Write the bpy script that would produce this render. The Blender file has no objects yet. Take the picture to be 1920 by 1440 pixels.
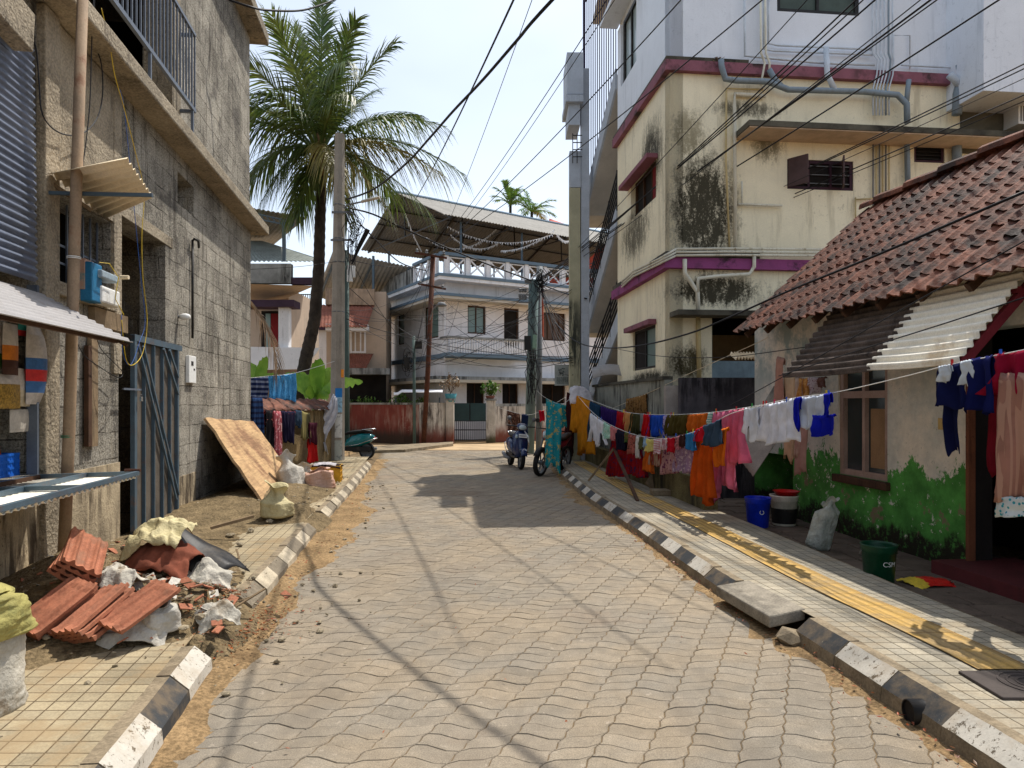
import bpy, bmesh, math, random
from mathutils import Vector, Matrix, Euler
random.seed(11)
R = math.radians
scene = bpy.context.scene
COL = scene.collection
# ------------------------------------------------------------------ camera
F, HY, EYE = 1300.0, 755.0, 1.6
cam_d = bpy.data.cameras.new('camera'); cam = bpy.data.objects.new('camera', cam_d); COL.objects.link(cam)
cam_d.sensor_width = 36; cam_d.lens = 36*F/1920; cam_d.shift_y = (HY-720)/1920
cam_d.clip_start = .05; cam_d.clip_end = 2000
cam.location = (0, 0, EYE); cam.rotation_euler = (R(90), 0, 0)
scene.camera = cam
# ------------------------------------------------------------------ light
SUN = Vector((.32, .358, 1)).normalized()       # towards the sun
el = math.asin(SUN.z); az = math.atan2(SUN.x, SUN.y)
w = bpy.data.worlds.new('World'); scene.world = w; w.use_nodes = True
wn = w.node_tree.nodes; wl = w.node_tree.links
bg = wn['Background']; sky = wn.new('ShaderNodeTexSky'); sky.sky_type = 'NISHITA'; sky.sun_disc = False
sky.sun_elevation = el; sky.sun_rotation = az; sky.air_density = 1.0; sky.dust_density = 1.6; sky.ozone_density = 1.0
hs = wn.new('ShaderNodeHueSaturation'); hs.inputs['Saturation'].default_value = .62; hs.inputs['Value'].default_value = 1.0
wl.new(sky.outputs[0], hs.inputs['Color'])
tc = wn.new('ShaderNodeTexCoord'); cn = wn.new('ShaderNodeTexNoise'); cn.inputs['Scale'].default_value = 2.2; cn.inputs['Detail'].default_value = 3
mp = wn.new('ShaderNodeMapping'); mp.inputs['Scale'].default_value = (1, 1, 2.6); wl.new(tc.outputs['Generated'], mp.inputs[0]); wl.new(mp.outputs[0], cn.inputs['Vector'])
cr = wn.new('ShaderNodeValToRGB'); cr.color_ramp.elements[0].position = .30; cr.color_ramp.elements[1].position = .85
cr.color_ramp.elements[0].color = (0, 0, 0, 1); cr.color_ramp.elements[1].color = (.5, .5, .5, 1); wl.new(cn.outputs[0], cr.inputs[0])
mx = wn.new('ShaderNodeMix'); mx.data_type = 'RGBA'; wl.new(cr.outputs[0], mx.inputs[0]); wl.new(hs.outputs[0], mx.inputs[6]); mx.inputs[7].default_value = (6.0, 6.7, 7.4, 1)
wl.new(mx.outputs[2], bg.inputs[0]); bg.inputs[1].default_value = .15
sd = bpy.data.lights.new('sun', 'SUN'); sun = bpy.data.objects.new('sun', sd); COL.objects.link(sun)
sd.energy = 3.6; sd.angle = R(.5); sd.color = (1, .945, .86)
sun.location = (0, 0, 30); sun.rotation_euler = (-SUN).to_track_quat('-Z', 'Y').to_euler()
scene.view_settings.view_transform = 'Standard'; scene.view_settings.look = 'None'
scene.view_settings.exposure = 0.5; scene.view_settings.gamma = 1
scene.cycles.max_bounces = 6; scene.cycles.diffuse_bounces = 4; scene.cycles.glossy_bounces = 2; scene.cycles.transparent_max_bounces = 6

# ------------------------------------------------------------------ helpers
def lin(r, g, b):
    f = lambda v: (v/255/12.92) if v/255 <= .04045 else ((v/255+.055)/1.055)**2.4
    return (f(r), f(g), f(b), 1)
def ray(px, py, Y): return Vector(((px-960)/F*Y, Y, EYE-(py-HY)/F*Y))
def gnd(px, py, z=0.0):
    Y = (EYE-z)*F/(py-HY); return Vector(((px-960)/F*Y, Y, z))
class Frame:
    """a vertical plane: s along it, o outward, z up"""
    def __init__(f, ox, oy, dx, dy, side=1):
        l = math.hypot(dx, dy); f.o = (ox, oy); f.d = (dx/l, dy/l); f.n = (side*dy/l, -side*dx/l)
    def pt(f, s, o, z): return Vector((f.o[0]+f.d[0]*s+f.n[0]*o, f.o[1]+f.d[1]*s+f.n[1]*o, z))
    def px(f, x, y, o=0):
        k = (x-960)/F; ox, oy = f.o[0]+f.n[0]*o, f.o[1]+f.n[1]*o
        s = (k*oy-ox)/(f.d[0]-k*f.d[1]); Y = oy+f.d[1]*s
        return s, EYE-(y-HY)/F*Y
    def s(f, x, o=0): return f.px(x, HY, o)[0]
    def at(f, x, y, o=0): s, z = f.px(x, y, o); return f.pt(s, o, z)
class MB:
    def __init__(m): m.v = []; m.f = []; m.mi = []; m.c = []
    def add(m, vs, fs, mi=0, c=None):
        b = len(m.v); m.v += [tuple(v) for v in vs]
        for f in fs: m.f.append(tuple(b+i for i in f)); m.mi.append(mi); m.c.append(c)
    def hexa(m, p, mi=0, c=None):     # p: 4 bottom ccw + 4 top
        m.add(p, [(3, 2, 1, 0), (4, 5, 6, 7), (0, 1, 5, 4), (1, 2, 6, 5), (2, 3, 7, 6), (3, 0, 4, 7)], mi, c)
    def box(m, x0, x1, y0, y1, z0, z1, mi=0, c=None):
        m.hexa([(x0, y0, z0), (x1, y0, z0), (x1, y1, z0), (x0, y1, z0), (x0, y0, z1), (x1, y0, z1), (x1, y1, z1), (x0, y1, z1)], mi, c)
    def fbox(m, fr, s0, s1, o0, o1, z0, z1, mi=0, c=None):
        P = [fr.pt(s0, o0, z0), fr.pt(s1, o0, z0), fr.pt(s1, o1, z0), fr.pt(s0, o1, z0)]
        if (P[1]-P[0]).cross(P[2]-P[1]).z < 0: P = P[::-1]
        m.hexa(P+[Vector((p.x, p.y, z1)) for p in P], mi, c)
    def obox(m, c0, ax, ay, az, mi=0, c=None):   # centre and three half axes
        c0 = Vector(c0); ax, ay, az = Vector(ax), Vector(ay), Vector(az)
        if ax.cross(ay).dot(az) < 0: ay = -ay
        P = [c0-ax-ay-az, c0+ax-ay-az, c0+ax+ay-az, c0-ax+ay-az, c0-ax-ay+az, c0+ax-ay+az, c0+ax+ay+az, c0-ax+ay+az]
        m.hexa(P, mi, c)
    def bar(m, a, b, w, h=None, up=(0, 0, 1), mi=0, c=None):
        a, b = Vector(a), Vector(b); h = h or w; d = b-a
        x = d.cross(Vector(up))
        if x.length < 1e-5: x = Vector((1, 0, 0))
        x.normalize(); y = x.cross(d).normalized()
        m.obox((a+b)/2, d/2, x*w/2, y*h/2, mi, c)
    def tube(m, pts, r, seg=8, mi=0, cap=True, c=None):
        pts = [Vector(p) for p in pts]; n = len(pts); rs = r if isinstance(r, (list, tuple)) else [r]*n
        vs = []; px = None
        for i, p in enumerate(pts):
            t = (pts[min(i+1, n-1)]-pts[max(i-1, 0)]).normalized()
            if px is None:
                px = t.cross(Vector((0, 0, 1)));
                if px.length < 1e-3: px = t.cross(Vector((0, 1, 0)))
                px.normalize()
            else: px = (px-t*px.dot(t)).normalized()
            py = t.cross(px)
            for k in range(seg):
                a = 2*math.pi*k/seg; vs.append(p+(px*math.cos(a)+py*math.sin(a))*rs[i])
        fs = [(i*seg+k, i*seg+(k+1) % seg, (i+1)*seg+(k+1) % seg, (i+1)*seg+k) for i in range(n-1) for k in range(seg)]
        if cap: fs += [tuple(range(seg))[::-1], tuple((n-1)*seg+k for k in range(seg))]
        m.add(vs, fs, mi, c)
    def cyl(m, a, b, r, r2=None, seg=12, mi=0, c=None): m.tube([a, b], [r, r if r2 is None else r2], seg, mi, True, c)
    def lathe(m, c0, prof, seg=16, mi=0, ax='z', cap=False):   # prof: (r, h)
        c0 = Vector(c0); vs = []
        for r, h in prof:
            for k in range(seg):
                a = 2*math.pi*k/seg; x, y = r*math.cos(a), r*math.sin(a)
                vs.append(c0+(Vector((x, y, h)) if ax == 'z' else Vector((x, h, y)) if ax == 'y' else Vector((h, x, y))))
        n = len(prof)
        fs = [(i*seg+k, i*seg+(k+1) % seg, (i+1)*seg+(k+1) % seg, (i+1)*seg+k) for i in range(n-1) for k in range(seg)]
        if ax == 'y': fs = [f[::-1] for f in fs]
        if cap: fs += [tuple(range(seg))[::-1], tuple((n-1)*seg+k for k in range(seg))]
        m.add(vs, fs, mi)
    def grid(m, rows, mi=0, c=None, closed=False, skip=None):
        nu = len(rows[0]); vs = [p for r in rows for p in r]; fs = []
        for i in range(len(rows)-1):
            for k in range(nu if closed else nu-1):
                if skip and skip(i, k): continue
                fs.append((i*nu+k, i*nu+(k+1) % nu, (i+1)*nu+(k+1) % nu, (i+1)*nu+k))
        m.add(vs, fs, mi, c)
    def loft(m, secs, mi=0, c=None):
        n = len(secs[0]); b = [p for s in secs for p in s]
        fs = [(i*n+k, i*n+(k+1) % n, (i+1)*n+(k+1) % n, (i+1)*n+k) for i in range(len(secs)-1) for k in range(n)]
        fs += [tuple(range(n))[::-1], tuple((len(secs)-1)*n+k for k in range(n))]
        m.add(b, fs, mi, c)
    def build(m, name, mats, parent=None, smooth=False, bevel=0, solid=0, base=None):
        me = bpy.data.meshes.new(name); org = Vector((0, 0, 0))
        if parent:
            q = parent
            while q: org += q.location; q = q.parent
        elif base is not None: org = Vector(base)
        elif m.v:
            xs = [v[0] for v in m.v]; ys = [v[1] for v in m.v]; zs = [v[2] for v in m.v]
            org = Vector(((min(xs)+max(xs))/2, (min(ys)+max(ys))/2, min(zs)))
        me.from_pydata([(v[0]-org.x, v[1]-org.y, v[2]-org.z) for v in m.v], [], m.f)
        if not isinstance(mats, (list, tuple)): mats = [mats]
        for q in mats: me.materials.append(q)
        uv = me.uv_layers.new(name='UVMap'); V = m.v; buf = [0.0]*(2*len(me.loops)); col = None
        if any(c is not None for c in m.c): col = me.color_attributes.new('tint', 'FLOAT_COLOR', 'CORNER'); cb = [1.0]*(4*len(me.loops))
        for p in me.polygons:
            p.material_index = m.mi[p.index] if len(mats) > 1 else 0; p.use_smooth = smooth
            n = p.normal
            if abs(n.z) < .8:
                t = Vector((-n.y, n.x, 0)).normalized()
                for li in p.loop_indices:
                    v = V[me.loops[li].vertex_index]; buf[2*li] = v[0]*t.x+v[1]*t.y; buf[2*li+1] = v[2]
            else:
                for li in p.loop_indices:
                    v = V[me.loops[li].vertex_index]; buf[2*li] = v[0]; buf[2*li+1] = v[1]
            if col:
                c = m.c[p.index]; c = 1.0 if c is None else c
                for li in p.loop_indices: cb[4*li] = cb[4*li+1] = cb[4*li+2] = c
        uv.data.foreach_set('uv', buf)
        if col: col.data.foreach_set('color', cb)
        me.update()
        ob = bpy.data.objects.new(name, me); COL.objects.link(ob)
        if parent: ob.parent = parent
        else: ob.location = org
        if bevel:
            b = ob.modifiers.new('bevel', 'BEVEL'); b.width = bevel; b.segments = 2; b.limit_method = 'ANGLE'; b.angle_limit = R(40)
        if solid:
            b = ob.modifiers.new('solid', 'SOLIDIFY'); b.thickness = solid; b.offset = 0
        return ob
def tag(o, label=None, cat=None, group=None, kind=None):
    if label: o['label'] = label
    if cat: o['category'] = cat
    if group: o['group'] = group
    if kind: o['kind'] = kind
    return o
def thing(name, label, cat, loc=(0, 0, 0), group=None):
    o = bpy.data.objects.new(name, None); COL.objects.link(o); o.location = loc; o.empty_display_size = .2
    return tag(o, label, cat, group)
def copy_tree(o, parent=None):
    c = o.copy(); COL.objects.link(c); c.parent = parent
    for ch in list(o.children): copy_tree(ch, c)
    return c
def wallmesh(m, fr, s0, s1, z0, z1, t, holes=(), o=0, mi=0, step=None):
    """wall slab from o-t to o with rectangular openings"""
    S = sorted({s0, s1, *[min(max(h[0], s0), s1) for h in holes], *[min(max(h[1], s0), s1) for h in holes]})
    Z = sorted({z0, z1, *[min(max(h[2], z0), z1) for h in holes], *[min(max(h[3], z0), z1) for h in holes]})
    def sol(i, j):
        if i < 0 or j < 0 or i >= len(S)-1 or j >= len(Z)-1: return False
        a, b = (S[i]+S[i+1])/2, (Z[j]+Z[j+1])/2
        return not any(h[0] < a < h[1] and h[2] < b < h[3] for h in holes)
    def q(P, nrm):
        P = [Vector(p) for p in P]; n = (P[1]-P[0]).cross(P[2]-P[0])
        if n.dot(nrm) < 0: P = P[::-1]
        m.add(P, [(0, 1, 2, 3)], mi)
    N = Vector((*fr.n, 0)); D = Vector((*fr.d, 0)); U = Vector((0, 0, 1))
    for i in range(len(S)-1):
        for j in range(len(Z)-1):
            if not sol(i, j): continue
            a, b, c, d = S[i], S[i+1], Z[j], Z[j+1]
            q([fr.pt(a, o, c), fr.pt(b, o, c), fr.pt(b, o, d), fr.pt(a, o, d)], N)
            q([fr.pt(a, o-t, c), fr.pt(b, o-t, c), fr.pt(b, o-t, d), fr.pt(a, o-t, d)], -N)
            for (ii, jj, s_, z_, nn) in ((i-1, j, (a, a), (c, d), -D), (i+1, j, (b, b), (c, d), D)):
                if not sol(ii, jj): q([fr.pt(s_[0], o, c), fr.pt(s_[0], o-t, c), fr.pt(s_[0], o-t, d), fr.pt(s_[0], o, d)], nn)
            for (jj, z_, nn) in ((j-1, c, -U), (j+1, d, U)):
                if not sol(i, jj): q([fr.pt(a, o, z_), fr.pt(b, o, z_), fr.pt(b, o-t, z_), fr.pt(a, o-t, z_)], nn)
def rnd(a, b): return random.uniform(a, b)

# ------------------------------------------------------------------ materials
class NT:
    def __init__(s, name):
        s.m = bpy.data.materials.new(name); s.m.use_nodes = True; s.t = s.m.node_tree
        s.b = s.t.nodes['Principled BSDF']; s.g = s.n('ShaderNodeNewGeometry'); s.P = s.g.outputs['Position']
    def n(s, ty, **k):
        q = s.t.nodes.new(ty)
        for a, v in k.items(): setattr(q, a, v)
        return q
    def set(s, sock, v):
        if isinstance(v, bpy.types.NodeSocket): s.t.links.new(v, sock)
        else: sock.default_value = v
    def math(s, op, a, b=None, clamp=False):
        q = s.n('ShaderNodeMath', operation=op, use_clamp=clamp); s.set(q.inputs[0], a)
        if b is not None: s.set(q.inputs[1], b)
        return q.outputs[0]
    def map(s, v, sc, rot=(0, 0, 0), loc=(0, 0, 0)):
        q = s.n('ShaderNodeMapping'); s.set(q.inputs[0], v); q.inputs['Scale'].default_value = sc; q.inputs['Rotation'].default_value = rot; q.inputs['Location'].default_value = loc
        return q.outputs[0]
    def noise(s, v, sc, det=4, ro=.6, dis=0):
        q = s.n('ShaderNodeTexNoise'); s.set(q.inputs['Vector'], v); q.inputs['Scale'].default_value = sc; q.inputs['Detail'].default_value = det; q.inputs['Roughness'].default_value = ro; q.inputs['Distortion'].default_value = dis
        return q.outputs[0]
    def vor(s, v, sc, feat='F1', out='Distance'):
        q = s.n('ShaderNodeTexVoronoi', feature=feat); s.set(q.inputs['Vector'], v); q.inputs['Scale'].default_value = sc
        return q.outputs[out]
    def rng(s, v, a, b, c=0, d=1):
        q = s.n('ShaderNodeMapRange', interpolation_type='SMOOTHSTEP'); s.set(q.inputs[0], v)
        for i, x in enumerate((a, b, c, d)): q.inputs[1+i].default_value = x
        return q.outputs[0]
    def mix(s, f, a, b, mode='MIX'):
        q = s.n('ShaderNodeMix', data_type='RGBA', blend_type=mode); s.set(q.inputs[0], f); s.set(q.inputs[6], a); s.set(q.inputs[7], b)
        return q.outputs[2]
    def scale(s, col, f):      # multiply colour by scalar socket
        q = s.n('ShaderNodeMix', data_type='RGBA', blend_type='MULTIPLY'); q.inputs[0].default_value = 1; s.set(q.inputs[6], col)
        cc = s.n('ShaderNodeCombineColor'); [s.set(cc.inputs[i], f) for i in range(3)]; s.set(q.inputs[7], cc.outputs[0]); return q.outputs[2]
    def bump(s, h, st, dist, prev=None):
        q = s.n('ShaderNodeBump'); q.inputs['Strength'].default_value = st; q.inputs['Distance'].default_value = dist; s.set(q.inputs['Height'], h)
        if prev is not None: s.set(q.inputs['Normal'], prev)
        return q.outputs[0]
    def uv(s): return s.n('ShaderNodeTexCoord').outputs['UV']
    def fin(s, col, rough=.8, nrm=None, spec=.3, metal=0):
        s.set(s.b.inputs['Base Color'], col); s.set(s.b.inputs['Roughness'], rough); s.b.inputs['Specular IOR Level'].default_value = spec; s.b.inputs['Metallic'].default_value = metal
        if nrm is not None: s.set(s.b.inputs['Normal'], nrm)
        return s.m
def vary(t, col, amt, sc, fine, fs):
    a = t.noise(t.P, sc, 5, .65); b = t.noise(t.P, fs, 2, .5)
    k = t.math('ADD', t.rng(a, .3, .7, 1-amt, 1+amt*.6), t.rng(b, .3, .7, -fine, fine))
    return t.scale(col, k)
def Mt(name, col, rough=.8, var=.2, vs=3, fine=.06, fs=70, dirt=None, amt=.5, ds=2.5, streak=1, spec=.3, metal=0, bu=.25, bs=60, bd=.006, low=None, blobs=(), thr=.5):
    t = NT(name); c = vary(t, col, var, vs, fine, fs)
    if dirt:
        v = t.map(t.P, (1, 1, .12)) if streak else t.P
        a = t.noise(v, ds*(3.2 if streak else 1), 6, .7); g = t.noise(t.P, ds*.35, 3, .6)
        k = t.math('MULTIPLY', t.rng(a, thr, thr+.16), t.rng(g, .38, .62))
        if streak: k = t.math('MAXIMUM', k, t.math('MULTIPLY', t.rng(t.noise(t.P, ds*9, 5, .75), .56, .66), t.rng(g, .45, .62)))
        k = t.math('MULTIPLY', k, amt, True)
        c = t.mix(k, c, dirt)
    for (p, rad, bc, bamt) in blobs:
        sp = t.n('ShaderNodeVectorMath', operation='SUBTRACT'); t.set(sp.inputs[0], t.P); sp.inputs[1].default_value = p
        dv = t.n('ShaderNodeVectorMath', operation='DIVIDE'); t.set(dv.inputs[0], sp.outputs[0]); dv.inputs[1].default_value = rad
        ln = t.n('ShaderNodeVectorMath', operation='LENGTH'); t.set(ln.inputs[0], dv.outputs[0])
        base = t.rng(ln.outputs['Value'], 1.15, .25)
        nn = t.noise(t.map(t.P, (1, 1, .35)), 9, 8, .78)
        nn = t.math('ADD', t.math('MULTIPLY', nn, .55), t.math('MULTIPLY', t.noise(t.P, 26, 6, .85), .45))
        k = t.rng(t.math('ADD', nn, t.math('MULTIPLY', base, .20)), .55, .72)
        k = t.math('MULTIPLY', t.math('MULTIPLY', k, base), bamt, True)
        k = t.math('MULTIPLY', k, 1.25, True)
        c = t.mix(k, c, bc)
    if low:
        z = t.n('ShaderNodeSeparateXYZ'); t.set(z.inputs[0], t.P)
        zz = t.math('ADD', z.outputs[2], t.math('MULTIPLY', t.math('SUBTRACT', t.noise(t.map(t.P, (1, 1, .3)), 5, 6, .75), .5), low[3]))
        c = t.mix(t.rng(zz, low[1], low[0]), c, low[2])
    nr = None
    if bu: nr = t.bump(t.noise(t.P, bs, 4, .6), bu, bd)
    return t.fin(c, rough, nr, spec, metal)
def corr(name, col, rough=.6, **k): return Mt(name, col, rough, **k)

def m_block(name, c1, c2, mort, bw=.44, bh=.25):
    t = NT(name); uv = t.uv()
    wob = t.n('ShaderNodeMix', data_type='VECTOR'); wob.inputs[0].default_value = .06; t.set(wob.inputs[4], uv)
    nz = t.n('ShaderNodeTexNoise'); nz.inputs['Scale'].default_value = 3; t.set(nz.inputs['Vector'], uv); t.set(wob.inputs[5], nz.outputs['Color'])
    br = t.n('ShaderNodeTexBrick'); t.set(br.inputs['Vector'], wob.outputs[1]); br.inputs['Scale'].default_value = 1
    br.inputs['Brick Width'].default_value = bw; br.inputs['Row Height'].default_value = bh; br.inputs['Mortar Size'].default_value = .007; br.inputs['Mortar Smooth'].default_value = .5
    br.inputs['Color1'].default_value = c1; br.inputs['Color2'].default_value = c2; br.inputs['Mortar'].default_value = mort; br.inputs['Bias'].default_value = 0
    big = t.noise(t.P, .9, 5, .6)
    smear = t.rng(t.noise(t.P, 2.3, 5, .7), .42, .60)                  # render smeared over part of the joints
    c = t.mix(t.math('MULTIPLY', smear, .75), br.outputs[0], c1)
    grit = t.noise(t.P, 55, 3, .8); vv = t.vor(t.P, 60)
    c = t.scale(c, t.math('ADD', t.rng(big, .3, .7, .62, 1.2), t.rng(grit, .3, .7, -.5, .5)))
    st = t.rng(t.noise(t.map(t.P, (1, 1, .1)), 6, 6, .7), .5, .7)
    c = t.mix(t.math('MULTIPLY', st, .7), c, lin(66, 58, 50))
    c = t.mix(t.math('MULTIPLY', t.rng(t.noise(t.P, 1.3, 8, .8), .54, .60), .6), c, lin(94, 90, 86))
    wh = t.math('MULTIPLY', t.rng(t.noise(t.map(t.P, (1, 1, .25)), 4, 6, .75), .60, .70), .5)
    c = t.mix(wh, c, lin(190, 178, 155))
    h = t.math('MULTIPLY', t.math('SUBTRACT', 1, br.outputs['Fac']), t.math('SUBTRACT', 1, t.math('MULTIPLY', smear, .7)))
    n = t.bump(h, .8, .025); n = t.bump(t.noise(t.P, 18, 8, .85), 1.0, .05, n); n = t.bump(vv, .35, .008, n)
    return t.fin(c, .95, n, .1)

def m_tilefloor(name, c1, c2, groove, cell=.1, amt=.5, dirtc=None):
    t = NT(name); at = t.n('ShaderNodeAttribute'); at.attribute_name = 'lay'
    uv = at.outputs['Vector']
    br = t.n('ShaderNodeTexBrick', offset=0); t.set(br.inputs['Vector'], uv); br.inputs['Scale'].default_value = 1
    br.inputs['Brick Width'].default_value = cell; br.inputs['Row Height'].default_value = cell; br.inputs['Mortar Size'].default_value = .0045; br.inputs['Mortar Smooth'].default_value = .4
    br.inputs['Color1'].default_value = c1; br.inputs['Color2'].default_value = c2; br.inputs['Mortar'].default_value = groove
    c = br.outputs[0]
    b3 = t.n('ShaderNodeTexBrick', offset=0); t.set(b3.inputs['Vector'], uv); b3.inputs['Scale'].default_value = 1
    b3.inputs['Brick Width'].default_value = cell*3; b3.inputs['Row Height'].default_value = cell*3; b3.inputs['Mortar Size'].default_value = 0
    b3.inputs['Color1'].default_value = (.8, .8, .8, 1); b3.inputs['Color2'].default_value = (1.1, 1.1, 1.1, 1)
    c = t.mix(1, c, b3.outputs[0], 'MULTIPLY')
    c = t.scale(c, t.math('ADD', t.rng(t.noise(t.P, 2, 5, .7), .3, .7, .78, 1.12), t.rng(t.noise(t.P, 90, 3, .7), .3, .7, -.14, .14)))
    c = t.mix(t.math('MULTIPLY', t.rng(t.noise(t.P, 1.7, 6, .7), .48, .62), amt), c, dirtc or lin(150, 128, 96))
    n = t.bump(t.math('SUBTRACT', 1, br.outputs['Fac']), .7, .006); n = t.bump(t.noise(t.P, 120, 3, .6), .25, .003, n)
    return t.fin(c, .9, n, .2)

def fabric(name, col, pat=None, c2=None, sc=20, tr=.25):
    t = NT(name); tc = t.n('ShaderNodeTexCoord').outputs['Object']
    c = t.scale(col, t.rng(t.noise(t.P, 6, 3, .6), .3, .7, .85, 1.12))
    if pat == 'stripe': c = t.mix(t.rng(t.math('SINE', t.math('MULTIPLY', t.noisefree(tc, 2), sc)), .1, .3), c, c2)
    elif pat == 'vstripe': c = t.mix(t.rng(t.math('SINE', t.math('MULTIPLY', t.noisefree(tc, 0), sc)), .1, .3), c, c2)
    elif pat == 'dots': c = t.mix(t.rng(t.vor(tc, sc), .34, .28), c, c2)
    elif pat == 'floral': c = t.mix(t.rng(t.noise(tc, sc, 4, .7), .54, .58), c, c2)
    elif pat == 'rough': c = t.mix(t.rng(t.noise(t.P, sc, 4, .8), .4, .6), c, c2)
    n = t.bump(t.noise(t.P, 22, 4, .6), .35, .012); n = t.bump(t.noise(t.P, 300, 2, .5), .15, .001, n)
    m = t.fin(c, .9, n, .1)
    if tr:
        tl = t.n('ShaderNodeBsdfTranslucent'); t.set(tl.inputs['Color'], c); ms = t.n('ShaderNodeMixShader'); ms.inputs[0].default_value = tr
        t.t.links.new(t.b.outputs[0], ms.inputs[1]); t.t.links.new(tl.outputs[0], ms.inputs[2]); t.t.links.new(ms.outputs[0], t.t.nodes['Material Output'].inputs[0])
    return m
def _nf(t, v, i):
    q = t.n('ShaderNodeSeparateXYZ'); t.set(q.inputs[0], v); return q.outputs[i]
NT.noisefree = _nf

M = {}
M['paver'] = None
def m_paver():
    t = NT('concrete_paver'); a = t.n('ShaderNodeAttribute'); a.attribute_name = 'tint'
    c = t.mix(t.rng(t.noise(t.P, 1.1, 4, .6), .35, .65), lin(140, 127, 108), lin(130, 122, 109))
    c = t.mix(1, c, a.outputs['Color'], 'MULTIPLY')
    sp = t.noise(t.P, 160, 3, .7); c = t.scale(c, t.rng(sp, .28, .72, .72, 1.25))
    c = t.scale(c, t.rng(t.noise(t.P, 9, 5, .7), .3, .7, .88, 1.1))
    c = t.mix(t.math('MULTIPLY', t.rng(t.noise(t.P, 14, 6, .75), .60, .66), .55), c, lin(172, 160, 144))
    c = t.mix(t.math('MULTIPLY', t.rng(t.noise(t.P, .55, 5, .65), .52, .70), .45), c, lin(136, 110, 82))
    c = t.mix(t.math('MULTIPLY', t.rng(t.noise(t.map(t.P, (1.6, .35, 1)), 1.3, 5, .7), .50, .66), .35), c, lin(104, 96, 86))
    n = t.bump(t.noise(t.P, 130, 4, .7), .45, .004); n = t.bump(t.noise(t.P, 22, 3, .6), .3, .006, n)
    return t.fin(c, .88, n, .25)
M['paver'] = m_paver()
M['sand'] = Mt('sandy_soil', lin(142, 118, 86), .97, var=.3, vs=2.5, fine=.28, fs=45, dirt=lin(98, 78, 56), amt=.6, ds=4, streak=0, bu=.8, bs=50, bd=.02, spec=.1)
M['joint'] = Mt('joint_sand', lin(112, 95, 72), .97, var=.3, vs=5, fine=.2, fs=90, spec=.1)
M['soil'] = Mt('grey_soil', lin(122, 106, 80), .97, var=.35, vs=4, fine=.3, fs=40, dirt=lin(78, 68, 54), amt=.7, ds=5, streak=0, bu=.9, bs=42, bd=.03, spec=.1)
M['tileL'] = m_tilefloor('cream_footpath_tile', lin(164, 150, 122), lin(150, 138, 114), lin(96, 82, 62), .1, .6)
M['tileR'] = m_tilefloor('grey_footpath_tile', lin(168, 158, 138), lin(152, 145, 130), lin(92, 85, 70), .1, .3)
def m_tactile():
    t = NT('yellow_tactile_tile'); at = t.n('ShaderNodeAttribute'); at.attribute_name = 'lay'; z = t.n('ShaderNodeSeparateXYZ'); t.set(z.inputs[0], at.outputs['Vector'])
    wv = t.math('SINE', t.math('MULTIPLY', z.outputs[1], 2*math.pi/.075))
    c = t.mix(t.rng(t.noise(t.P, 3, 6, .7), .42, .62), lin(190, 154, 88), lin(162, 138, 98))
    c = t.scale(c, t.math('ADD', t.rng(wv, -1, -.2, .72, 1.03), t.rng(t.noise(t.P, 80, 3, .7), .3, .7, -.12, .12)))
    br = t.n('ShaderNodeTexBrick', offset=0); t.set(br.inputs['Vector'], at.outputs['Vector']); br.inputs['Scale'].default_value = 1
    br.inputs['Brick Width'].default_value = .3; br.inputs['Row Height'].default_value = .3; br.inputs['Mortar Size'].default_value = .004
    c = t.mix(br.outputs['Fac'], c, lin(120, 92, 52))
    n = t.bump(wv, .8, .006); return t.fin(c, .85, n, .2)
M['tactile'] = m_tactile()
def m_paint(name, col, conc, thr):
    t = NT(name); c = vary(t, col, .12, 4, .05, 80)
    ch = t.math('MAXIMUM', t.rng(t.noise(t.P, 26, 8, .8), thr, thr+.03), t.rng(t.noise(t.P, 7, 8, .75), thr+.03, thr+.06))
    c = t.mix(ch, c, conc)
    c = t.mix(t.math('MULTIPLY', t.rng(t.noise(t.P, 3, 6, .7), .45, .65), .35), c, lin(150, 126, 92))
    n = t.bump(ch, .3, -.003); n = t.bump(t.noise(t.P, 40, 4, .6), .3, .006, n); return t.fin(c, .75, n, .3)
M['kw'] = m_paint('white_kerb_paint', lin(188, 182, 170), lin(92, 82, 68), .565)
M['kb'] = m_paint('black_kerb_paint', lin(52, 54, 56), lin(146, 138, 116), .64)
M['kc'] = Mt('kerb_concrete', lin(136, 122, 100), .95, var=.3, vs=6, fine=.15, dirt=lin(84, 72, 56), amt=.7, ds=5, streak=0, bu=.6)
M['kwd'] = Mt('dusty_white_kerb', lin(176, 164, 142), .9, var=.25, vs=7, fine=.12, dirt=lin(96, 86, 72), amt=.6, ds=9, streak=0)
M['kbd'] = Mt('dusty_black_kerb', lin(120, 110, 94), .9, var=.25, vs=7, fine=.12, dirt=lin(84, 76, 64), amt=.6, ds=9, streak=0)
M['block'] = m_block('concrete_block_wall', lin(186, 179, 165), lin(156, 150, 138), lin(84, 78, 70))
M['block_dk'] = m_block('shaded_block_wall', lin(120, 106, 84), lin(104, 92, 76), lin(60, 52, 44))  # darker copy of the block wall, door recess shade put into its colour
M['render'] = Mt('rough_cement_render', lin(152, 140, 120), .95, var=.3, vs=1.6, fine=.22, fs=50, dirt=lin(58, 50, 42), amt=.75, ds=2.2, bu=.9, bs=28, bd=.03)
M['dado'] = Mt('stained_lime_plaster', lin(176, 160, 132), .95, var=.3, vs=2, fine=.1, dirt=lin(56, 44, 32), amt=.95, ds=2.6, bu=.5, bs=30, bd=.02, thr=.42)
M['dark'] = Mt('dark_interior', lin(34, 30, 28), .95, var=.3)  # near-black colour stands in for the shade inside rooms and openings
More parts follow.
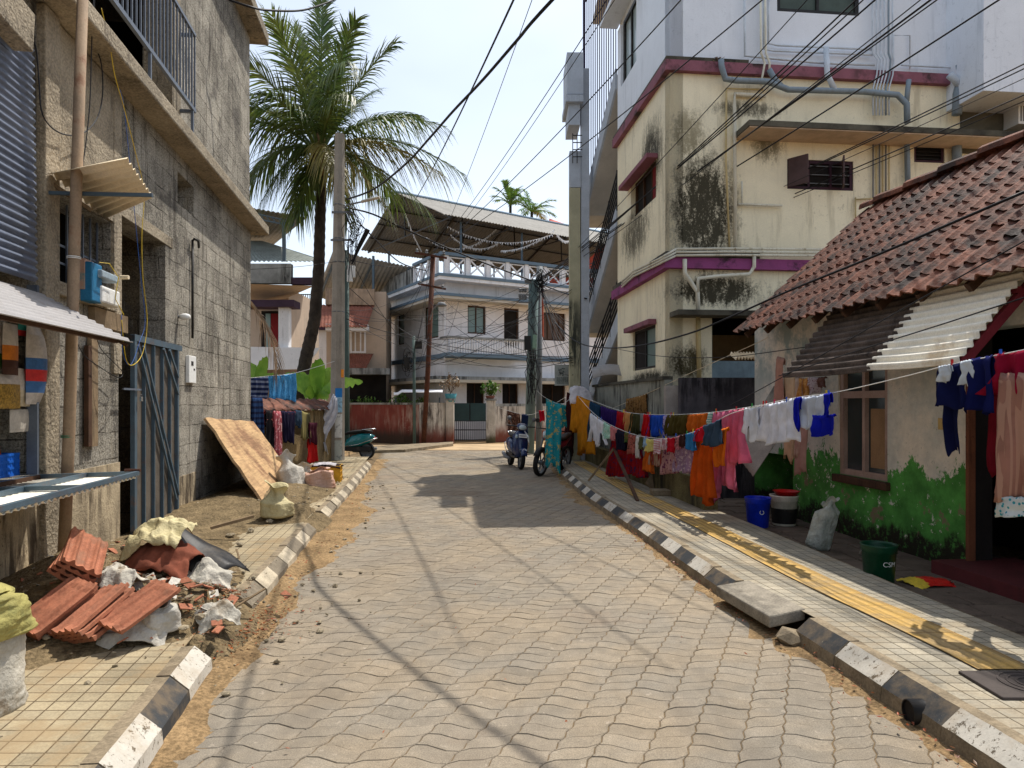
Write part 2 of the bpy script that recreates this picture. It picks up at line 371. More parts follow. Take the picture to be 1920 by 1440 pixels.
M['steel'] = Mt('blue_grey_paint', lin(70, 88, 100), .5, var=.15, vs=8, dirt=lin(110, 76, 52), amt=.5, ds=9, streak=0, spec=.5, bu=.1)
M['rail'] = Mt('grey_rail_paint', lin(92, 100, 112), .5, var=.15, vs=8, spec=.5, bu=0)
M['rust'] = Mt('rusty_pipe', lin(150, 128, 104), .8, var=.2, vs=6, dirt=lin(104, 58, 32), amt=.9, ds=3, streak=0, bu=.4)
M['rustdk'] = Mt('brown_rusted_iron', lin(84, 48, 32), .85, var=.3, vs=6, dirt=lin(40, 30, 26), amt=.8, ds=4, streak=0)
M['clad'] = Mt('blue_grey_sheet', lin(104, 114, 134), .5, var=.15, vs=3, dirt=lin(60, 64, 72), amt=.5, ds=3, spec=.5, bu=.1)
M['sheet_lt'] = Mt('pale_grey_sheet', lin(160, 157, 156), .6, var=.08, vs=3, dirt=lin(130, 118, 104), amt=.5, ds=5, streak=0, bu=.1)
M['sheet_cr'] = Mt('cream_fibre_sheet', lin(222, 204, 172), .8, var=.12, vs=3, dirt=lin(150, 104, 66), amt=.7, ds=5, streak=0, bu=.15)
M['sheet_wh'] = Mt('white_cement_sheet', lin(244, 238, 222), .7, var=.08, vs=2, dirt=lin(180, 150, 108), amt=.6, ds=3, streak=0, bu=.2)
M['sheet_dk'] = Mt('weathered_cement_sheet', lin(92, 80, 72), .9, var=.35, vs=4, fine=.15, dirt=lin(38, 32, 30), amt=.9, ds=6, streak=0, bu=.6)
M['timber'] = Mt('weathered_timber', lin(132, 112, 86), .9, var=.3, vs=5, dirt=lin(60, 48, 36), amt=.8, ds=4, bu=.5)
M['timber_dk'] = Mt('dark_timber', lin(78, 54, 38), .85, var=.3, vs=5, dirt=lin(30, 22, 18), amt=.7, ds=5)
def m_ply():
    t = NT('worn_plywood'); tc = t.n('ShaderNodeTexCoord').outputs['Generated']
    v = t.map(tc, (1, 1, 1)); g = t.noise(t.map(t.P, (3, 3, 40), (0, 0, 0)), 1.5, 6, .7)
    c = t.mix(t.rng(t.noise(t.P, 1.4, 5, .65), .4, .62), lin(184, 152, 112), lin(136, 104, 78))
    c = t.scale(c, t.rng(t.noise(t.map(t.P, (1, .35, 6)), 6, 6, .7), .3, .7, .72, 1.18))
    c = t.mix(t.math('MULTIPLY', t.rng(t.noise(t.map(t.P, (2, .5, 10)), 4, 6, .75), .60, .66), .8), c, lin(92, 60, 38))
    return t.fin(c, .85, t.bump(t.noise(t.map(t.P, (1, .4, 6)), 12, 5, .7), .4, .008), .2)
M['ply'] = m_ply()
M['clay'] = Mt('new_clay_tile', lin(160, 102, 76), .85, var=.25, vs=8, fine=.12, dirt=lin(130, 98, 78), amt=.6, ds=7, streak=0, bu=.25)
M['rooftile'] = Mt('weathered_roof_tile', lin(112, 68, 50), .75, var=.55, vs=3.5, fine=.22, fs=30, dirt=lin(46, 36, 32), amt=.97, ds=4.2, streak=0, bu=.6, bs=40, bd=.01, thr=.41)
M['sackw'] = Mt('white_woven_sack', lin(182, 177, 166), .7, var=.12, vs=6, dirt=lin(130, 112, 84), amt=.8, ds=5, streak=0, bu=.5, bs=25, bd=.03)
M['sacky'] = Mt('yellow_woven_sack', lin(190, 178, 136), .7, var=.15, vs=6, dirt=lin(146, 116, 74), amt=.7, ds=5, streak=0, bu=.5, bs=25, bd=.03)
M['plast_dk'] = Mt('dark_plastic', lin(30, 28, 27), .5, var=.2, vs=5, dirt=lin(90, 80, 66), amt=.5, ds=5, streak=0, bu=.2)
M['stone'] = Mt('grey_rubble_stone', lin(142, 130, 108), .95, var=.3, vs=9, fine=.2, bu=.7, bs=30, bd=.02)
M['conc'] = Mt('pole_concrete', lin(150, 142, 130), .9, var=.15, vs=3, fine=.08, dirt=lin(92, 86, 76), amt=.6, ds=3, bu=.3)
M['trunk'] = Mt('palm_bark', lin(64, 56, 48), .95, var=.4, vs=4, fine=.15, dirt=lin(34, 28, 24), amt=.9, ds=3, streak=0, bu=.8, bs=14, bd=.03)
def m_leaf(name, c1, c2, tr=.3):
    t = NT(name); a = t.n('ShaderNodeAttribute'); a.attribute_name = 'tint'
    c = t.mix(t.rng(t.noise(t.P, 1.6, 4, .7), .35, .65), c1, c2); c = t.mix(1, c, a.outputs['Color'], 'MULTIPLY')
    m = t.fin(c, .45, None, .4)
    tl = t.n('ShaderNodeBsdfTranslucent'); t.set(tl.inputs['Color'], c); ms = t.n('ShaderNodeMixShader'); ms.inputs[0].default_value = tr
    t.t.links.new(t.b.outputs[0], ms.inputs[1]); t.t.links.new(tl.outputs[0], ms.inputs[2]); t.t.links.new(ms.outputs[0], t.t.nodes['Material Output'].inputs[0])
    return m
M['frond'] = m_leaf('palm_leaflet', lin(64, 88, 38), lin(100, 112, 50))
M['frondold'] = m_leaf('yellowing_palm_leaflet', lin(150, 136, 70), lin(118, 112, 56))
M['dry'] = m_leaf('dry_palm_leaflet', lin(132, 104, 70), lin(104, 80, 52), .15)
M['banana'] = m_leaf('banana_leaf', lin(104, 150, 48), lin(140, 176, 66), .4)
M['green'] = m_leaf('garden_leaf', lin(70, 110, 44), lin(110, 140, 56), .3)
M['black'] = Mt('black_rubber', lin(22, 22, 23), .7, var=.1, bu=0)
M['cable'] = Mt('black_cable_sheath', lin(24, 24, 28), .6, var=.1, bu=0)
M['white'] = Mt('white_plastic', lin(226, 226, 222), .5, var=.05, bu=0, dirt=lin(150, 140, 120), amt=.4, ds=5, streak=0)
M['chrome'] = Mt('bright_metal', lin(200, 200, 200), .25, var=.05, bu=0, metal=1)
M['grey'] = Mt('grey_plastic', lin(110, 112, 114), .6, var=.1, bu=0)
def glass(name, c=(.03, .045, .05, 1), r=.12):
    t = NT(name); return t.fin(c, r, None, .8)
M['glass'] = glass('window_glass'); M['glass_g'] = glass('green_frosted_glass', lin(104, 130, 126), .3); M['glass_w'] = glass('pale_curtained_glass', lin(170, 186, 190), .2)
from mathutils import noise as mnoise
def nz(x, y, s=1, k=0): return mnoise.noise(Vector((x*s, y*s, k)))
# ------------------------------------------------------------------ ground, road, kerbs, footpaths
KL = [(-1.2, .6), (-1.59, 3.04), (-1.87, 4.67), (-1.98, 5.6), (-2.43, 9.04), (-2.8, 12.2), (-3.67, 18.7)]
KR = [(2.25, .6), (2.03, 3.04), (1.89, 4.55), (1.69, 5.78), (1.51, 8.16), (1.21, 11.2), (1.0, 16.0), (.95, 19.5)]
IR = [(3.3, .6), (3.2, 4.0), (3.06, 5.4), (2.97, 7.0), (2.85, 8.4), (2.55, 11.8), (2.2, 15.5), (1.85, 19.5)]
def xat(poly, y):
    for (x0, y0), (x1, y1) in zip(poly, poly[1:]):
        if y <= y1: return x0+(x1-x0)*(y-y0)/(y1-y0)
    (x0, y0), (x1, y1) = poly[-2:]; return x0+(x1-x0)*(y-y0)/(y1-y0)
m = MB(); m.box(-260, 260, -200, 420, -.4, -.014); tag(m.build('ground', M['sand']), kind='structure')
# interlocking pavers
m = MB(); L_, W_, A_, B_ = .215, .108, .032, .012
def corner(i, j):
    x = -5.2+i*L_+(j*.047) % L_+B_*(1 if (i+j) % 2 else -1) if False else -5.2+i*L_+j*.047-L_*math.floor(j*.047/L_)+0*B_; y = 1.7+j*W_+A_*(1 if (i-math.floor(j*.047/L_)) % 2 else -1)
    return Vector((x+.004*nz(x, y, 3), y+.006*nz(x, y, 2.3, 5), 0))
nj = int(21.5/W_)
def edge(a, b, n, sgn):
    d = b-a; p = Vector((-d.y, d.x, 0)); return [a+d*(k/n)+p*(.055*sgn*math.sin(2*math.pi*k/n)) for k in range(n)]
for j in range(nj):
    yy = 1.7+j*W_
    for i in range(0, 38):
        q_ = math.floor((j+1)*.047/L_)-math.floor(j*.047/L_); c = [corner(i, j), corner(i+1, j), corner(i+1+q_, j+1), corner(i+q_, j+1)]
        cx = sum(p.x for p in c)/4; cy = sum(p.y for p in c)/4
        if cx < xat(KL, cy)+.04 or cx > xat(KR, cy)-.02 : continue
        far = yy > 10; n = 2 if far else 4
        out = edge(c[0], c[1], n, 1)+edge(c[1], c[2], n, -1)+edge(c[2], c[3], n, 1)+edge(c[3], c[0], n, -1)
        ce = Vector((cx, cy, 0)); z = rnd(-.0018, .0018)+.004*nz(cx, cy, .9); tx, ty = rnd(-.012, .012), rnd(-.012, .012)
        def lay(k, dz):
            r = []
            for p in out:
                q = ce+(p-ce)*k; q.z = z+dz+(q.x-cx)*tx+(q.y-cy)*ty; r.append(q)
            return r
        a, b, d = lay(.988 if not far else .98, -.010), lay(.972, -.0035), lay(.935, 0)
        k = len(out); tint = max(.72, min(1.22, random.gauss(1, .045)))*(1+.1*nz(cx, cy, .5, 9))
        fs = [(q, (q+1) % k, k+(q+1) % k, k+q) for q in range(k)]
        if not far: fs += [(k+q, k+(q+1) % k, 2*k+(q+1) % k, 2*k+q) for q in range(k)]+[tuple(range(2*k, 3*k))]; m.add(a+b+d, fs, 0, tint)
        else: m.add(a+d, fs+[tuple(range(k, 2*k))], 0, tint)
tag(m.build('road', M['paver']), kind='structure')
m = MB(); m.box(-5, 3, .4, 23.4, -.0135, -.006); tag(m.build('road_bedding', M['joint']), kind='structure')
# road beyond, at the junction
m = MB(); m.box(-30, 30, 23.6, 27.0, -.013, -.005)
M['xroad'] = Mt('dusty_cross_road', lin(176, 152, 118), .95, var=.2, vs=1.2, fine=.1, dirt=lin(128, 112, 92), amt=.6, ds=1.5, streak=0)
tag(m.build('cross_road', M['xroad']), kind='structure')
def drift(name, poly, side, y0, y1, wid, hgt, mat_, nd=26):
    rows = []; n = int((y1-y0)/.09)
    for i in range(n+1):
        y = y0+(y1-y0)*i/n; x = xat(poly, y); r = []
        W2 = wid(y)
        for k in range(nd+1):
            d = 1.4*k/nd*(1 if k else 0); xx = x+side*(d-.02)
            e = math.exp(-(d/W2)**2.0); z = hgt(y)*e-.016+.014*nz(xx, y, 3.1, 2)*min(1, e*4)+.008*nz(xx, y, 9, 3)*min(1, e*4)+.005*nz(xx, y, 24, 4)
            r.append(Vector((xx, y, z)))
        rows.append(r)
    m = MB(); m.grid(rows if side > 0 else [q[::-1] for q in rows]); return tag(m.build(name, mat_, smooth=True), kind='stuff')
def wl(y):
    b = .20+.26*max(0, 1-abs(y-9.5)/4.5)+.25*max(0, (y-12)/8); return b*(1+.5*nz(0, y, 1.2, 7))
drift('sand_drift', KL, 1, 1.2, 19.5, wl, lambda y: .03+.03*max(0, 1-abs(y-9)/5)+.02*max(0, 1-abs(y-5)/1.2), M['sand'])
def wr(y): return (.10+.22*max(0, 1-abs(y-12)/3)+.12*max(0, 1-abs(y-4.9)/1.3))*(1+.5*nz(3, y, 1.4, 8))
drift('sand_drift', KR, -1, 1.2, 17, wr, lambda y: .025, M['sand'])
def along(poly, step, y0, y1):
    P = []; y = y0
    # arclength walk
    pts = [Vector((xat(poly, y0+(y1-y0)*i/600), y0+(y1-y0)*i/600, 0)) for i in range(601)]
    acc = 0; P.append(pts[0])
    for a, b in zip(pts, pts[1:]):
        acc += (b-a).length
        if acc >= step: P.append(b); acc = 0
    return P
def kerb(poly, side, y0, y1, first=0, gaps=(), mats=None, seg=.45, top=.155):
    P = along(poly, seg, y0, y1); m = MB()
    prof = [(0, -.02), (.012, .078), (.105, top+.004), (.175, top+.004), (.175, -.02)]
    for i, (a, b) in enumerate(zip(P, P[1:])):
        mid = (a+b)/2
        if any(g0 < mid.y < g1 for g0, g1 in gaps): continue
        d = (b-a).normalized(); n = Vector((d.y, -d.x, 0))*side; a2, b2 = a+d*.003, b-d*.003
        jz = rnd(-.006, .006); jo = rnd(-.006, .006); K = 5
        secs = []
        for k in range(K+1):
            p = a2+(b2-a2)*k/K
            secs.append([p+n*(o+jo+(.004*nz(p.x*9, p.y*9+o*30) if o < .15 else 0))+Vector((0, 0, z+jz+(.004*nz(p.y*7, o*40, 1, 3) if z > 0 else 0))) for o, z in prof])
        col = (i+first) % 2
        np_ = 5
        for k in range(K):
            for q in range(np_-1):
                mi = {0: 2 if rnd(0, 1) < .0 else 2, 1: col, 2: 2, 3: 2}[q]
                f = [secs[k][q], secs[k+1][q], secs[k+1][q+1], secs[k][q+1]]
                if side > 0: f = f[::-1]
                m.add(f, [(0, 1, 2, 3)], (col if q == 0 and side < 0 else mi))
        m.add(secs[0], [(0, 1, 2, 3, 4)], 2); m.add(secs[-1], [(4, 3, 2, 1, 0)], 2)
    return tag(m.build('kerb', mats or [M['kw'], M['kb'], M['kc']]), kind='structure')
# left kerb is set on the -x side
kerb(KL, -1, 1.0, 4.35, 0)
kerb(KL, -1, 5.2, 8.4, 1, mats=[M['kwd'], M['kbd'], M['kc']])
kerb(KL, -1, 9.3, 17.3, 0, mats=[M['kwd'], M['kbd'], M['kc']])
kerb(KR, 1, 1.0, 4.62, 0)
kerb(KR, 1, 5.62, 15.6, 1)
def path(name, A, Bf, y0, y1, z, mat_, n=8, off=0, side=1):
    N = int((y1-y0)/.25); rows = []; lay = []; s = 0; last = None
    for i in range(N+1):
        y = y0+(y1-y0)*i/N; x0, x1 = A(y), Bf(y)
        if last is not None: s += math.hypot(x0-last, (y1-y0)/N)
        last = x0; r = []
        for k in range(n+1):
            x = x0+(x1-x0)*k/n; r.append(Vector((x, y, z+.006*nz(x, y, 1.3, 4)))); lay.append((s, abs(x-x0)+off, 0))
        rows.append(r if x1 > x0 else r)
    m = MB(); m.grid(rows)
    if Bf((y0+y1)/2) > A((y0+y1)/2): m.f = [f[::-1] for f in m.f]
    o = m.build(name, mat_); a = o.data.attributes.new('lay', 'FLOAT_VECTOR', 'POINT')
    a.data.foreach_set('vector', [c for v in lay for c in v]); return tag(o, kind='structure')
def wallx(y): return -3.024-.15*y
path('left_footpath', lambda y: xat(KL, y)-.17, lambda y: wallx(y)-.1 if y < 13.2 else -5.6, .6, 18.6, .15, M['tileL'])
TA = lambda y: xat(KR, y)+.17+.36*(xat(IR, y)-xat(KR, y)-.17)
path('right_footpath', lambda y: xat(KR, y)+.17, lambda y: xat(IR, y), .6, 19.2, .15, M['tileR'])
path('tactile_strip', TA, lambda y: TA(y)+.31, 3.75, 17, .159, M['tactile'], 3)
m = MB()
for i in range(60):       # face under the inner edge of the right footpath
    y = .6+i*.31; m.add([(xat(IR, y), y, .155), (xat(IR, y), y, 0), (xat(IR, y+.31), y+.31, 0), (xat(IR, y+.31), y+.31, .155)], [(0, 1, 2, 3)])
for i in range(58):       # sloping front of the footpath between kerb and house: stone slabs
    pass
tag(m.build('footpath_edge', M['kc']), kind='structure')
# rough stone paving between footpath and houses
m = MB(); random.seed(5)
y = .8
while y < 12:
    x = xat(IR, y)+.03; dy = rnd(.28, .45)
    while x < 5.2-.119*y+.3:
        dx = rnd(.25, .5); z = .055+rnd(-.008, .008)
        m.box(x+.008, x+dx-.008, y+.008, y+dy-.008, -.01, z); x += dx
    y += dy
o = m.build('stone_paving', Mt('dark_stone_paving', lin(104, 90, 78), .9, var=.35, vs=4, fine=.12, dirt=lin(52, 46, 40), amt=.6, ds=4, streak=0, bu=.5), bevel=.012); tag(o, kind='structure')
# soil and sand on the left footpath
G = [(-2.65, 4.6, .5, .42, .25), (-2.1, 4.72, .28, .33, .15), (-3.1, 4.3, .5, .55, .12), (-3.4, 5.3, .5, .6, .26), (-2.95, 5.6, .45, .6, .22), (-2.5, 5.35, .35, .4, .12), (-3.6, 6.5, .5, .8, .16),
     (-4.0, 9.6, .6, 1.5, .13), (-3.5, 10.8, .5, 1.2, .13), (-2.95, 9.0, .45, .5, .12), (-2.65, 8.8, .3, .4, .1), (-4.2, 12.8, .7, 1.4, .12)]
rows = []; nx, ny = 95, 320
for j in range(ny+1):
    y = 2.2+(15.4-2.2)*j/ny; r = []; xr = xat(KL, y)+.30
    for i in range(nx+1):
        x = (wallx(y)-.05)+(xr-(wallx(y)-.05))*i/nx; h = 0
        for gx, gy, sx, sy, hh in G: h += hh*math.exp(-((x-gx)/sx)**2-((y-gy)/sy)**2)
        dk = xat(KL, y)-x
        cover = .022*max(-1, min(1, (dk-.62-.12*nz(x, y, 1.6)-.5*max(0, 1-abs(y-3.4)/2)+.3*max(0, 1-abs(y-11)/2.5))*3))
        fine = (.02*nz(x, y, 5, 1)+.014*nz(x, y, 12, 2)+.009*nz(x, y, 30, 3))*min(1, .35+h*6)
        z = .135+h*.9+cover+fine
        gap = 4.3 < y < 5.25 or 8.35 < y < 9.35
        if gap and dk < .2: z = min(z, .16+.02*nz(x, y, 7, 6))-(.2-dk)*.42
        elif dk < .2: z = .02 if dk > .02 else -.05
        r.append(Vector((x, y, z)))
    rows.append(r)
m = MB(); m.grid(rows); m.f = [f[::-1] for f in m.f]; m.f = [f[::-1] for f in m.f]
tag(m.build('soil_heap', M['soil'], smooth=True), kind='stuff')
def soil_z(x, y):
    h = 0
    for gx, gy, sx, sy, hh in G: h += hh*math.exp(-((x-gx)/sx)**2-((y-gy)/sy)**2)
    return .15+h*.9
def onsoil(px, py, dz=0):
    Y = 3.2
    while Y < 16:
        p = ray(px, py, Y)
        if p.z <= soil_z(p.x, p.y)+dz: return Vector((p.x, p.y, p.z))
        Y += .02
    return ray(px, py, 5)
def rock(m, c, r, mi=0, flat=.6):
    bm = bmesh.new(); bmesh.ops.create_icosphere(bm, subdivisions=1, radius=r)
    k = rnd(0, 99); q = Euler((rnd(0, 6), rnd(0, 6), rnd(0, 6))).to_matrix(); st = Vector((rnd(.7, 1.2), rnd(.6, 1), rnd(.4, .8)))
    vs = []
    for v in bm.verts:
        p = Vector((v.co.x*st.x, v.co.y*st.y, v.co.z*st.z))*(1+.35*mnoise.noise(v.co/r*1.3+Vector((k, k, k)))); p = q@p; p.z *= flat; vs.append(Vector(c)+p)
    bm.verts.index_update(); fs = [tuple(v.index for v in f.verts) for f in bm.faces]; bm.free(); m.add(vs, fs, mi)
random.seed(21); m = MB()
for i in range(620):
    t_ = random.random()
    if t_ < .4: x, y = random.gauss(-2.3, .5), random.gauss(4.9, .6)
    elif t_ < .75: x, y = random.gauss(-3.2, .5), random.uniform(9, 13.5)
    else: y = rnd(4, 14); x = xat(KL, y)+abs(random.gauss(0, .3))
    if x < wallx(y)+.1 or x > xat(KL, y)+1: continue
    on = x < xat(KL, y)-.05
    rock(m, (x, y, (soil_z(x, y) if on else .012)+.002), random.choice([.008, .012, .012, .02, .032]), 0)
tag(m.build('gravel', M['stone']), kind='stuff')
m = MB()
for i in range(900):
    q = random.random()
    if q < .45: x, y = random.gauss(-1.85, .16), random.gauss(4.75, .3)
    elif q < .7: y = rnd(4.5, 13); x = xat(KL, y)+abs(random.gauss(.05, .22))
    elif q < .9: y = rnd(3, 9); x = xat(KR, y)-abs(random.gauss(0, .09))
    else: x, y = rnd(-1.8, 2), rnd(2.6, 14)
    s = rnd(.008, .022)*(1 if q < .9 else .7); a = rnd(0, 6.28); dx, dy = math.cos(a)*s, math.sin(a)*s; z = .018+(.04 if q < .45 else .004)+rnd(0, .008)
    if q < .45 and x < xat(KL, y)-.02: z = soil_z(x, y)+.01
    m.add([(x-dx, y-dy, z), (x+dy*.4, y-dx*.4, z+rnd(0, .012)), (x+dx, y+dy, z+rnd(0, .01)), (x-dy*.4, y+dx*.4, z+rnd(0, .006))], [(0, 1, 2, 3)], 0, rnd(.5, 1.3))
tag(m.build('leaf_litter', m_leaf('dead_red_leaf', lin(158, 76, 38), lin(124, 84, 44), .15)), kind='stuff')
random.seed(33)
# cracked slab bridging the right kerb, the stone under it, and the drain pipe
m = MB(); P = [gnd(1430, 1198), gnd(1497, 1160, .1), gnd(1420, 1095, .2), gnd(1338, 1128)]
zt = [.135, .15, .175, .175]; top = [Vector((p.x, p.y, z)) for p, z in zip([P[0], Vector((2.13, 4.75, 0)), Vector((1.93, 5.75, 0)), P[3]+Vector((.0, 0, 0))], zt)]
top = [Vector((1.76, 4.74, .14)), Vector((2.05, 4.84, .165)), Vector((1.92, 5.62, .165)), Vector((1.63, 5.54, .14))]
bot = [t_-Vector((0, 0, .085)) for t_ in top]; m.hexa(bot+top)
tag(m.build('concrete_slab', Mt('grey_slab_concrete', lin(142, 134, 120), .95, var=.3, vs=6, fine=.15, dirt=lin(84, 76, 64), amt=.6, ds=5, streak=0, bu=.6), bevel=.012), 'cracked tilted concrete slab lying in the gap of the right kerb', 'slab')
m = MB(); rock(m, (1.86, 4.62, .03), .13, 0, .5); tag(m.build('kerb_stone', M['kc']), 'rough broken stone wedged beneath the tilted kerb slab', 'stone')
pp = gnd(1725, 1330, .07); t = thing('drain_pipe', 'short grey drain pipe opening through the right kerb', 'pipe', (xat(KR, pp.y)-.03, pp.y, 0))
m = MB(); x0 = xat(KR, pp.y)-.015
m.lathe((x0, pp.y, .058), [(.055, 0), (.061, 0), (.061, .25), (.054, .25), (.054, 0.001)], 20, 0, 'x'); m.build('pipe', M['plast_dk'], t, True)
m = MB(); m.lathe((x0+.012, pp.y, .058), [(.0, 0), (.0548, 0)], 20, 0, 'x'); m.build('painted_bore_shade', M['dark'], t)  # dark disc paints the shade inside the pipe
c = gnd(1935, 1283, .16); m = MB(); m.box(c.x-.27, c.x+.27, c.y-.17, c.y+.17, .10, .166)
t = thing('drain_cover', 'square dark grey drain cover with ring pattern in right footpath', 'drain cover', (c.x, c.y, .1))
M['iron'] = Mt('dark_iron_cover', lin(74, 66, 62), .8, var=.2); m.build('plate', M['iron'], t, bevel=.006)
m = MB()
for r_ in (.06, .10, .14): m.lathe((c.x, c.y, .166), [(r_, 0), (r_, .004), (r_+.012, .004), (r_+.012, 0)], 28)
m.build('ring_pattern', M['iron'], t)

# ------------------------------------------------------------------ LEFT: concrete block building
Lf = Frame(-3.024, 0, -.15, 1, 1)
sE = Lf.s(470); z_led = 4.87
T = thing('block_building', 'tall unplastered concrete block building with balcony railing on the left', 'building', Lf.pt(6, 0, 0))
s_sh = Lf.s(66); wW = (Lf.s(86), Lf.s(207), 2.64, 3.42); wD = (Lf.s(222), Lf.s(310), 0, 3.57); wV = (Lf.s(333), Lf.s(363), 0, 0)
zv0, zv1 = Lf.px(345, 390)[1], Lf.px(345, 333)[1]
wV = (Lf.s(333), Lf.s(363), zv0, zv1)
m = MB(); wallmesh(m, Lf, -1.5, sE, 0, z_led, .3, [(-1.2, s_sh, 1.02, 2.62), wW, wD, wV]); m.build('lower_wall', M['block'], T)
m = MB(); m.fbox(Lf, s_sh+.02, s_sh+.26, -.05, .07, 0, z_led-.01); m.build('pilaster', M['render'], T, bevel=.012)
m = MB(); m.fbox(Lf, wW[1]+.005, wD[0]-.005, -.25, .035, 1.9, z_led-.02)
m.fbox(Lf, s_sh+.27, wW[1], .002, .03, wW[3]+.02, z_led-.02); m.build('rendered_wall_patch', M['render'], T)
m = MB(); wallmesh(m, Lf, -1.5, wD[0]-.01, 0, .98, .05, [], .02); m.fbox(Lf, wD[1]+.02, wD[1]+1.2, -.02, .015, 0, .62)
m.build('plaster_base', M['dado'], T)
# door recess
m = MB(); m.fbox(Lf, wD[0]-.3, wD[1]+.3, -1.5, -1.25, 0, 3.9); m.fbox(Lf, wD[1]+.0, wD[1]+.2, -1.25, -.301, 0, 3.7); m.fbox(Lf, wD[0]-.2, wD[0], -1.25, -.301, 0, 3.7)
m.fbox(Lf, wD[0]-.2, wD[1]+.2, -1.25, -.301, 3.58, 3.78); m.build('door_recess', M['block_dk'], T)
m = MB(); wallmesh(m, Lf, wD[0]-.15, wD[1]+.25, 3.575, 3.70, .33, [], .01); m.build('lintel', M['render'], T)
# interior
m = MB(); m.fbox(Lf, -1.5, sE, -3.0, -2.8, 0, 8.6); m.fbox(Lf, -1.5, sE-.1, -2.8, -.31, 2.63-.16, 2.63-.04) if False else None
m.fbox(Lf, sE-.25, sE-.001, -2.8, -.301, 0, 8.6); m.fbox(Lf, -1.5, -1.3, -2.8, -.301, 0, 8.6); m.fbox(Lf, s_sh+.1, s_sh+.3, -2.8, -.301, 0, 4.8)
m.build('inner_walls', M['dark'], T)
m = MB(); m.fbox(Lf, -1.5, sE+.22, -3.0, .30, z_led, z_led+.17); m.build('ledge', M['render'], T, bevel=.02)
up0, up1 = Lf.s(125), Lf.s(318)
m = MB(); wallmesh(m, Lf, -1.5, sE, z_led+.17, 8.62, .3, [(up0, up1, z_led+.18, 7.7)], -.02); m.build('upper_wall', M['block'], T)
m = MB(); m.fbox(Lf, up1-.02, up1+.3, -.3, .04, z_led+.18, 8.6); m.build('upper_pilaster', M['render'], T)
m = MB(); m.fbox(Lf, -1.5, sE+.3, -3.1, .28, 8.63, 8.85); m.build('roof_slab', M['render'], T, bevel=.02)
# railing
r0, r1 = Lf.s(120, .22), Lf.s(365, .22); m = MB(); o = .22
m.fbox(Lf, r0, r1, o-.02, o+.02, 5.40, 5.45); m.fbox(Lf, r0, r1, o-.02, o+.02, 6.40, 6.44); n = 30
for i in range(n+1):
    s_ = r0+(r1-r0)*i/n; m.fbox(Lf, s_-.009, s_+.009, o-.009, o+.009, 5.45, 6.40)
for s_ in (r0+.3, r0+1.9, r0+3.4): m.fbox(Lf, s_-.015, s_+.015, o-.015, o+.015, z_led+.17, 5.40)
m.fbox(Lf, r1-.02, r1+.02, -.02, o-.021, 5.40, 5.44); m.fbox(Lf, r1-.02, r1+.02, -.02, o-.021, 6.40, 6.44)
m.build('balcony_railing', M['rail'], T)
# window grille
m = MB(); o = -.12; g0, g1 = wW[0], Lf.s(182, o)
for i in range(9):
    s_ = g0+(g1-g0)*i/8; m.fbox(Lf, s_-.008, s_+.008, o-.008, o+.008, wW[2], wW[3])
for z in (2.67, 2.86, 3.02): m.fbox(Lf, g0, g1, o-.02, o-.009, z, z+.02)
m.build('window_grille', M['rail'], T); m = MB(); m.fbox(Lf, g0-.1, wW[1]+.2, -.9, -.85, 2.4, 3.6); m.fbox(Lf, g1+.02, wW[1]-.005, -.5, -.301, 2.5, 3.5); m.build('painted_window_shade', M['dark'], T)  # dark panels behind the grille paint in the shade of the opening
m = MB(); m.fbox(Lf, wW[0]-.02, wW[1]+.02, -.28, .06, wW[2]-.12, wW[2]); m.build('window_sill', M['render'], T, bevel=.01)
# blue corrugated cladding with its timber edge
def corrug(m, P00, P10, P01, amp, wave, nu=None, nv=2, mi=0, thick=0, edge=0):
    """sheet from P00 to P10 (across the corrugations) and to P01 (along them)"""
    P00, P10, P01 = Vector(P00), Vector(P10), Vector(P01); U = P10-P00; Vv = P01-P00; N = U.cross(Vv).normalized()
    k = max(6, int(U.length/wave*8)); rows = []
    for j in range(nv+1):
        rows.append([P00+U*(i/k)+Vv*(j/nv)+N*(amp*math.cos(2*math.pi*i/k*U.length/wave))+(Vv.normalized()*edge*nz(i*.05, j) if j == nv else Vector()) for i in range(k+1)])
    m.grid(rows, mi)
m = MB(); zc = Lf.px(45, 60)[1]
corrug(m, Lf.pt(-1, .09, 2.55), Lf.pt(-1, .06, zc+.15), Lf.pt(Lf.s(66, .08), .09, 2.55), .011, .062, nv=1)
m.build('blue_cladding', M['clad'], T, True, solid=.003)
m = MB(); m.bar(Lf.at(-60, -60, .15), Lf.at(46, 62, .15), .14, .30, mi=0); m.build('eave_board', M['render'], T, bevel=.01)

# shop: awning, counter flap, goods
A0 = Lf.at(70, 548, .02); tipF = ray(250, 642, 6.1)
dirv = Vector((-Lf.d[0], -Lf.d[1], 0)); m = MB()
wz = 2.62; W0 = Lf.pt(Lf.px(70, 550)[0], .02, Lf.px(70, 550)[1]); W0.z = Lf.px(70, 550)[1]
Ft = ray(250, 642, W0.y+.03); t = thing('shop_awning', 'pale grey corrugated awning sloping out over the shop counter', 'awning', (W0.x, W0.y-1.5, 2.2))
corrug(m, W0, Ft, W0+dirv*3.4, .010, .075, nv=3); m.build('sheet', M['sheet_lt'], t, True, solid=.003)
m = MB(); m.bar(Ft+dirv*.1+Vector((-.1, 0, -.0)), Ft+dirv*3.4+Vector((-.1, 0, 0)), .03)
m.bar(W0+dirv*.05+Vector((0, 0, -.03)), Ft+dirv*.05+Vector((-.03, 0, -.03)), .025)
m.build('batten', M['timber_dk'], t)
tip = ray(257, 887, 5.35); t = thing('counter_flap', 'open counter flap of white corrugated sheet in a dark steel frame', 'shutter', (tip.x, tip.y-1, 1.0))
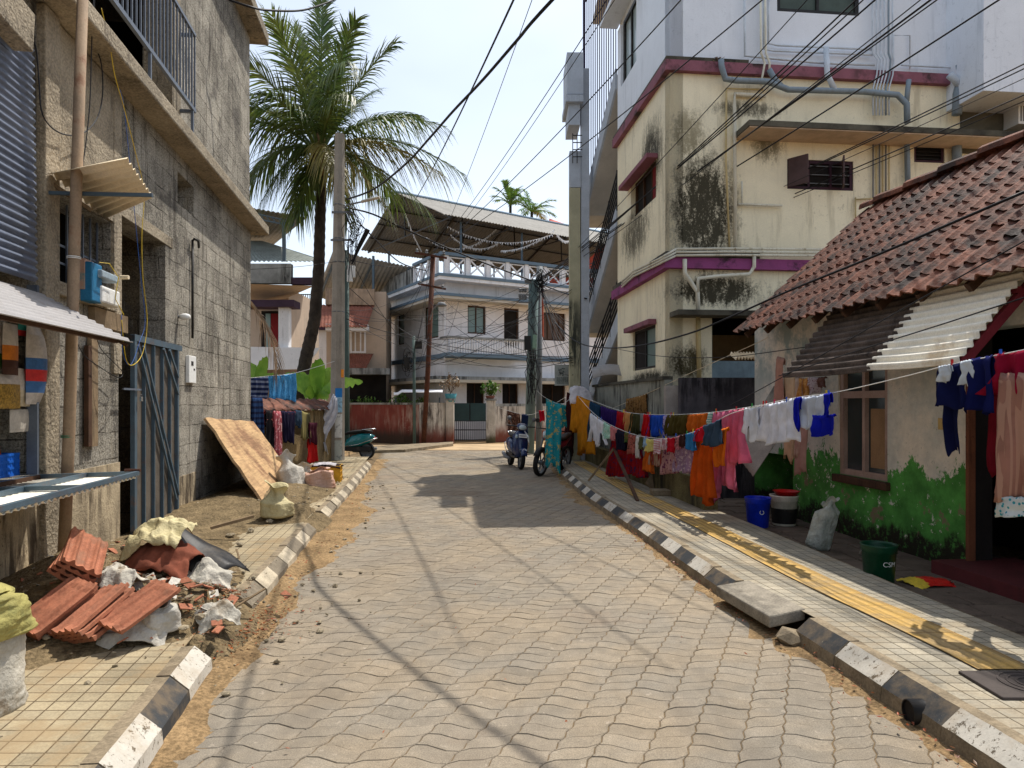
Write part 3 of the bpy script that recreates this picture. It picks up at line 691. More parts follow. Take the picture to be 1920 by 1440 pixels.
Wf = Lf.at(70, 893, .02); b0 = tip+dirv*2.6+Vector((0, 0, .0)); w0 = Wf+dirv*2.6; m = MB()
for a, b in ((tip, b0), (Wf, w0), (tip, Wf), (tip+dirv*.9, Wf+dirv*.9), (tip+dirv*1.8, Wf+dirv*1.8), ((tip+Wf)/2, (b0+w0)/2)): m.bar(a, b, .035, .03)
m.build('frame', M['steel'], t)
m = MB(); corrug(m, Wf+Vector((0, 0, -.028)), w0+Vector((0, 0, -.028)), tip+Vector((0, 0, -.028)), .009, .07, nv=1); m.build('sheet', M['sheet_wh'], t, True, solid=.003)
m = MB(); m.tube([tip+Vector((-.1, .01, .02)), tip+Vector((.02, .01, .02))], .012); m.build('hinge_pin', M['rustdk'], t)
# goods in the shop opening
random.seed(3)
def packet(px0, py0, px1, py1, o, mats, label, cat='packet', bulge=.03, name='hanging_packet'):
    s0, z1 = Lf.px(px0, py0, o); s1, z0 = Lf.px(px1, py1, o); m = MB(); n = 6; k = 7
    for sd in (1, -1):
        rows = []
        for j in range(k+1):
            v = j/k; r = []
            for i in range(n+1):
                u = i/n; b = math.sin(math.pi*u)*math.sin(math.pi*min(1, max(0, v)))**.6*bulge
                tw = 1 if len(mats) == 1 else 1; nar = 1-.12*max(0, .25-v)*4*(bulge > .02)
                r.append(Lf.pt(s0+(s1-s0)*(.5+(u-.5)*nar), o+sd*(b+.001), z1+(z0-z1)*v))
            rows.append(r)
        if sd < 0: rows = rows[::-1]
        for j in range(k):
            m.grid(rows[j:j+2], (j*len(mats)//k) if sd > 0 else ((k-1-j)*len(mats)//k))
    ob = m.build(name, mats, smooth=True); tag(ob, label, cat, 'goods hanging in the shop opening'); return ob
c_ = lambda n, *rgb, **k: Mt(n, lin(*rgb), k.pop('rough', .5), var=.2, vs=12, bu=.2, bs=40, bd=.01, **k)
snk = Mt('gold_snack_print', lin(150, 118, 50), .4, var=.3, vs=30, fine=.3, fs=60, dirt=lin(70, 50, 20), amt=.8, ds=12, streak=0)
whp = c_('white_packet_film', 188, 180, 172); brn = c_('brown_packet_print', 60, 30, 20); org_ = c_('orange_packet_print', 190, 110, 36); tealp = c_('teal_packet_film', 60, 150, 140)
bluep = c_('blue_packet_print', 60, 100, 150); redp = c_('red_packet_print', 190, 50, 50)
packet(-12, 700, 38, 766, .0, [whp, snk, snk, snk, snk], 'gold and white snack packet hanging lowest at the shop front', bulge=.03)
packet(4, 604, 34, 704, .03, [whp, whp, org_, brn, brn], 'white packet with orange and dark brown print hanging under the awning', bulge=.04)
packet(48, 604, 86, 758, .02, [whp, whp, bluep, redp, bluep, whp], 'clear plastic bag holding blue and red printed packs', bulge=.07)
packet(34, 592, 66, 634, -.03, [tealp, tealp, redp], 'teal and red card of sachets under the awning edge', bulge=.01)
packet(-14, 596, 12, 690, -.02, [whp, whp, c_('green_packet_print', 50, 90, 40)], 'white packet with green print at the left edge of the shop', bulge=.03)
packet(18, 768, 62, 808, -.04, [c_('dull_white_box', 186, 178, 166, rough=.8)], 'dull white carton card hanging below the gold snack packet', bulge=.012)
packet(30, 690, 56, 762, -.01, [whp, c_('cream_pack', 190, 176, 150)], 'narrow cream packet hanging behind the clear bag', bulge=.02)
def crate(label, c0, ax, ay, h, mat_, name='plastic_crate', cols=8, rws=3):
    c0 = Vector(c0); ax, ay = Vector(ax), Vector(ay); t = thing(name, label, 'crate', c0); m = MB(); up = Vector((0, 0, 1)); X, Y = ax.normalized(), ay.normalized()
    m.obox(c0+up*.012, ax, ay, up*.012)
    for sg, a, b, L2 in ((1, ax, ay, ay.length), (-1, ax, ay, ay.length), (1, ay, ax, ax.length), (-1, ay, ax, ax.length)):
        ctr = c0+a*sg; bd = b.normalized(); an = a.normalized()
        nC = max(3, int(L2*2/.055))
        for i in range(nC+1): m.obox(ctr+bd*(-L2+2*L2*i/nC)+up*h/2, bd*.006, an*.007, up*h/2)
        for z in [h*k/rws for k in range(rws+1)]: m.obox(ctr+up*(z+.0), bd*(L2+.008), an*.009, up*.010)
        m.obox(ctr+up*h*.5, bd*L2, an*.003, up*h*.48)
    m.build('body', mat_, t); return t
s_, z_ = Lf.px(10, 905, -.12); q = Lf.pt(s_, -.25, 1.03)
crate('blue plastic bottle crate on the shop counter', q, (Lf.n[0]*.15, Lf.n[1]*.15, 0), (Lf.d[0]*.14, Lf.d[1]*.14, 0), .16, c_('blue_crate_plastic', 30, 96, 190))
t = thing('soft_drink_bottle', 'orange drink bottle standing in the blue crate', 'bottle', q); m = MB()
m.lathe(q+Vector((0.03, .05, .05)), [(.001, 0), (.033, .005), (.034, .12), (.026, .17), (.012, .22), (.012, .235)], 12); m.build('body', c_('orange_drink', 200, 84, 20, rough=.2), t, True)
m = MB(); m.lathe(q+Vector((0.03, .05, .285)), [(.014, 0), (.014, .02), (.001, .021)], 10); m.build('cap', c_('orange_cap', 220, 110, 30), t)
# shop shelves behind
m = MB()
for z in (1.25, 1.75, 2.2): m.fbox(Lf, 1, s_sh-.1, -1.3, -.9, z, z+.03)
m.build('shop_shelf', M['timber_dk'], T); m = MB(); m.fbox(Lf, -1.2, s_sh, -.6, .06, .985, 1.018); m.build('counter', M['timber_dk'], T)
m = MB(); m.fbox(Lf, s_sh-.03, s_sh, -.05, .03, 1.02, 2.55); m.build('shop_post', M['rail'], T)
# long rusty pole
pA = ray(118, 985, 5.75); pA.z = .15; pB = ray(157, -60, 5.6)
t = thing('rusty_pole', 'tall rusty leaning pipe standing before the block building', 'pole', pA); m = MB()
m.tube([pA, pA.lerp(pB, .25)+Vector((.01, 0, 0)), pA.lerp(pB, .6), pB], [.047, .045, .043, .04], 14); m.build('pipe', M['rust'], t, True)
for f_, mm in ((.235, 'green_binding'), (.53, 'pale_binding')):
    m = MB(); c0 = pA.lerp(pB, f_)
    for dz in (0, .012): m.lathe(c0+Vector((0, 0, dz)), [(.050, -.004), (.054, 0), (.050, .004)], 14)
    m.build('wire_binding', M['white'] if 'pale' in mm else c_('green_wire', 60, 120, 90), t)
m = MB(); a = ray(54, 361, 5.7); b = ray(286, 366, 5.75); m.bar(a, b, .028, .028); tag(m.build('steel_bar', M['steel']), 'thin dark steel bar lashed across the rusty pole', 'bar')
# little cream awning
c1, c2, c3, c4 = Lf.at(92, 322, .08), Lf.at(196, 408, .02), ray(285, 368, 6.25), ray(236, 294, 5.3)
t = thing('window_awning', 'small cream corrugated sheet awning tilted above the barred window', 'awning', c1); m = MB()
P00, P10, P01 = c1, c2, c4; rows = []
for j in range(3):
    r = []; a = c1.lerp(c4, j/2); b = c2.lerp(c3, j/2); N = (c2-c1).cross(c4-c1).normalized()
    for i in range(73): r.append(a.lerp(b, i/72)+N*.016*math.cos(2*math.pi*i/9))
    rows.append(r)
m.grid(rows); m.build('sheet', M['sheet_cr'], t, True, solid=.004)
m = MB(); m.bar(Lf.at(98, 345, .05), Lf.at(172, 395, .3), .03, .03); m.build('batten', M['timber'], t)
# meter boards
mb = thing('electric_meter_board', 'blue and white electric meter boxes on a wooden board', 'meter box', Lf.at(200, 560, .05)); bo = .16
def fpx(m, x0, y0, x1, y1, o0, o1, fr=Lf, mi=0):
    s0, z1 = fr.px(x0, y0, o1); s1, z0 = fr.px(x1, y1, o1)
    if s0 > s1: s0, s1 = s1, s0
    if z0 > z1: z0, z1 = z1, z0
    m.fbox(fr, s0, s1, o0, o1, z0, z1, mi)
m = MB(); fpx(m, 159, 484, 176, 548, .04, .1); m.build('backing_board', Mt('painted_timber', lin(176, 140, 120), .8, dirt=lin(90, 130, 130), amt=.8, ds=6, streak=0), mb, bevel=.004)
m = MB(); fpx(m, 173, 490, 192, 570, .05, .16); m.build('blue_box', c_('blue_enamel', 40, 110, 150), mb, bevel=.012)
m = MB(); fpx(m, 192, 505, 222, 532, .06, .2); m.build('grey_meter', c_('grey_blue_meter', 150, 166, 176), mb, bevel=.012)
m = MB(); fpx(m, 192, 534, 226, 578, .05, .18); m.build('white_meter', M['white'], mb, bevel=.02)
m = MB(); q = Lf.at(226, 520, .2); m.cyl(q, q+Vector((.08, 0, 0)), .02, seg=10); m.build('connector', M['sheet_cr'], mb)
m = MB(); m.tube([Lf.at(186, 492, .2), Lf.at(205, 494, .26), Lf.at(222, 520, .24), Lf.at(216, 560, .22), Lf.at(232, 590, .2)], .004, 6); m.build('yellow_wire', c_('yellow_wire_sheath', 220, 190, 40), mb)
m = MB(); fpx(m, 178, 575, 240, 625, .0, .06); o = m.build('timber_block', M['timber']); tag(o, 'short weathered timber block fixed under the meter boxes', 'timber')
m = MB(); m.obox((Lf.at(165, 650, .04)+Lf.at(165, 835, .04))/2, Vector((*Lf.d, 0))*.035, Vector((*Lf.n, 0))*.02, Vector((0, 0, .47))); tag(m.build('timber_post', M['timber_dk']), 'dark narrow timber post fixed to the block wall beside the rusty pole', 'post')
m = MB(); fpx(m, 172, 628, 184, 836, .01, .05); tag(m.build('timber_post', M['timber']), 'pale split timber post nailed to the block wall beneath the meters', 'post')
# hanging cables on the left wall
def cable(name, pts, r, mat_, label, cat='cable', group=None, n=6):
    pts = [Vector(p) for p in pts]; P = []
    for i in range(len(pts)-1):        # catmull
        p0, p1, p2, p3 = pts[max(i-1, 0)], pts[i], pts[i+1], pts[min(i+2, len(pts)-1)]
        for k in range(n):
            u = k/n; P.append(.5*((2*p1)+(p2-p0)*u+(2*p0-5*p1+4*p2-p3)*u*u+(3*p1-p0-3*p2+p3)*u**3))
    P.append(pts[-1]); m = MB(); m.tube(P, r, 6); o = m.build(name, mat_, smooth=True); return tag(o, label, cat, group)
cable('loose_cable', [Lf.at(x, y, .12) for x, y in ((44, 58), (66, 85), (73, 150), (80, 215), (110, 248), (150, 252), (180, 225), (192, 180), (190, 120), (176, 70), (178, -20))], .006, M['cable'], 'looping black cable hanging in a big loop behind the rusty pole')
cable('loose_cable', [Lf.at(x, y, .2) for x, y in ((176, -20), (172, 80), (168, 200), (158, 290), (150, 330))], .005, M['cable'], 'thin dark cable dropping to the cream window awning')
cable('yellow_cable', [Lf.at(x, y, .25) for x, y in ((190, 15), (205, 80), (215, 140), (232, 200), (255, 290), (270, 360), (266, 440), (268, 520), (276, 600), (268, 660), (250, 684), (236, 672), (228, 600))], .004, c_('yellow_cable_sheath', 200, 170, 50), 'thin yellow cable hanging down the wall to the steel gate')
cable('blue_cable', [Lf.at(x, y, .24) for x, y in ((213, 130), (220, 160), (234, 215), (262, 500), (272, 600), (262, 640), (245, 684), (230, 660), (228, 590))], .003, c_('blue_cable_sheath', 50, 90, 160), 'thin blue cable hanging beside the yellow cable')
cable('bent_wire', [Lf.at(x, y, .1) for x, y in ((140, 610), (144, 640), (160, 668), (190, 690), (222, 708), (230, 698), (214, 680), (190, 655), (180, 630))], .004, M['cable'], 'bent dark wire hanging on the wall beneath the awning tip')
# small fittings on far wall
m = MB(); m.tube([Lf.at(361, 450, .03), Lf.at(361, 634, .03)], .017, 8); m.tube([Lf.at(361, 452, .03), Lf.at(364, 448, .07), Lf.at(372, 452, .08), Lf.at(373, 464, .06)], .017, 8)
for y in (520, 612): m.lathe(Lf.at(361, y, .03), [(.019, -.01), (.019, .01)], 8)
tag(m.build('conduit', M['plast_dk'], smooth=True), 'black conduit pipe with hooked top running down the block wall', 'pipe')
m = MB(); fpx(m, 355, 666, 368, 719, .0, .05); t = thing('meter_cover', 'narrow white meter cover on the wall beside the gate', 'meter box', Lf.at(361, 719, 0)); m.build('case', M['white'], t, bevel=.008)
m = MB(); fpx(m, 359, 677, 363, 686, .05, .053); fpx(m, 363.5, 691, 366, 695, .05, .053); m.build('dial_window', M['dark'], t)
q = Lf.at(347, 594, .09); t = thing('wall_lamp', 'white bulb lamp on the block wall above the gate corner', 'lamp', q); m = MB(); m.lathe(q, [(.001, -.07), (.03, -.06), (.045, -.02), (.045, .02), (.03, .06), (.001, .065)], 14, 0, 'x'); m.build('bulb', M['white'], t, True)
m = MB(); m.tube([q-Vector((.1, 0, 0)), q-Vector((.04, 0, 0))], .02, 8); m.build('holder', M['grey'], t)
# steel gate
g0, g1, gz0, gz1 = Lf.s(248, .05), Lf.s(332, .05), .17, 2.33
t = thing('steel_gate', 'tall blue grey steel gate with diagonal braces and padlock', 'gate', Lf.pt((g0+g1)/2, .05, 0)); m = MB(); o0, o1 = .03, .075
m.fbox(Lf, g0, g0+.07, o0, o1, gz0, gz1); m.fbox(Lf, g1-.05, g1, o0, o1, gz0, gz1); m.fbox(Lf, g0, g1+.12, o0, o1+.002, gz1-.06, gz1+.01); m.fbox(Lf, g0, g1, o0, o1, gz0-.02, gz0+.04)
m.build('frame', M['steel'], t); m = MB(); w = g1-g0
for f_ in (.22, .42, .62, .80): m.fbox(Lf, g0+w*f_-.012, g0+w*f_+.012, o0+.004, o1-.004, gz0, gz1-.05)
m.build('upright', M['steel'], t); m = MB()
for a, b in (((.06, gz1-.1), (.92, gz0+.2)), ((.16, gz1-.1), (.98, gz0+.25)), ((.60, gz1-.08), (.97, gz1-.62)), ((.74, gz1-.08), (.97, gz1-.4))):
    m.bar(Lf.pt(g0+w*a[0], .08, a[1]), Lf.pt(g0+w*b[0], .08, b[1]), .03, .02, (*Lf.n, 0))
m.build('brace', M['steel'], t)
m = MB(); wallmesh(m, Lf, g0+.05, g1-.04, gz0, gz1-.05, .006, [], .036); m.build('sheet', Mt('dull_brown_sheet', lin(96, 88, 78), .7, var=.3, vs=3, dirt=lin(50, 44, 40), amt=.6), t)
m = MB(); s_, z_ = Lf.px(262, 733); m.fbox(Lf, g0-.35, g0+.12, .085, .1, z_, z_+.02); m.build('bolt', M['rail'], t)
m = MB(); q = Lf.at(265, 748, .11); m.obox(q, (0, .02, 0), (.008, 0, 0), (0, 0, .025)); m.tube([q+Vector((0, -.012, .02)), q+Vector((0, -.012, .05)), q+Vector((0, .012, .05)), q+Vector((0, .012, .02))], .004, 6); m.build('padlock', M['chrome'], t)

# plywood board leaning on the wall
b1 = Lf.at(383, 785, .04); b2 = Lf.at(474, 791, .04); f1 = gnd(497, 950, .17); f2 = ray(540, 898, 13.9)
f2 = f1+(b2-b1)*.98+Vector((.02, 0, .0)); N = (b2-b1).cross(f1-b1).normalized()*.035; m = MB()
if N.x < 0: N = -N
rows = []
for j in range(13):
    v = j/12; r = []
    for i in range(25):
        u = i/24; p = b1.lerp(b2, u).lerp(f1.lerp(f2, u), v); p += N*.6*nz(u*3, v*3, 1, 3)
        r.append(p+Vector((0, .03*nz(0, v*9) if i in (0, 24) else 0, .02*nz(u*8, 0) if j in (0, 12) else 0)))
    rows.append(r)
m.grid(rows); o = m.build('plywood_board', M['ply'], solid=.035); tag(o, 'large worn plywood board leaning against the block wall', 'board')
# ------------------------------------------------------------------ sacks, clay tiles, rubbish on the left footpath
def blob(c, r, seed, crump=.25, flat=0.0, sub=4, freq=1.6, lean=0, open_top=False):
    bm = bmesh.new(); bmesh.ops.create_icosphere(bm, subdivisions=sub, radius=1); m = MB(); vs = []
    k = Vector((seed*3.1, seed*1.7, seed*.9))
    for v in bm.verts:
        n = v.co.normalized(); d = 1+crump*mnoise.noise(n*freq+k)+crump*.55*(1-2*abs(mnoise.noise(n*freq*2.7+k)))*.5+crump*.22*mnoise.noise(n*freq*8+k)
        sx = 1+.12*(n.z < 0)*(-n.z); p = Vector((n.x*r[0]*d*sx, n.y*r[1]*d*sx, n.z*r[2]*d))
        p.z += r[2]*.8; p.x += lean*max(0, p.z)
        if p.z < flat: p.z = flat+(p.z-flat)*.1
        if open_top and n.z > .75:
            q = (n.z-.75)/.25; p.z -= r[2]*.7*q
        vs.append(Vector(c)+p)
    bm.verts.index_update(); fs = [tuple(v.index for v in f.verts) for f in bm.faces]; bm.free(); m.add(vs, fs); return m
def sackmesh(c, r, h, seed, tilt=(0, 0, 0), full=.6, folds=5, ruff=.2):
    rr = random.Random(seed*7+1); ph = [rr.uniform(0, 6.28) for _ in range(6)]; n, k = 56, 34; rot = Euler([R(a) for a in tilt]).to_matrix(); rows = []
    for j in range(k+1):
        t_ = j/k; z = h*t_; row = []
        prof = (math.sin(min(1, t_/.14)*math.pi/2)**.6)*(1-.10*t_) if t_ < full else (1-.10*full)*(1-.62*math.sin(math.pi*min(1, (t_-full)/(1-full)*.85)))
        ff = max(0, t_-full*.55)/(1-full*.55)
        for i in range(n):
            a = 2*math.pi*i/n; d = 1+(.05+ruff*ff)*math.sin(folds*a+ph[0]+2*t_)*(.6+.4*math.sin(2*a+ph[1]))+.10*math.sin(2*a+ph[2])+.07*math.sin(3*a+ph[3]+t_*3)
            q = Vector((math.cos(a), math.sin(a), t_*2)); d += .16*mnoise.noise(q*1.3+Vector((seed, 0, 0)))+.10*(.5-abs(mnoise.noise(q*3.2+Vector((0, seed, 0)))))+.03*mnoise.noise(q*9)
            p = Vector((math.cos(a)*r[0]*prof*d, math.sin(a)*r[1]*prof*d, z+.06*h*ff*math.sin(3*a+ph[4])-.1*h*ff*math.sin(a+ph[5]))); row.append(p)
        rows.append(row)
    q0 = [rot@p for r_ in rows for p in r_]; mz = min(p.z for p in q0); m = MB(); out = []; i = 0
    for r_ in rows: out.append([Vector(c)+Vector((p.x, p.y, max(0, p.z-mz-.02))) for p in q0[i:i+n]]); i += n
    m.grid(out, closed=True); m.add(out[0], [tuple(range(n))[::-1]]); return m
def sack(px, py, r, h, mat_, label, seed, base=None, **k):
    c = base if base is not None else onsoil(px, py); c.z -= .015; o = sackmesh(c, r, h, seed, **k).build('sack', mat_, smooth=True, solid=.003); return tag(o, label, 'sack')
white2 = Mt('grey_white_woven_sack', lin(186, 180, 166), .75, var=.25, vs=7, dirt=lin(112, 94, 70), amt=.9, ds=6, streak=0, bu=.6, bs=30, bd=.02)
ygr = Mt('olive_yellow_woven_sack', lin(160, 152, 90), .8, var=.25, vs=5, dirt=lin(90, 100, 66), amt=.8, ds=3, streak=0, bu=.6, bs=30, bd=.02)
c = gnd(-42, 1330, .15); c.z = .14
sack(0, 0, (.17, .19), .42, white2, 'full white woven sack standing under a green and yellow one at the left edge', 4.2, base=c.copy(), full=.97, ruff=.05)
sack(0, 0, (.20, .22), .24, ygr, 'green and yellow sack lying on top of a full white sack', 5.1, base=c+Vector((0, .0, .37)), full=.93, ruff=.05)
sack(300, 1178, (.10, .10), .2, M['sackw'], 'small filled white sack leaning beside the flat open sack', 12, full=.8)
sack(520, 968, (.21, .16), .42, M['sacky'], 'open topped yellow sack standing at the foot of the plywood board', 16, full=.5, ruff=.2)
sack(552, 920, (.2, .2), .62, M['sackw'], 'white sack with dark print slumped behind the plywood board', 17, full=.6, tilt=(0, -15, 0), base=gnd(552, 920, .16))
sack(575, 915, (.22, .2), .42, white2, 'grey white sack with black print beside the yellow crate', 18, full=.6, base=gnd(572, 914, .16))
sack(596, 916, (.24, .22), .36, Mt('pinkish_sack', lin(196, 160, 140), .7, var=.2, vs=4, dirt=lin(150, 90, 70), amt=.9, ds=4, streak=0, bu=.5), 'pinkish white bulging sack nearest the yellow crate', 19, full=.85, base=gnd(597, 916, .16))
# yellow cloth and black sheet over the heap
def crumple(c, ax, ay, amp, seed, n=34, fall=.1, f=2.2):
    m = MB(); c, ax, ay = Vector(c), Vector(ax), Vector(ay); rows = []
    for j in range(n+1):
        r = []
        for i in range(n+1):
            u, v = 2*i/n-1, 2*j/n-1; q = 1+.12*mnoise.noise(Vector((u*2, v*2, seed)))
            h = amp*((1-2*abs(mnoise.noise(Vector((u*f, v*f, seed)))))+.38*mnoise.noise(Vector((u*f*2.5, v*f*2.5, seed+3)))+.2*(.5-abs(mnoise.noise(Vector((u*f*5+v*2, v*f*2, seed+5))))))
            p = c+ax*u*q+ay*v*q; p.z += h-fall*(u*u+v*v); p.x += amp*.6*mnoise.noise(Vector((u*3, v*3, seed+8))); r.append(p)
        rows.append(r)
    m.grid(rows); return m
def rag(px, py, rx, ry, dz, amp, seed, mat_, label, f=2.0, fall=.06, rz=0, tilt=.0):
    c = onsoil(px, py)+Vector((0, 0, dz)); a = R(rz); ax = Vector((math.cos(a)*rx, math.sin(a)*rx, tilt)); ay = Vector((-math.sin(a)*ry, math.cos(a)*ry, .03))
    return tag(crumple(c, ax, ay, amp, seed, 44, fall, f).build('sack', mat_, smooth=True, solid=.004), label, 'sack')
rag(255, 1185, .18, .11, .05, .035, 1.3, M['sackw'], 'flat open white sack lying in front of the small clay tile', 1.0, .06, 15)
rag(222, 1096, .16, .12, .09, .05, 7.7, white2, 'torn whitish sack between the two clay tile stacks', 1.2, .09, -20)
rag(385, 1092, .18, .13, .11, .06, 9.4, white2, 'crumpled white woven sack on the middle of the rubble heap', 1.0, .10, 20)
rag(408, 1155, .13, .08, .06, .04, 12.2, white2, 'frayed white sack end lying close to the kerb gap', 1.3, .07, 40)
p = onsoil(300, 1060)+Vector((0, 0, .27))
o = crumple(p+Vector((0, 0, .02)), (.22, -.05, .02), (0, .17, .05), .055, 2.2, fall=.07, f=1.6).build('yellow_sheet', M['sacky'], smooth=True, solid=.004); tag(o, 'crumpled pale yellow woven sheet thrown over the rubble by the gate', 'sheet')
o = crumple(p+Vector((.06, -.08, -.11)), (.26, -.05, 0), (0, .2, .05), .04, 5.2, fall=.1).build('orange_cloth', Mt('dirty_orange_rag', lin(120, 66, 48), .95, var=.3, vs=8), smooth=True, solid=.004); tag(o, 'dirty orange rag showing below the yellow sheet', 'cloth')
m = MB(); rows = []; a = onsoil(270, 1030)+Vector((0, .05, .12)); b = onsoil(430, 1100)+Vector((0, 0, .05))
for i in range(19):
    u = i/18; r = []
    for j in range(13):
        v = j/12-.5; q = a.lerp(b, u); q = q+Vector((.20*v, .30*v, .07*math.cos(v*3)+.03*math.sin(u*7+v*3)+.09*math.sin(math.pi*u)+.025*nz(u*4, v*4, 1, 2))); r.append(q)
    rows.append(r)
m.grid(rows); o = m.build('black_sheet', M['plast_dk'], smooth=True, solid=.006); tag(o, 'curled black roofing sheet lying across the rubble heap', 'sheet')
# broken bits over the heap
random.seed(71); m = MB(); mats_ = [M['clay'], M['stone'], M['sackw'], M['timber']]
for i in range(420):
    x, y = random.gauss(-2.55, .45), random.gauss(4.85, .5)
    if x > xat(KL, y)+.25 or x < wallx(y)+.1 or (x > xat(KL, y)-.2 and not 4.3 < y < 5.25) or y < 4.1: continue
    k = random.choice([0, 0, 1, 1, 1, 2, 3]); s = rnd(.012, .04)
    if k in (1,): rock(m, (x, y, soil_z(x, y)+s*.2), s*.8, 1)
    else:
        e = Euler((rnd(-.6, .6), rnd(-.6, .6), rnd(0, 6))).to_matrix(); L1 = s*(3 if k == 3 else 1.2); m.obox((x, y, soil_z(x, y)+.008), e@Vector((L1, 0, 0)), e@Vector((0, s*(.25 if k == 3 else .8), 0)), e@Vector((0, 0, .004 if k != 2 else .001)), k)
tag(m.build('rubble_fragments', mats_), kind='stuff')
# mangalore tiles
def clay_tile():
    m = MB(); W, Ln = .25, .41; rows = []
    def h(u):
        a = abs(u); return .030*math.exp(-((a-.50)/.11)**2)+.020*math.exp(-((a-.95)/.08)**2)+.014*math.exp(-(u/.13)**2)
    for j in range(13):
        v = j/12; r = []
        for i in range(33):
            u = 2*i/32-1; k = .012 if (j in (0, 12)) else .0; e = .010 if v > .9 or v < .06 else 0
            r.append(Vector((u*W/2*(1-(.07 if v > .92 else 0)), (v-.5)*Ln, h(u)*(1-.5*(v > .9))+e)))
        rows.append(r)
    m.grid(rows); bot = [[p-Vector((0, 0, p.z+.004)) for p in (r[0], r[8], r[16], r[24], r[32])] for r in (rows[0], rows[-1])]
    ed = [rows[0][i] for i in range(33)]+[rows[j][32] for j in range(1, 13)]+[rows[12][i] for i in range(31, -1, -1)]+[rows[j][0] for j in range(11, 0, -1)]
    lo = [Vector((p.x, p.y, -.006)) for p in ed]; k = len(ed); m.add(ed+lo, [(q, k+q, k+(q+1) % k, (q+1) % k) for q in range(k)]+[tuple(range(k, 2*k))])
    return m
tile0 = clay_tile().build('clay_roof_tile', M['clay'], base=(0, 0, 0)); used = False
def put_tile(pos, eul, label, group):
    global used
    o = tile0 if not used else tile0.copy()
    if used: COL.objects.link(o)
    used = True; o.location = pos; o.rotation_euler = [R(a) for a in eul]; tag(o, label, 'roof tile', group)
g1 = 'clay tiles stacked against the wall'
c0 = onsoil(160, 1035, .20)
for k in range(4): put_tile(c0+Vector((-.022*k, .006*k, -.028*k)), (24, 34+2*k, 38-3*k), ['uppermost new clay tile of the leaning stack near the rusty pole', 'clay tile hidden under the uppermost one in the leaning stack near the rusty pole'][min(k, 1)], g1)
c0 = onsoil(104, 1135, .11)
for k in range(3): put_tile(c0+Vector((-.02*k, .03*k, -.028*k)), (30-3*k, 8, -24+2*k), ['top clay tile of the stack leaning by the foot of the wall, half in shade', 'clay tile beneath the top one of the half shaded stack'][min(k, 1)], g1)
c0 = onsoil(170, 1142, .12)
for k in range(4): put_tile(c0+Vector((.02*k, .02*k, -.028*k)), (27-2*k, -12, -26+2*k), ['top clay tile of the front stack beside the flat white sack', 'clay tile under the top one of the front stack beside the flat white sack'][min(k, 1)], g1)
c0 = onsoil(262, 1136, .17); put_tile(c0, (24, 6, -28), 'single broken clay tile lying on a torn sack', 'loose clay tiles'); tile0_s = None
random.seed(8)
for i, (x, y, r_) in enumerate(((375, 1168, .05), (450, 1015, .05), (470, 990, .07), (432, 1000, .06), (505, 975, .05), (345, 1180, .035))):
    q = gnd(x, y, .2); m = MB(); rock(m, (q.x, q.y, soil_z(q.x, q.y)+r_*.3), r_, 0, .6)
    tag(m.build('rubble_stone', M['stone']), ['grey stone beside the frayed sack near the kerb', 'broken concrete lump left of a larger one before the gate', 'largest broken concrete lump in the soil before the plywood board', 'small concrete lump close to the gate foot', 'flat concrete lump beside the yellow sack', 'small pale pebble at the edge of the left footpath tiles'][i], 'stone')
m = MB(); a = gnd(395, 990, .3); m.bar(a, a+Vector((.35, .25, .08)), .04, .03); tag(m.build('wood_offcut', M['timber']), 'short wooden offcut lying on the rubble by the gate', 'wood')

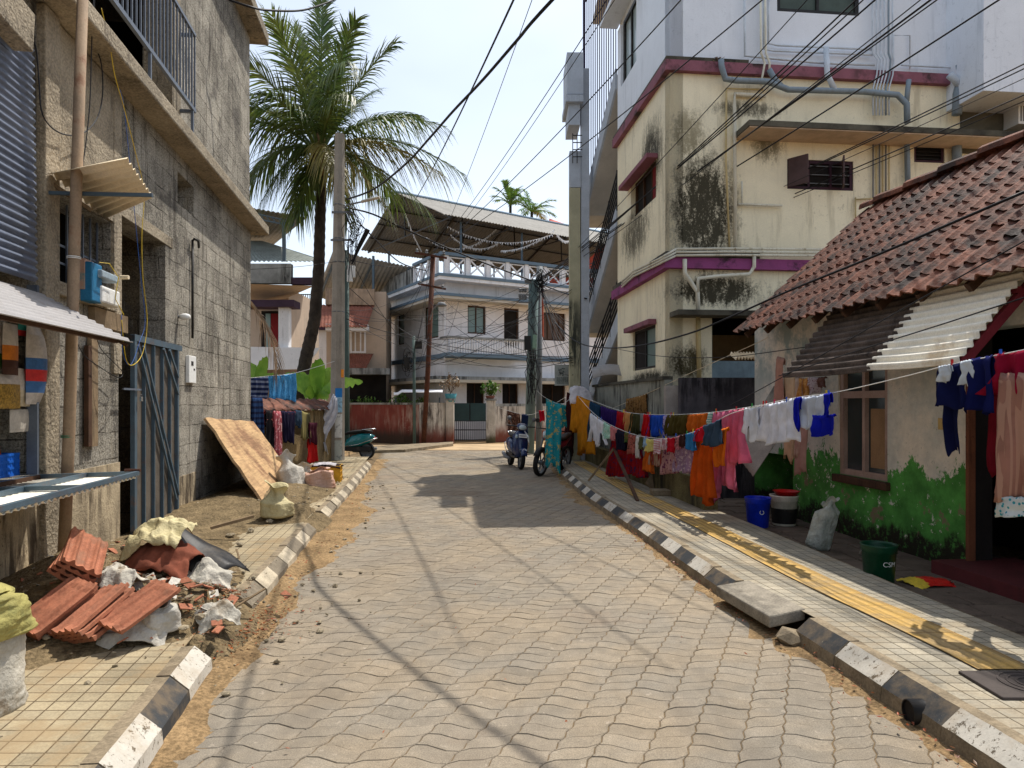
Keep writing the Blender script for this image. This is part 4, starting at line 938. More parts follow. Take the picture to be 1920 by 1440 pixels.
# ------------------------------------------------------------------ cloth helper
FAB = {}
def fab(key, rgb, pat=None, rgb2=None, sc=20):
    if key not in FAB: FAB[key] = fabric(key+'_cloth', lin(*rgb), pat, lin(*rgb2) if rgb2 else None, sc)
    return FAB[key]
def cloth(fr, x0, y0, x1, y1, yb, mat_, label, kind='sheet', o=0.0, cat='cloth', group=None, back=.4, amp=.02, seed=None, name=None, yb1=None, extra=None, top=None):
    s0, z0 = fr.px(x0, y0, o); s1, z1 = fr.px(x1, y1, o); zb = fr.px(x0, yb, o)[1]; zb1 = fr.px(x1, yb1 if yb1 else yb, o)[1]
    rr = random.Random(seed if seed is not None else int(x0*7+y0)); W = abs(s1-s0); nu = max(10, min(40, int(W/.022))); nv = 16; nb = 5
    ph = [rr.uniform(0, 6.28) for _ in range(6)]; fq = W/.16
    rows = []
    for j in range(nb+nv+1):
        t = (j-nb)/nv if j >= nb else -(nb-j)/nb*back
        r = []
        for i in range(nu+1):
            u = i/nu; dr = (z0+(z1-z0)*u)-(zb+(zb1-zb)*u); v = abs(t); front = t >= 0
            hem = 1+.05*math.sin(u*7+ph[0])+.03*math.sin(u*17+ph[1]); wd = 1.0; uu = u-.5; lat = 0
            if kind == 'shirt':            # hung by the hem, sleeves dangling wide
                k_ = max(0, (v-.5)/.5); wd = 1-.06*v
                if abs(uu) > .27: lat = .30*k_*(1 if uu > 0 else -1); hem *= .90
                else: hem *= .92+.08*math.cos(uu*12)
            elif kind == 'trousers':
                lat = .06*(1 if uu > 0 else -1)*max(0, v-.3); hem *= 1+.07*math.sin(ph[2])*(1 if uu > 0 else -1)
            elif kind == 'taper': wd = 1-.35*v
            elif kind == 'flare': wd = 1+.35*v
            elif kind == 'bunch': wd = 1-.18*math.sin(v*3)
            s_ = s0+(s1-s0)*(.5+uu*wd)+lat*(s1-s0)+.012*math.sin(v*5+ph[3])
            fold = amp*(.25+v)*(math.sin(2*math.pi*fq*u+ph[4]+v*1.2)+.5*math.sin(2*math.pi*fq*2.3*u+ph[5]-v*2))+.012*mnoise.noise(Vector((u*W*14, v*4, ph[0])))
            d_ = dr*v*hem
            oo = o+(.012 if front else -.014)*min(1, v*14)+fold*(1 if front else .6)+.03*mnoise.noise(Vector((u*2, v*2, ph[1])))*v
            z = (z0+(z1-z0)*u)-d_-.01*math.sin(math.pi*u)*(W > .25)+.004*math.sin(u*40+ph[2])*(1-v)
            r.append(fr.pt(s_, oo, z))
        rows.append(r)
    skip = None
    if kind == 'trousers':
        mid = nu//2; skip = lambda i, k: i >= nb+6 and k == mid
    if kind == 'shirt':
        a_, b_ = int(nu*.23), nu-1-int(nu*.23); skip = lambda i, k: i >= nb+9 and (k == a_ or k == b_)
    m = MB(); m.grid(rows, skip=skip)
    ob = m.build(name or 'hanging_cloth', mat_, smooth=True, solid=.004)
    return tag(ob, label, cat, group)

# wall with clothes, left
Wc = Frame(-5.12, 13.55, .62, 3.7, 1); sW = Wc.s(628); gC = 'clothes drying on the low wall'
t = thing('yard_wall', 'low mossy yard wall with sloping brown tile coping under the drying clothes', 'wall', Wc.pt(sW/2, -.1, 0)); m = MB()
m.fbox(Wc, 0, sW, -.2, -.02, 0, 1.42); m.build('wall', Mt('mossy_yard_wall', lin(138, 118, 84), .95, var=.35, vs=2, fine=.2, dirt=lin(58, 50, 34), amt=.9, ds=2.5, bu=.8, bs=25, bd=.03, thr=.44), t)
rows = []; m = MB()
for j in range(5):
    rows.append([Wc.pt(sW*i/64, .12-.5*j/4, 1.44+.24*j/4+.018*math.cos(i*1.1)+(.02 if j % 2 else 0)) for i in range(65)])
m.grid(rows); m.build('coping', M['rooftile'], t, True, solid=.02)
cloth(Wc, 472, 742, 491, 744, 850, fab('denim_stripe', (36, 60, 100), 'stripe', (24, 32, 60), 60), 'long dark blue striped cloth at the near end of the low wall', o=.16, group=gC, amp=.03)
cloth(Wc, 496, 769, 552, 771, 776, fab('red_floral', (176, 70, 66), 'floral', (226, 180, 176), 16), 'red and white patterned cloth spread over the tile coping', o=.15, group=gC, back=4, amp=.012)
cloth(Wc, 497, 768, 514, 769, 850, fab('blackish', (30, 28, 32)), 'black cloth hanging beside the pink patterned strip', o=.17, group=gC)
cloth(Wc, 513, 770, 527, 771, 862, fab('pink_floral', (168, 84, 92), 'floral', (222, 180, 180), 12), 'narrow pink patterned cloth hanging almost to the ground', o=.2, group=gC)
cloth(Wc, 527, 770, 553, 771, 829, fab('navy_dk', (34, 30, 54)), 'dark navy garment with pointed hem on the low wall', o=.18, group=gC, kind='taper', seed=3)
cloth(Wc, 553, 768, 566, 770, 800, fab('slate', (52, 70, 90)), 'short slate blue cloth on the coping', o=.15, group=gC)
cloth(Wc, 565, 770, 580, 775, 822, fab('olive_y', (140, 130, 84), 'vstripe', (70, 66, 44), 60), 'olive fringed cloth hanging from the coping', o=.16, group=gC)
cloth(Wc, 579, 792, 594, 792, 831, fab('maroon', (72, 30, 44)), 'short maroon cloth pegged above the red one', o=.2, group=gC)
cloth(Wc, 578, 822, 592, 822, 866, fab('red', (186, 30, 30)), 'bright red cloth with pale band near the pole', o=.17, group=gC, kind='flare')
cloth(Wc, 505, 761, 550, 762, 768, fab('brown_floral', (96, 70, 60), 'floral', (60, 70, 110), 14), 'brown and blue cloth laid along the back of the coping', o=-.12, group=gC, back=1, amp=.01)
Wt = Frame(-5.6, 14.6, 1.0, 1.9, 1); g2 = 'towels on the line above the low wall'
cloth(Wt, 503, 705, 555, 699, 752, fab('blue_towel', (60, 140, 196), 'rough', (96, 168, 214), 30), 'bright blue bath towel on the line by the palm', o=0, group=g2, amp=.012, cat='towel', name='towel')
cloth(Wt, 468, 709, 502, 705, 752, fab('check_dk', (34, 44, 80), 'stripe', (120, 128, 150), 60), 'dark blue checked cloth beside the blue towel', o=0, group=g2, amp=.012)
cable('clothes_rope', [Wt.at(440, 712), Wt.at(503, 705), Wt.at(555, 699), ray(632, 676, 17.4)], .005, M['white'], 'thin rope holding the blue towel, tied to the concrete pole', 'rope')
Wp = Frame(-4.9, 16.4, 1.0, 2.2, 1)
m = MB(); rows = []; rr = random.Random(4); A_ = [(625, 738, 632, 748), (616, 758, 634, 772), (604, 775, 628, 792), (595, 788, 616, 812), (592, 808, 611, 826), (603, 826, 613, 838), (605, 838, 616, 852)]
for k, (xa, ya, xb, yb) in enumerate(A_):
    rows.append([ray(xa+(xb-xa)*i/12, ya+(yb-ya)*i/12, 16.9)+Vector((0, .05*math.sin(i*1.3+k*.5), 0)) for i in range(13)])
m.grid(rows); tag(m.build('white_shirt', fab('white', (226, 226, 232)), smooth=True, solid=.004), 'white shirt pulled sideways and tied to the concrete pole', 'shirt')
m = MB(); rows = [[ray(592+2*i, 808+1.2*i+j*6-(j*i)*.3, 16.95)+Vector((0, .03*math.sin(i+j), 0)) for i in range(7)] for j in range(7)]
# crate with folded clothes
q = gnd(602, 905, .15)
crate('yellow plastic crate at the left kerb with dark clothes on top', (q.x, q.y+.2, .15), (.30, .05, 0), (-.03, .2, 0), .29, c_('yellow_crate_plastic', 206, 156, 40))
random.seed(12)
for k, (kk, rgb, lb) in enumerate((('crate_a', (34, 26, 34), 'folded dark clothes lying on the yellow crate'), ('crate_b', (200, 196, 200), 'pale garment folded on the pile over the yellow crate'))):
    m = crumple((q.x-.02+.05*k, q.y+.2-.05*k, .46+.03*k), (.34-.14*k, .04, 0), (-.03, .24-.1*k, 0), .018, 3+k, fall=.03); tag(m.build('folded_clothes', fab(kk, rgb), smooth=True, solid=.01), lb, 'clothes')

# ------------------------------------------------------------------ utility pole, left
pb = gnd(632, 863, .15); t = thing('utility_pole', 'tall tapering concrete pole with pasted posters and cable tangle on the left', 'pole', pb)
ptop = ray(637, 252, pb.y); m = MB(); m.tube([pb, pb.lerp(ptop, .5), ptop], [.19, .165, .125], 8); m.build('shaft', M['conc'], t)
rad = lambda z: .19-.065*(z-.15)/(ptop.z-.15)
def onpole(m, z0, z1, a0, a1, r_add=.006, c0=pb, c1=ptop, n=6, mi=0):
    rows = []
    for j in range(2):
        z = z0+(z1-z0)*j; cx = c0.lerp(c1, (z-c0.z)/(c1.z-c0.z)); r = rad(z)+r_add
        rows.append([Vector((cx.x+r*math.cos(R(a0+(a1-a0)*i/n)), cx.y+r*math.sin(R(a0+(a1-a0)*i/n)), z)) for i in range(n+1)])
    m.grid(rows, mi)
zz = lambda y: ray(0, y, pb.y).z
po = {'blue_poster': ((728, 745), lin(36, 120, 190)), 'pale_blue_poster': ((745, 773), lin(150, 190, 212)), 'white_poster': ((776, 820), lin(206, 206, 200)), 'grey_poster': ((825, 862), lin(168, 172, 164))}
for k, ((y0, y1), colr) in po.items():
    m = MB(); onpole(m, zz(y1), zz(y0), -95, -38); m.build('poster', Mt(k, colr, .7, var=.1, dirt=lin(70, 74, 84), amt=.8, ds=9, streak=0), t)
m = MB(); onpole(m, zz(708), zz(693), -50, -20); m.build('orange_sticker', c_('orange_sticker', 226, 140, 40), t)
for y in (385, 399, 448, 492, 585): 
    m = MB(); z = zz(y); cx = pb.lerp(ptop, (z-pb.z)/(ptop.z-pb.z)); m.lathe((cx.x, cx.y, z), [(rad(z)+.004, -.015), (rad(z)+.014, 0), (rad(z)+.004, .015)], 10); m.build('clamp', M['grey'], t)
m = MB(); pts = [ray(652, 384, pb.y-.2), ray(680, 378, pb.y-.5)]; m.tube([ray(646, 390, pb.y-.1)]+pts, .022, 8); m.build('lamp_arm', M['grey'], t)
m = MB(); m.loft([[ray(678, 378, pb.y-.5)+Vector((0, math.cos(a)*.05, math.sin(a)*.04)) for a in [k*math.pi/4 for k in range(8)]], [ray(712, 370, pb.y-.7)+Vector((0, math.cos(a)*.07, math.sin(a)*.03)) for a in [k*math.pi/4 for k in range(8)]]]); m.build('lamp_head', Mt('street_lamp_shell', lin(196, 190, 176), .6, bu=0), t)
m = MB(); m.bar(ray(656, 498, pb.y-.2), ray(656, 528, pb.y-.2), .13, .08); m.build('junction_box', M['white'], t); m = MB(); m.bar(ray(664, 498, pb.y-.25), ray(664, 520, pb.y-.25), .05, .05); m.build('junction_box', M['white'], t)
m = MB(); m.bar(ray(622, 398, pb.y-.22), ray(660, 398, pb.y-.22), .04, .05); m.bar(ray(620, 450, pb.y-.2), ray(660, 450, pb.y-.2), .03, .05); m.build('cross_bracket', M['grey'], t)
random.seed(17); m = MB()
for i in range(16):
    x0, y0 = rnd(648, 664), rnd(385, 420); P = [ray(x0, y0, pb.y-.2)]
    for k in range(5): P.append(ray(x0+rnd(-10, 26)*(1 if k < 3 else .3), y0+(k+1)*rnd(8, 24), pb.y-.2-rnd(0, .25)))
    m.tube(P, .008, 5)
m.tube([ray(690, 430, pb.y-.3), ray(672, 465, pb.y-.2), ray(660, 495, pb.y-.2)], [.06, .05, .02], 8); m.build('cable_tangle', M['cable'], t)
def pole_px(name, label, pts, Y, r, mat_, seg=10, cat='pole'):
    P = [ray(x, y, Y) for x, y in pts]; t = thing(name, label, cat, P[0]); m = MB(); m.tube(P, r, seg); m.build('shaft', mat_, t, True); return t
gpole = Mt('green_grey_pole_paint', lin(74, 92, 88), .7, var=.2, dirt=lin(100, 110, 104), amt=.6, ds=3)
t = pole_px('steel_pole', 'thin dark green steel pole just behind the tall concrete pole', ((650, 845), (648, 470)), 20, .09, gpole)

# ------------------------------------------------------------------ palms
def leaflet(m, p, d, L, w, droop, tint, up, nseg=3):
    d = d.normalized(); side = d.cross(up)
    if side.length < .01: side = Vector((1, 0, 0))
    side.normalize(); vs = []
    for k in range(nseg+1):
        q = k/nseg; c = p+d*L*q+Vector((0, 0, -droop*L*q*q)); ww = w*(1-q**2)*(.6+q if q < .4 else 1)
        vs += [c-side*ww, c+side*ww]
    m.add(vs, [(2*k, 2*k+1, 2*k+3, 2*k+2) for k in range(nseg)], 0, tint)
def frond(base, tip, arch, L=.75, n=46, w=.022, seed=0, droop=.55, twist=0, start=.16):
    rr = random.Random(seed); base, tip = Vector(base), Vector(tip); ctrl = (base+tip)/2+Vector(arch); m = MB()
    B = lambda u: base*(1-u)**2+ctrl*2*u*(1-u)+tip*u*u
    T = lambda u: ((ctrl-base)*(1-u)+(tip-ctrl)*u).normalized()
    m.tube([B(k/12) for k in range(13)], [.045*(1-k/12)+.006 for k in range(13)], 5, 0, True, 1.25)
    for i in range(n):
        u = start+(1-start)*i/n; t_ = T(u); s_ = t_.cross(Vector((0, 0, 1)))
        if s_.length < .15: s_ = t_.cross(Vector((0, 1, 0)))
        s_.normalize(); s_ = Matrix.Rotation(twist, 3, t_)@s_; up = s_.cross(t_).normalized()
        ll = L*(.45+1.1*math.sin(math.pi*min(1, .15+.85*(u-start)/(1-start)))**.8*.6)*rr.uniform(.85, 1.1)
        for sg in (1, -1):
            if rr.random() < .06: continue
            d = s_*sg*(1-.45*u)+t_*(.55+.6*u)+up*.18+Vector((rr.gauss(0, .08), rr.gauss(0, .08), rr.gauss(0, .08)))
            leaflet(m, B(u), d, ll, w*rr.uniform(.7, 1.15), droop*rr.uniform(.7, 1.5), rr.uniform(.55, 1.25), up)
    return m
YP = 19.5; cc = ray(600, 300, YP); t = thing('coconut_palm', 'tall coconut palm with leaning dark trunk behind the left pole', 'palm tree', ray(556, 850, YP))
m = MB(); TP = [(552, 870), (560, 745), (574, 670), (590, 600), (598, 500), (600, 420), (603, 330)]
P = [ray(x, y, YP) for x, y in TP]; pp_ = []
for a, b in zip(P, P[1:]):
    for k in range(10): pp_.append(a.lerp(b, k/10))
pp_.append(P[-1]); m.tube(pp_, [.19-.05*i/len(pp_)+(.012 if i % 2 else 0) for i in range(len(pp_))], 12); m.build('trunk', M['trunk'], t, True)
m = MB(); m.tube([cc+Vector((0, 0, -.5)), cc+Vector((0, 0, -.1)), cc+Vector((0, 0, .5)), cc+Vector((0, 0, .9))], [.17, .24, .16, .05], 10); m.build('crown_shaft', Mt('palm_fibre', lin(120, 92, 58), .9, var=.4, vs=8, bu=.6), t, True)
fr_list = [(-1.5, 4.1, -.3, .2, .9), (-.05, 4.6, .1, 0, 1.0), (1.0, 4.0, .3, .1, .6), (2.2, 3.1, -.4, .5, .8), (-1.0, 4.2, .8, -.2, .9), (.5, 4.2, 1.1, .1, .8),
    (3.55, .75, -.5, 1.2, .8), (4.05, -.35, .2, 1.5, .8), (3.6, -.75, -.9, 1.3, .75), (2.15, -1.75, -1.2, 1.2, .7), (-2.3, 2.7, -.8, .6, .95), (-2.9, 1.6, .3, .9, .95),
    (-3.0, .4, -.9, 1.2, .9), (-2.2, -1.1, -.6, 1.4, .8), (-.5, -1.75, -.5, .9, .6), (.9, -1.0, -1.7, 1.1, .7), (-1.3, .6, -2.6, 1.3, .85), (1.3, 1.6, -2.4, 1.3, .8),
    (2.6, 1.9, 1.6, .8, .85), (-1.9, 2.2, 2.2, .8, .85), (1.7, -.4, 2.8, 1.4, .8), (-1.4, -1.0, 2.2, 1.3, .8), (1.3, 3.3, -1.2, .6, .8), (-.8, 3.2, -1.6, .5, .9), (3.0, -1.2, 1.3, 1.3, .7), (.3, -1.2, 2.0, 1.2, .7), (.25, 4.3, -.6, 0, .9), (-.7, 3.9, .2, .2, .9), (-2.4, -.3, 1.0, 1.3, .8), (1.6, .6, -2.6, 1.2, .8), (-1.2, -1.5, -1.2, 1.2, .7), (1.4, 2.4, 1.0, .5, .8)]
for i, (dx, dz, dy, ar, L_f) in enumerate(fr_list):
    old = i in (9, 15, 8) ; fm = frond(cc+Vector((0, 0, .1)), cc+Vector((dx, dy, dz)), (-dx*.12, 0, ar), L_f*1.22, 60, .027, i, (.85 if dz < 2 else .4), rnd(-.5, .5))
    fm.build('frond', M['frondold'] if old else M['frond'], t)
fm = frond(ray(462, 560, 15.5), ray(520, 690, 15.4), (.25, 0, .2), .5, 40, .014, 77, .9); o = fm.build('fallen_frond', M['dry'], t) if False else None
tt = thing('dry_palm_frond', 'dry brown palm frond drooping beside the block building corner', 'palm frond', ray(480, 690, 15.2)); fm.build('leaflets', M['dry'], tt)
for k, (x, y, Y, s_) in enumerate(((957, 385, 46, 1.0), (997, 398, 45, 1.1))):
    c0 = ray(x, y, Y); t = thing('areca_palm', ['slender areca palm rising left of another behind the metal roof', 'bushier areca palm right of its neighbour behind the metal roof'][k], 'palm tree', (c0.x, Y, 0), 'palms behind the metal roof')
    m = MB(); m.tube([(c0.x, Y, 0), c0], [.12, .09], 8); m.build('trunk', M['trunk'], t, True)
    for i in range(13):
        a = i*2.4; e = rnd(-.3, 1.2); d = Vector((math.cos(a)*math.cos(e), math.sin(a)*math.cos(e), math.sin(e)))*1.5*s_
        frond(c0, c0+d+Vector((0, 0, .1)), (0, 0, .45), .5*s_, 22, .035, i+k*50, .3).build('frond', M['frondold'] if i == 3 else M['green'], t)
# banana plants
def banana(x, y, Y, leaves, label):
    b = ray(x, y, Y); b.z = 0; t = thing('banana_plant', label, 'plant', b); top = Vector((b.x, Y, ray(x, 745, Y).z)); m = MB(); m.tube([b, top], [.12, .08], 8); m.build('stem', Mt('banana_stem', lin(120, 130, 70), .8), t, True)
    for i, (lx, ly, dd, w_, hang) in enumerate(leaves):
        tip = ray(lx, ly, Y+dd); m = MB(); rows = []; side = (tip-top).cross(Vector((0, -1, .25))).normalized(); ctrl = (top+tip)/2+Vector((0, 0, .35))
        for k in range(19):
            u = k/18; p = top*(1-u)**2+ctrl*2*u*(1-u)+tip*u*u; ww = w_*(math.sin(math.pi*min(1, .12+u*.86))**.6)*(1 if k < 18 else .1)
            rows.append([p+side*ww*v+Vector((0, 0, -abs(v)*ww*.5*hang+.03*mnoise.noise(Vector((k*.9, v*3, i)))*3*abs(v))) for v in (-1, -.5, 0, .5, 1)])
        m.grid(rows, 0, 1.0); m.build('leaf', M['banana'], t, True)
banana(590, 790, 18.6, [(600, 672, -.2, .22, .6), (560, 700, .1, .2, 1), (622, 690, .3, .2, .6), (680, 716, -.4, .16, .5), (572, 735, -.5, .15, 1.2), (617, 745, -.3, .15, 1.4), (535, 700, .3, .2, .9)], 'banana plant with bright green leaves behind the low wall')
banana(480, 800, 18.4, [(500, 668, -.2, .16, .5), (520, 700, .2, .16, .6), (470, 680, .2, .16, .6)], 'smaller banana plant at the corner of the block building')
def shrub(c, r, n, s_, mat_, label, name='shrub', pot=None, stem=True):
    c = Vector(c); t = thing(name, label, 'plant', c); rr = random.Random(int(c.x*100)+n); m = MB()
    for i in range(n):
        d = Vector((rr.gauss(0, 1), rr.gauss(0, 1), rr.gauss(0, 1))).normalized(); p = c+Vector((d.x*r[0], d.y*r[1], r[2]+d.z*r[2]))*1*1 - Vector((0, 0, 0)); p = c+Vector((d.x*r[0], d.y*r[1], r[2]+d.z*r[2]))*(rr.random()**.4 if False else 1) if False else c+Vector((d.x*r[0]*rr.random()**.5, d.y*r[1]*rr.random()**.5, r[2]*(1+d.z*rr.random()**.5)))
        leaflet(m, p, Vector((rr.gauss(0, 1), rr.gauss(0, 1), rr.gauss(.2, 1))), s_*rr.uniform(.6, 1.3), s_*.28, .3, rr.uniform(.5, 1.3), Vector((0, 0, 1)), 2)
    m.build('foliage', mat_, t)
    m = MB()
    for i in range(7): m.tube([c+Vector((rr.uniform(-.03, .03), 0, 0)), c+Vector((rr.uniform(-1, 1)*r[0]*.7, rr.uniform(-1, 1)*r[1]*.7, r[2]*rr.uniform(.9, 1.7)))], .008, 5)
    m.build('stems', M['timber_dk'], t)
    if pot: m = MB(); m.lathe(c-Vector((0, 0, pot[1])), [(pot[0]*.7, 0), (pot[0], pot[1]), (pot[0]*.9, pot[1]), (.01, pot[1]-.04)], 14, cap=True); m.build('pot', pot[2], t, True)
    return t
# ------------------------------------------------------------------ background, left houses
def Wp(name, col, **k): return Mt(name, col, .85, **{**dict(var=.08, vs=1.5, fine=.03, dirt=lin(130, 128, 122), amt=.35, ds=1.4), **k})
M['wwhite'] = Wp('white_wall_paint', lin(232, 232, 234)); M['wblue'] = Wp('blue_grey_trim', lin(104, 124, 140)); M['wpink'] = Wp('pale_pink_wall', lin(236, 232, 232)); M['wtan'] = Wp('tan_wall', lin(190, 170, 150))
M['grimy'] = Mt('grimy_parapet', lin(150, 152, 150), .95, var=.25, vs=2, dirt=lin(52, 52, 50), amt=.95, ds=1.6, thr=.40, bu=.3)
M['curtain'] = Mt('red_curtain', lin(120, 30, 34), .9); M['pplum'] = Mt('plum_band', lin(66, 48, 64), .8)
def window(fr, x0, y0, x1, y1, o, parent, fm, gm, nx=2, nz_=1, fw=.05, dep=.05, name='window', sz=None, curtain=None):
    if sz: s0, s1, z0, z1 = sz
    else:
        s0, z1 = fr.px(x0, y0, o); s1, z0 = fr.px(x1, y1, o)
        if s0 > s1: s0, s1 = s1, s0
    m = MB()
    m.fbox(fr, s0, s0+fw, o-dep, o, z0, z1); m.fbox(fr, s1-fw, s1, o-dep, o, z0, z1); m.fbox(fr, s0+fw, s1-fw, o-dep, o-.002, z1-fw, z1); m.fbox(fr, s0+fw, s1-fw, o-dep, o-.002, z0, z0+fw)
    for i in range(1, nx): c = s0+(s1-s0)*i/nx; m.fbox(fr, c-fw*.35, c+fw*.35, o-dep, o-.004, z0+fw, z1-fw)
    for j in range(1, nz_): c = z0+(z1-z0)*j/nz_; m.fbox(fr, s0+fw, s1-fw, o-dep, o-.006, c-fw*.3, c+fw*.3)
    w = m.build(name, fm, parent); m = MB(); m.fbox(fr, s0+fw*.5, s1-fw*.5, o-dep*.8, o-dep*.6, z0+fw*.5, z1-fw*.5); m.build('pane', gm, w); return w
def bb(fr, x0, y0, x1, y1, o0, o1, mi=0, m=None):
    m = m or MB(); fpx(m, x0, y0, x1, y1, o0, o1, fr, mi); return m
F1 = Frame(-14, 23, 1, 0.0, 1); t = thing('balcony_house', 'white and plum house with red curtained door, partly hidden by the block building', 'house', (-8.3, 24, 0))
bb(F1, 380, 540, 541, 860, -5, -1.2).build('wall', M['wtan'], t); bb(F1, 522, 572, 541, 652, -.4, -.1).build('pillar', M['wwhite'], t)
m = MB(); P = [F1.at(455, 650, 0), F1.at(600, 652, 0), F1.at(570, 692, 0), F1.at(455, 694, 0)]; m.hexa([p for p in P[::-1]]+[p+Vector((0, .12, 0)) for p in P[::-1]]); m.build('parapet', M['wwhite'], t)
bb(F1, 455, 692, 560, 860, -.9, -.3).build('ground_floor_wall', Wp('brown_wall', lin(130, 108, 90)), t)
m = MB(); m.hexa([F1.at(455, 572, -1.0), F1.at(535, 560, -1.0), F1.at(535, 560, -3), F1.at(455, 572, -3), F1.at(455, 532, .2), F1.at(590, 536, .1), F1.at(590, 536, -3), F1.at(455, 532, -3)]); m.build('balcony_soffit', M['wtan'], t)
bb(F1, 455, 494, 545, 531, -.1, .15).build('roof_parapet', M['grimy'], t); bb(F1, 545, 520, 588, 533, -.15, .1).build('plum_edge', M['pplum'], t); bb(F1, 455, 562, 551, 575, -.6, .1).build('plum_band', M['pplum'], t)
m = bb(F1, 490, 583, 523, 655, -1.19, -1.1); d = m.build('door', M['dark'], t); bb(F1, 508, 588, 521, 652, -1.09, -1.06).build('red_curtain', M['curtain'], d); bb(F1, 498, 588, 507, 652, -1.09, -1.06).build('green_curtain', M['glass_g'], d)
m = MB(); corrug(m, F1.at(440, 488, 0), F1.at(600, 495, 0), F1.at(430, 455, -4), .03, .25, nv=1)
rows = [[F1.at(440+(610-440)*i/80, 490, 0)+Vector((0, 0, .025*math.cos(i*1.57))) for i in range(81)], [F1.at(440+(490-440)*i/80, 452, -3)+Vector((0, 0, .025*math.cos(i*1.57))) for i in range(81)]]
m = MB(); m.grid(rows); m.build('hip_roof', Mt('pale_roof_sheet', lin(150, 156, 150), .6, bu=0), t, True)
m = MB(); rows = [[F1.at(440+(576-440)*i/60, 385+(408-385)*i/60, .1)+Vector((0, 0, .02*math.cos(i*1.57))) for i in range(61)], [F1.at(400+(500-400)*i/60, 470, -5)+Vector((0, 0, .02*math.cos(i*1.57))) for i in range(61)]]; m.grid(rows); m.build('canopy_sheet', Mt('grey_canopy_sheet', lin(128, 128, 124), .6, bu=0), t, True, solid=.02)
m = MB(); m.bar(F1.at(533, 490, .02), F1.at(532, 412, .02), .1)
for a, b in (((440, 392), (550, 416)), ((440, 402), (550, 424)), ((550, 416), (550, 424))): m.bar(F1.at(*a, .03), F1.at(*b, .03), .05)
for i in range(9): m.bar(F1.at(455+i*11, 395+i*2.4, .03), F1.at(462+i*11, 407+i*2.2, .03), .03)
m.build('canopy_frame', M['steel'], t)
F2 = Frame(-12, 31, 1, 0, 1); t = thing('distant_white_house', 'white curved balcony house with barred window far behind the palm trunk', 'house', (-10, 33, 0))
bb(F2, 538, 590, 612, 860, -3, -.3).build('wall', M['wwhite'], t); bb(F2, 538, 575, 612, 588, -1, 0).build('balcony_edge', M['wwhite'], t); bb(F2, 536, 612, 610, 618, -.3, -.05).build('plum_band', M['pplum'], t)
m = MB()
for i in range(14): m.bar(F2.at(545+i*4, 577, 0), F2.at(545+i*4, 552, 0), .03)
for y in (552, 563): m.bar(F2.at(543, y, 0), F2.at(602, y, 0), .04)
m.build('railing', M['plast_dk'], t)
# tan house with red tiled roof strips
F3 = Frame(-9.4, 29.5, 1, .12, 1); t = thing('tan_house', 'tan two storey house with small red tiled roofs and white framed window', 'house', (-7.5, 31, 0))
bb(F3, 612, 545, 724, 860, -5, -.6).build('wall', M['wtan'], t); bb(F3, 610, 540, 702, 572, -.6, -.35).build('parapet', Mt('mossy_tan_parapet', lin(170, 148, 126), .9, dirt=lin(60, 54, 48), amt=.9, ds=2, thr=.42), t)
def tileroof_small(x0, y0, x1, y1, o0, o1):
    m = MB(); a = F3.at(x0, y0, o0); b = F3.at(x1, y0, o0); c = F3.at(x0-3, y1, o1); d = F3.at(x1-14, y1, o1); k = 60; rows = []
    for j in range(7):
        v = j/6; rows.append([a.lerp(b, i/k).lerp(c.lerp(d, i/k), v)+Vector((0, 0, .018*math.cos(i*1.57)+(.03 if j % 2 else 0))) for i in range(k+1)])
    m.grid(rows); return m
M['redtile'] = Mt('red_house_tile', lin(138, 86, 70), .85, var=.3, vs=3, dirt=lin(84, 56, 48), amt=.6, ds=3, streak=0)
tileroof_small(600, 572, 702, 613, -.5, .5).build('upper_roof', M['redtile'], t, solid=.03); tileroof_small(640, 664, 700, 692, -.55, .25).build('lower_roof', M['redtile'], t, solid=.03)
bb(F3, 610, 607, 690, 620, -.2, .42).build('white_fascia', M['wwhite'], t)
window(F3, 656, 612, 686, 662, -.56, t, M['wwhite'], M['glass'], 3, 1, .08, .1); window(F3, 622, 620, 640, 662, -.56, t, M['dark'], M['glass'], 1, 1)
bb(F3, 650, 690, 730, 702, -.6, .4).build('lower_slab', M['grimy'], t); bb(F3, 655, 702, 724, 800, -.58, -.5).build('painted_porch_shade', M['dark'], t)  # dark sheet under the slab is painted porch shade
t = thing('shed_roof', 'dark corrugated shed roof sloping between the palm and the corner house', 'roof', (-7.5, 31, 5)); m = MB()
rows = []
for j in range(2):
    rows.append([(ray(625, 470, 32).lerp(ray(775, 502, 33), i/80) if j == 0 else ray(590, 560, 36).lerp(ray(745, 560, 36), i/80))+Vector((0, 0, .03*math.cos(i*1.57))) for i in range(81)])
m.grid(rows); M['roofsh'] = Mt('grey_roof_sheet', lin(150, 146, 138), .7, var=.15, vs=2, dirt=lin(104, 100, 94), amt=.5, ds=2, bu=.0); m.build('sheet', M['roofsh'], t, True, solid=.02)
m = MB(); 
for f_ in (.05, .5, .95): m.bar(ray(625+150*f_, 474+30*f_, 32.2), ray(590+155*f_, 564, 35.9), .08)
m.bar(ray(700, 480, 32.2), ray(700, 800, 32.2), .1); m.build('frame', M['steel'], t)

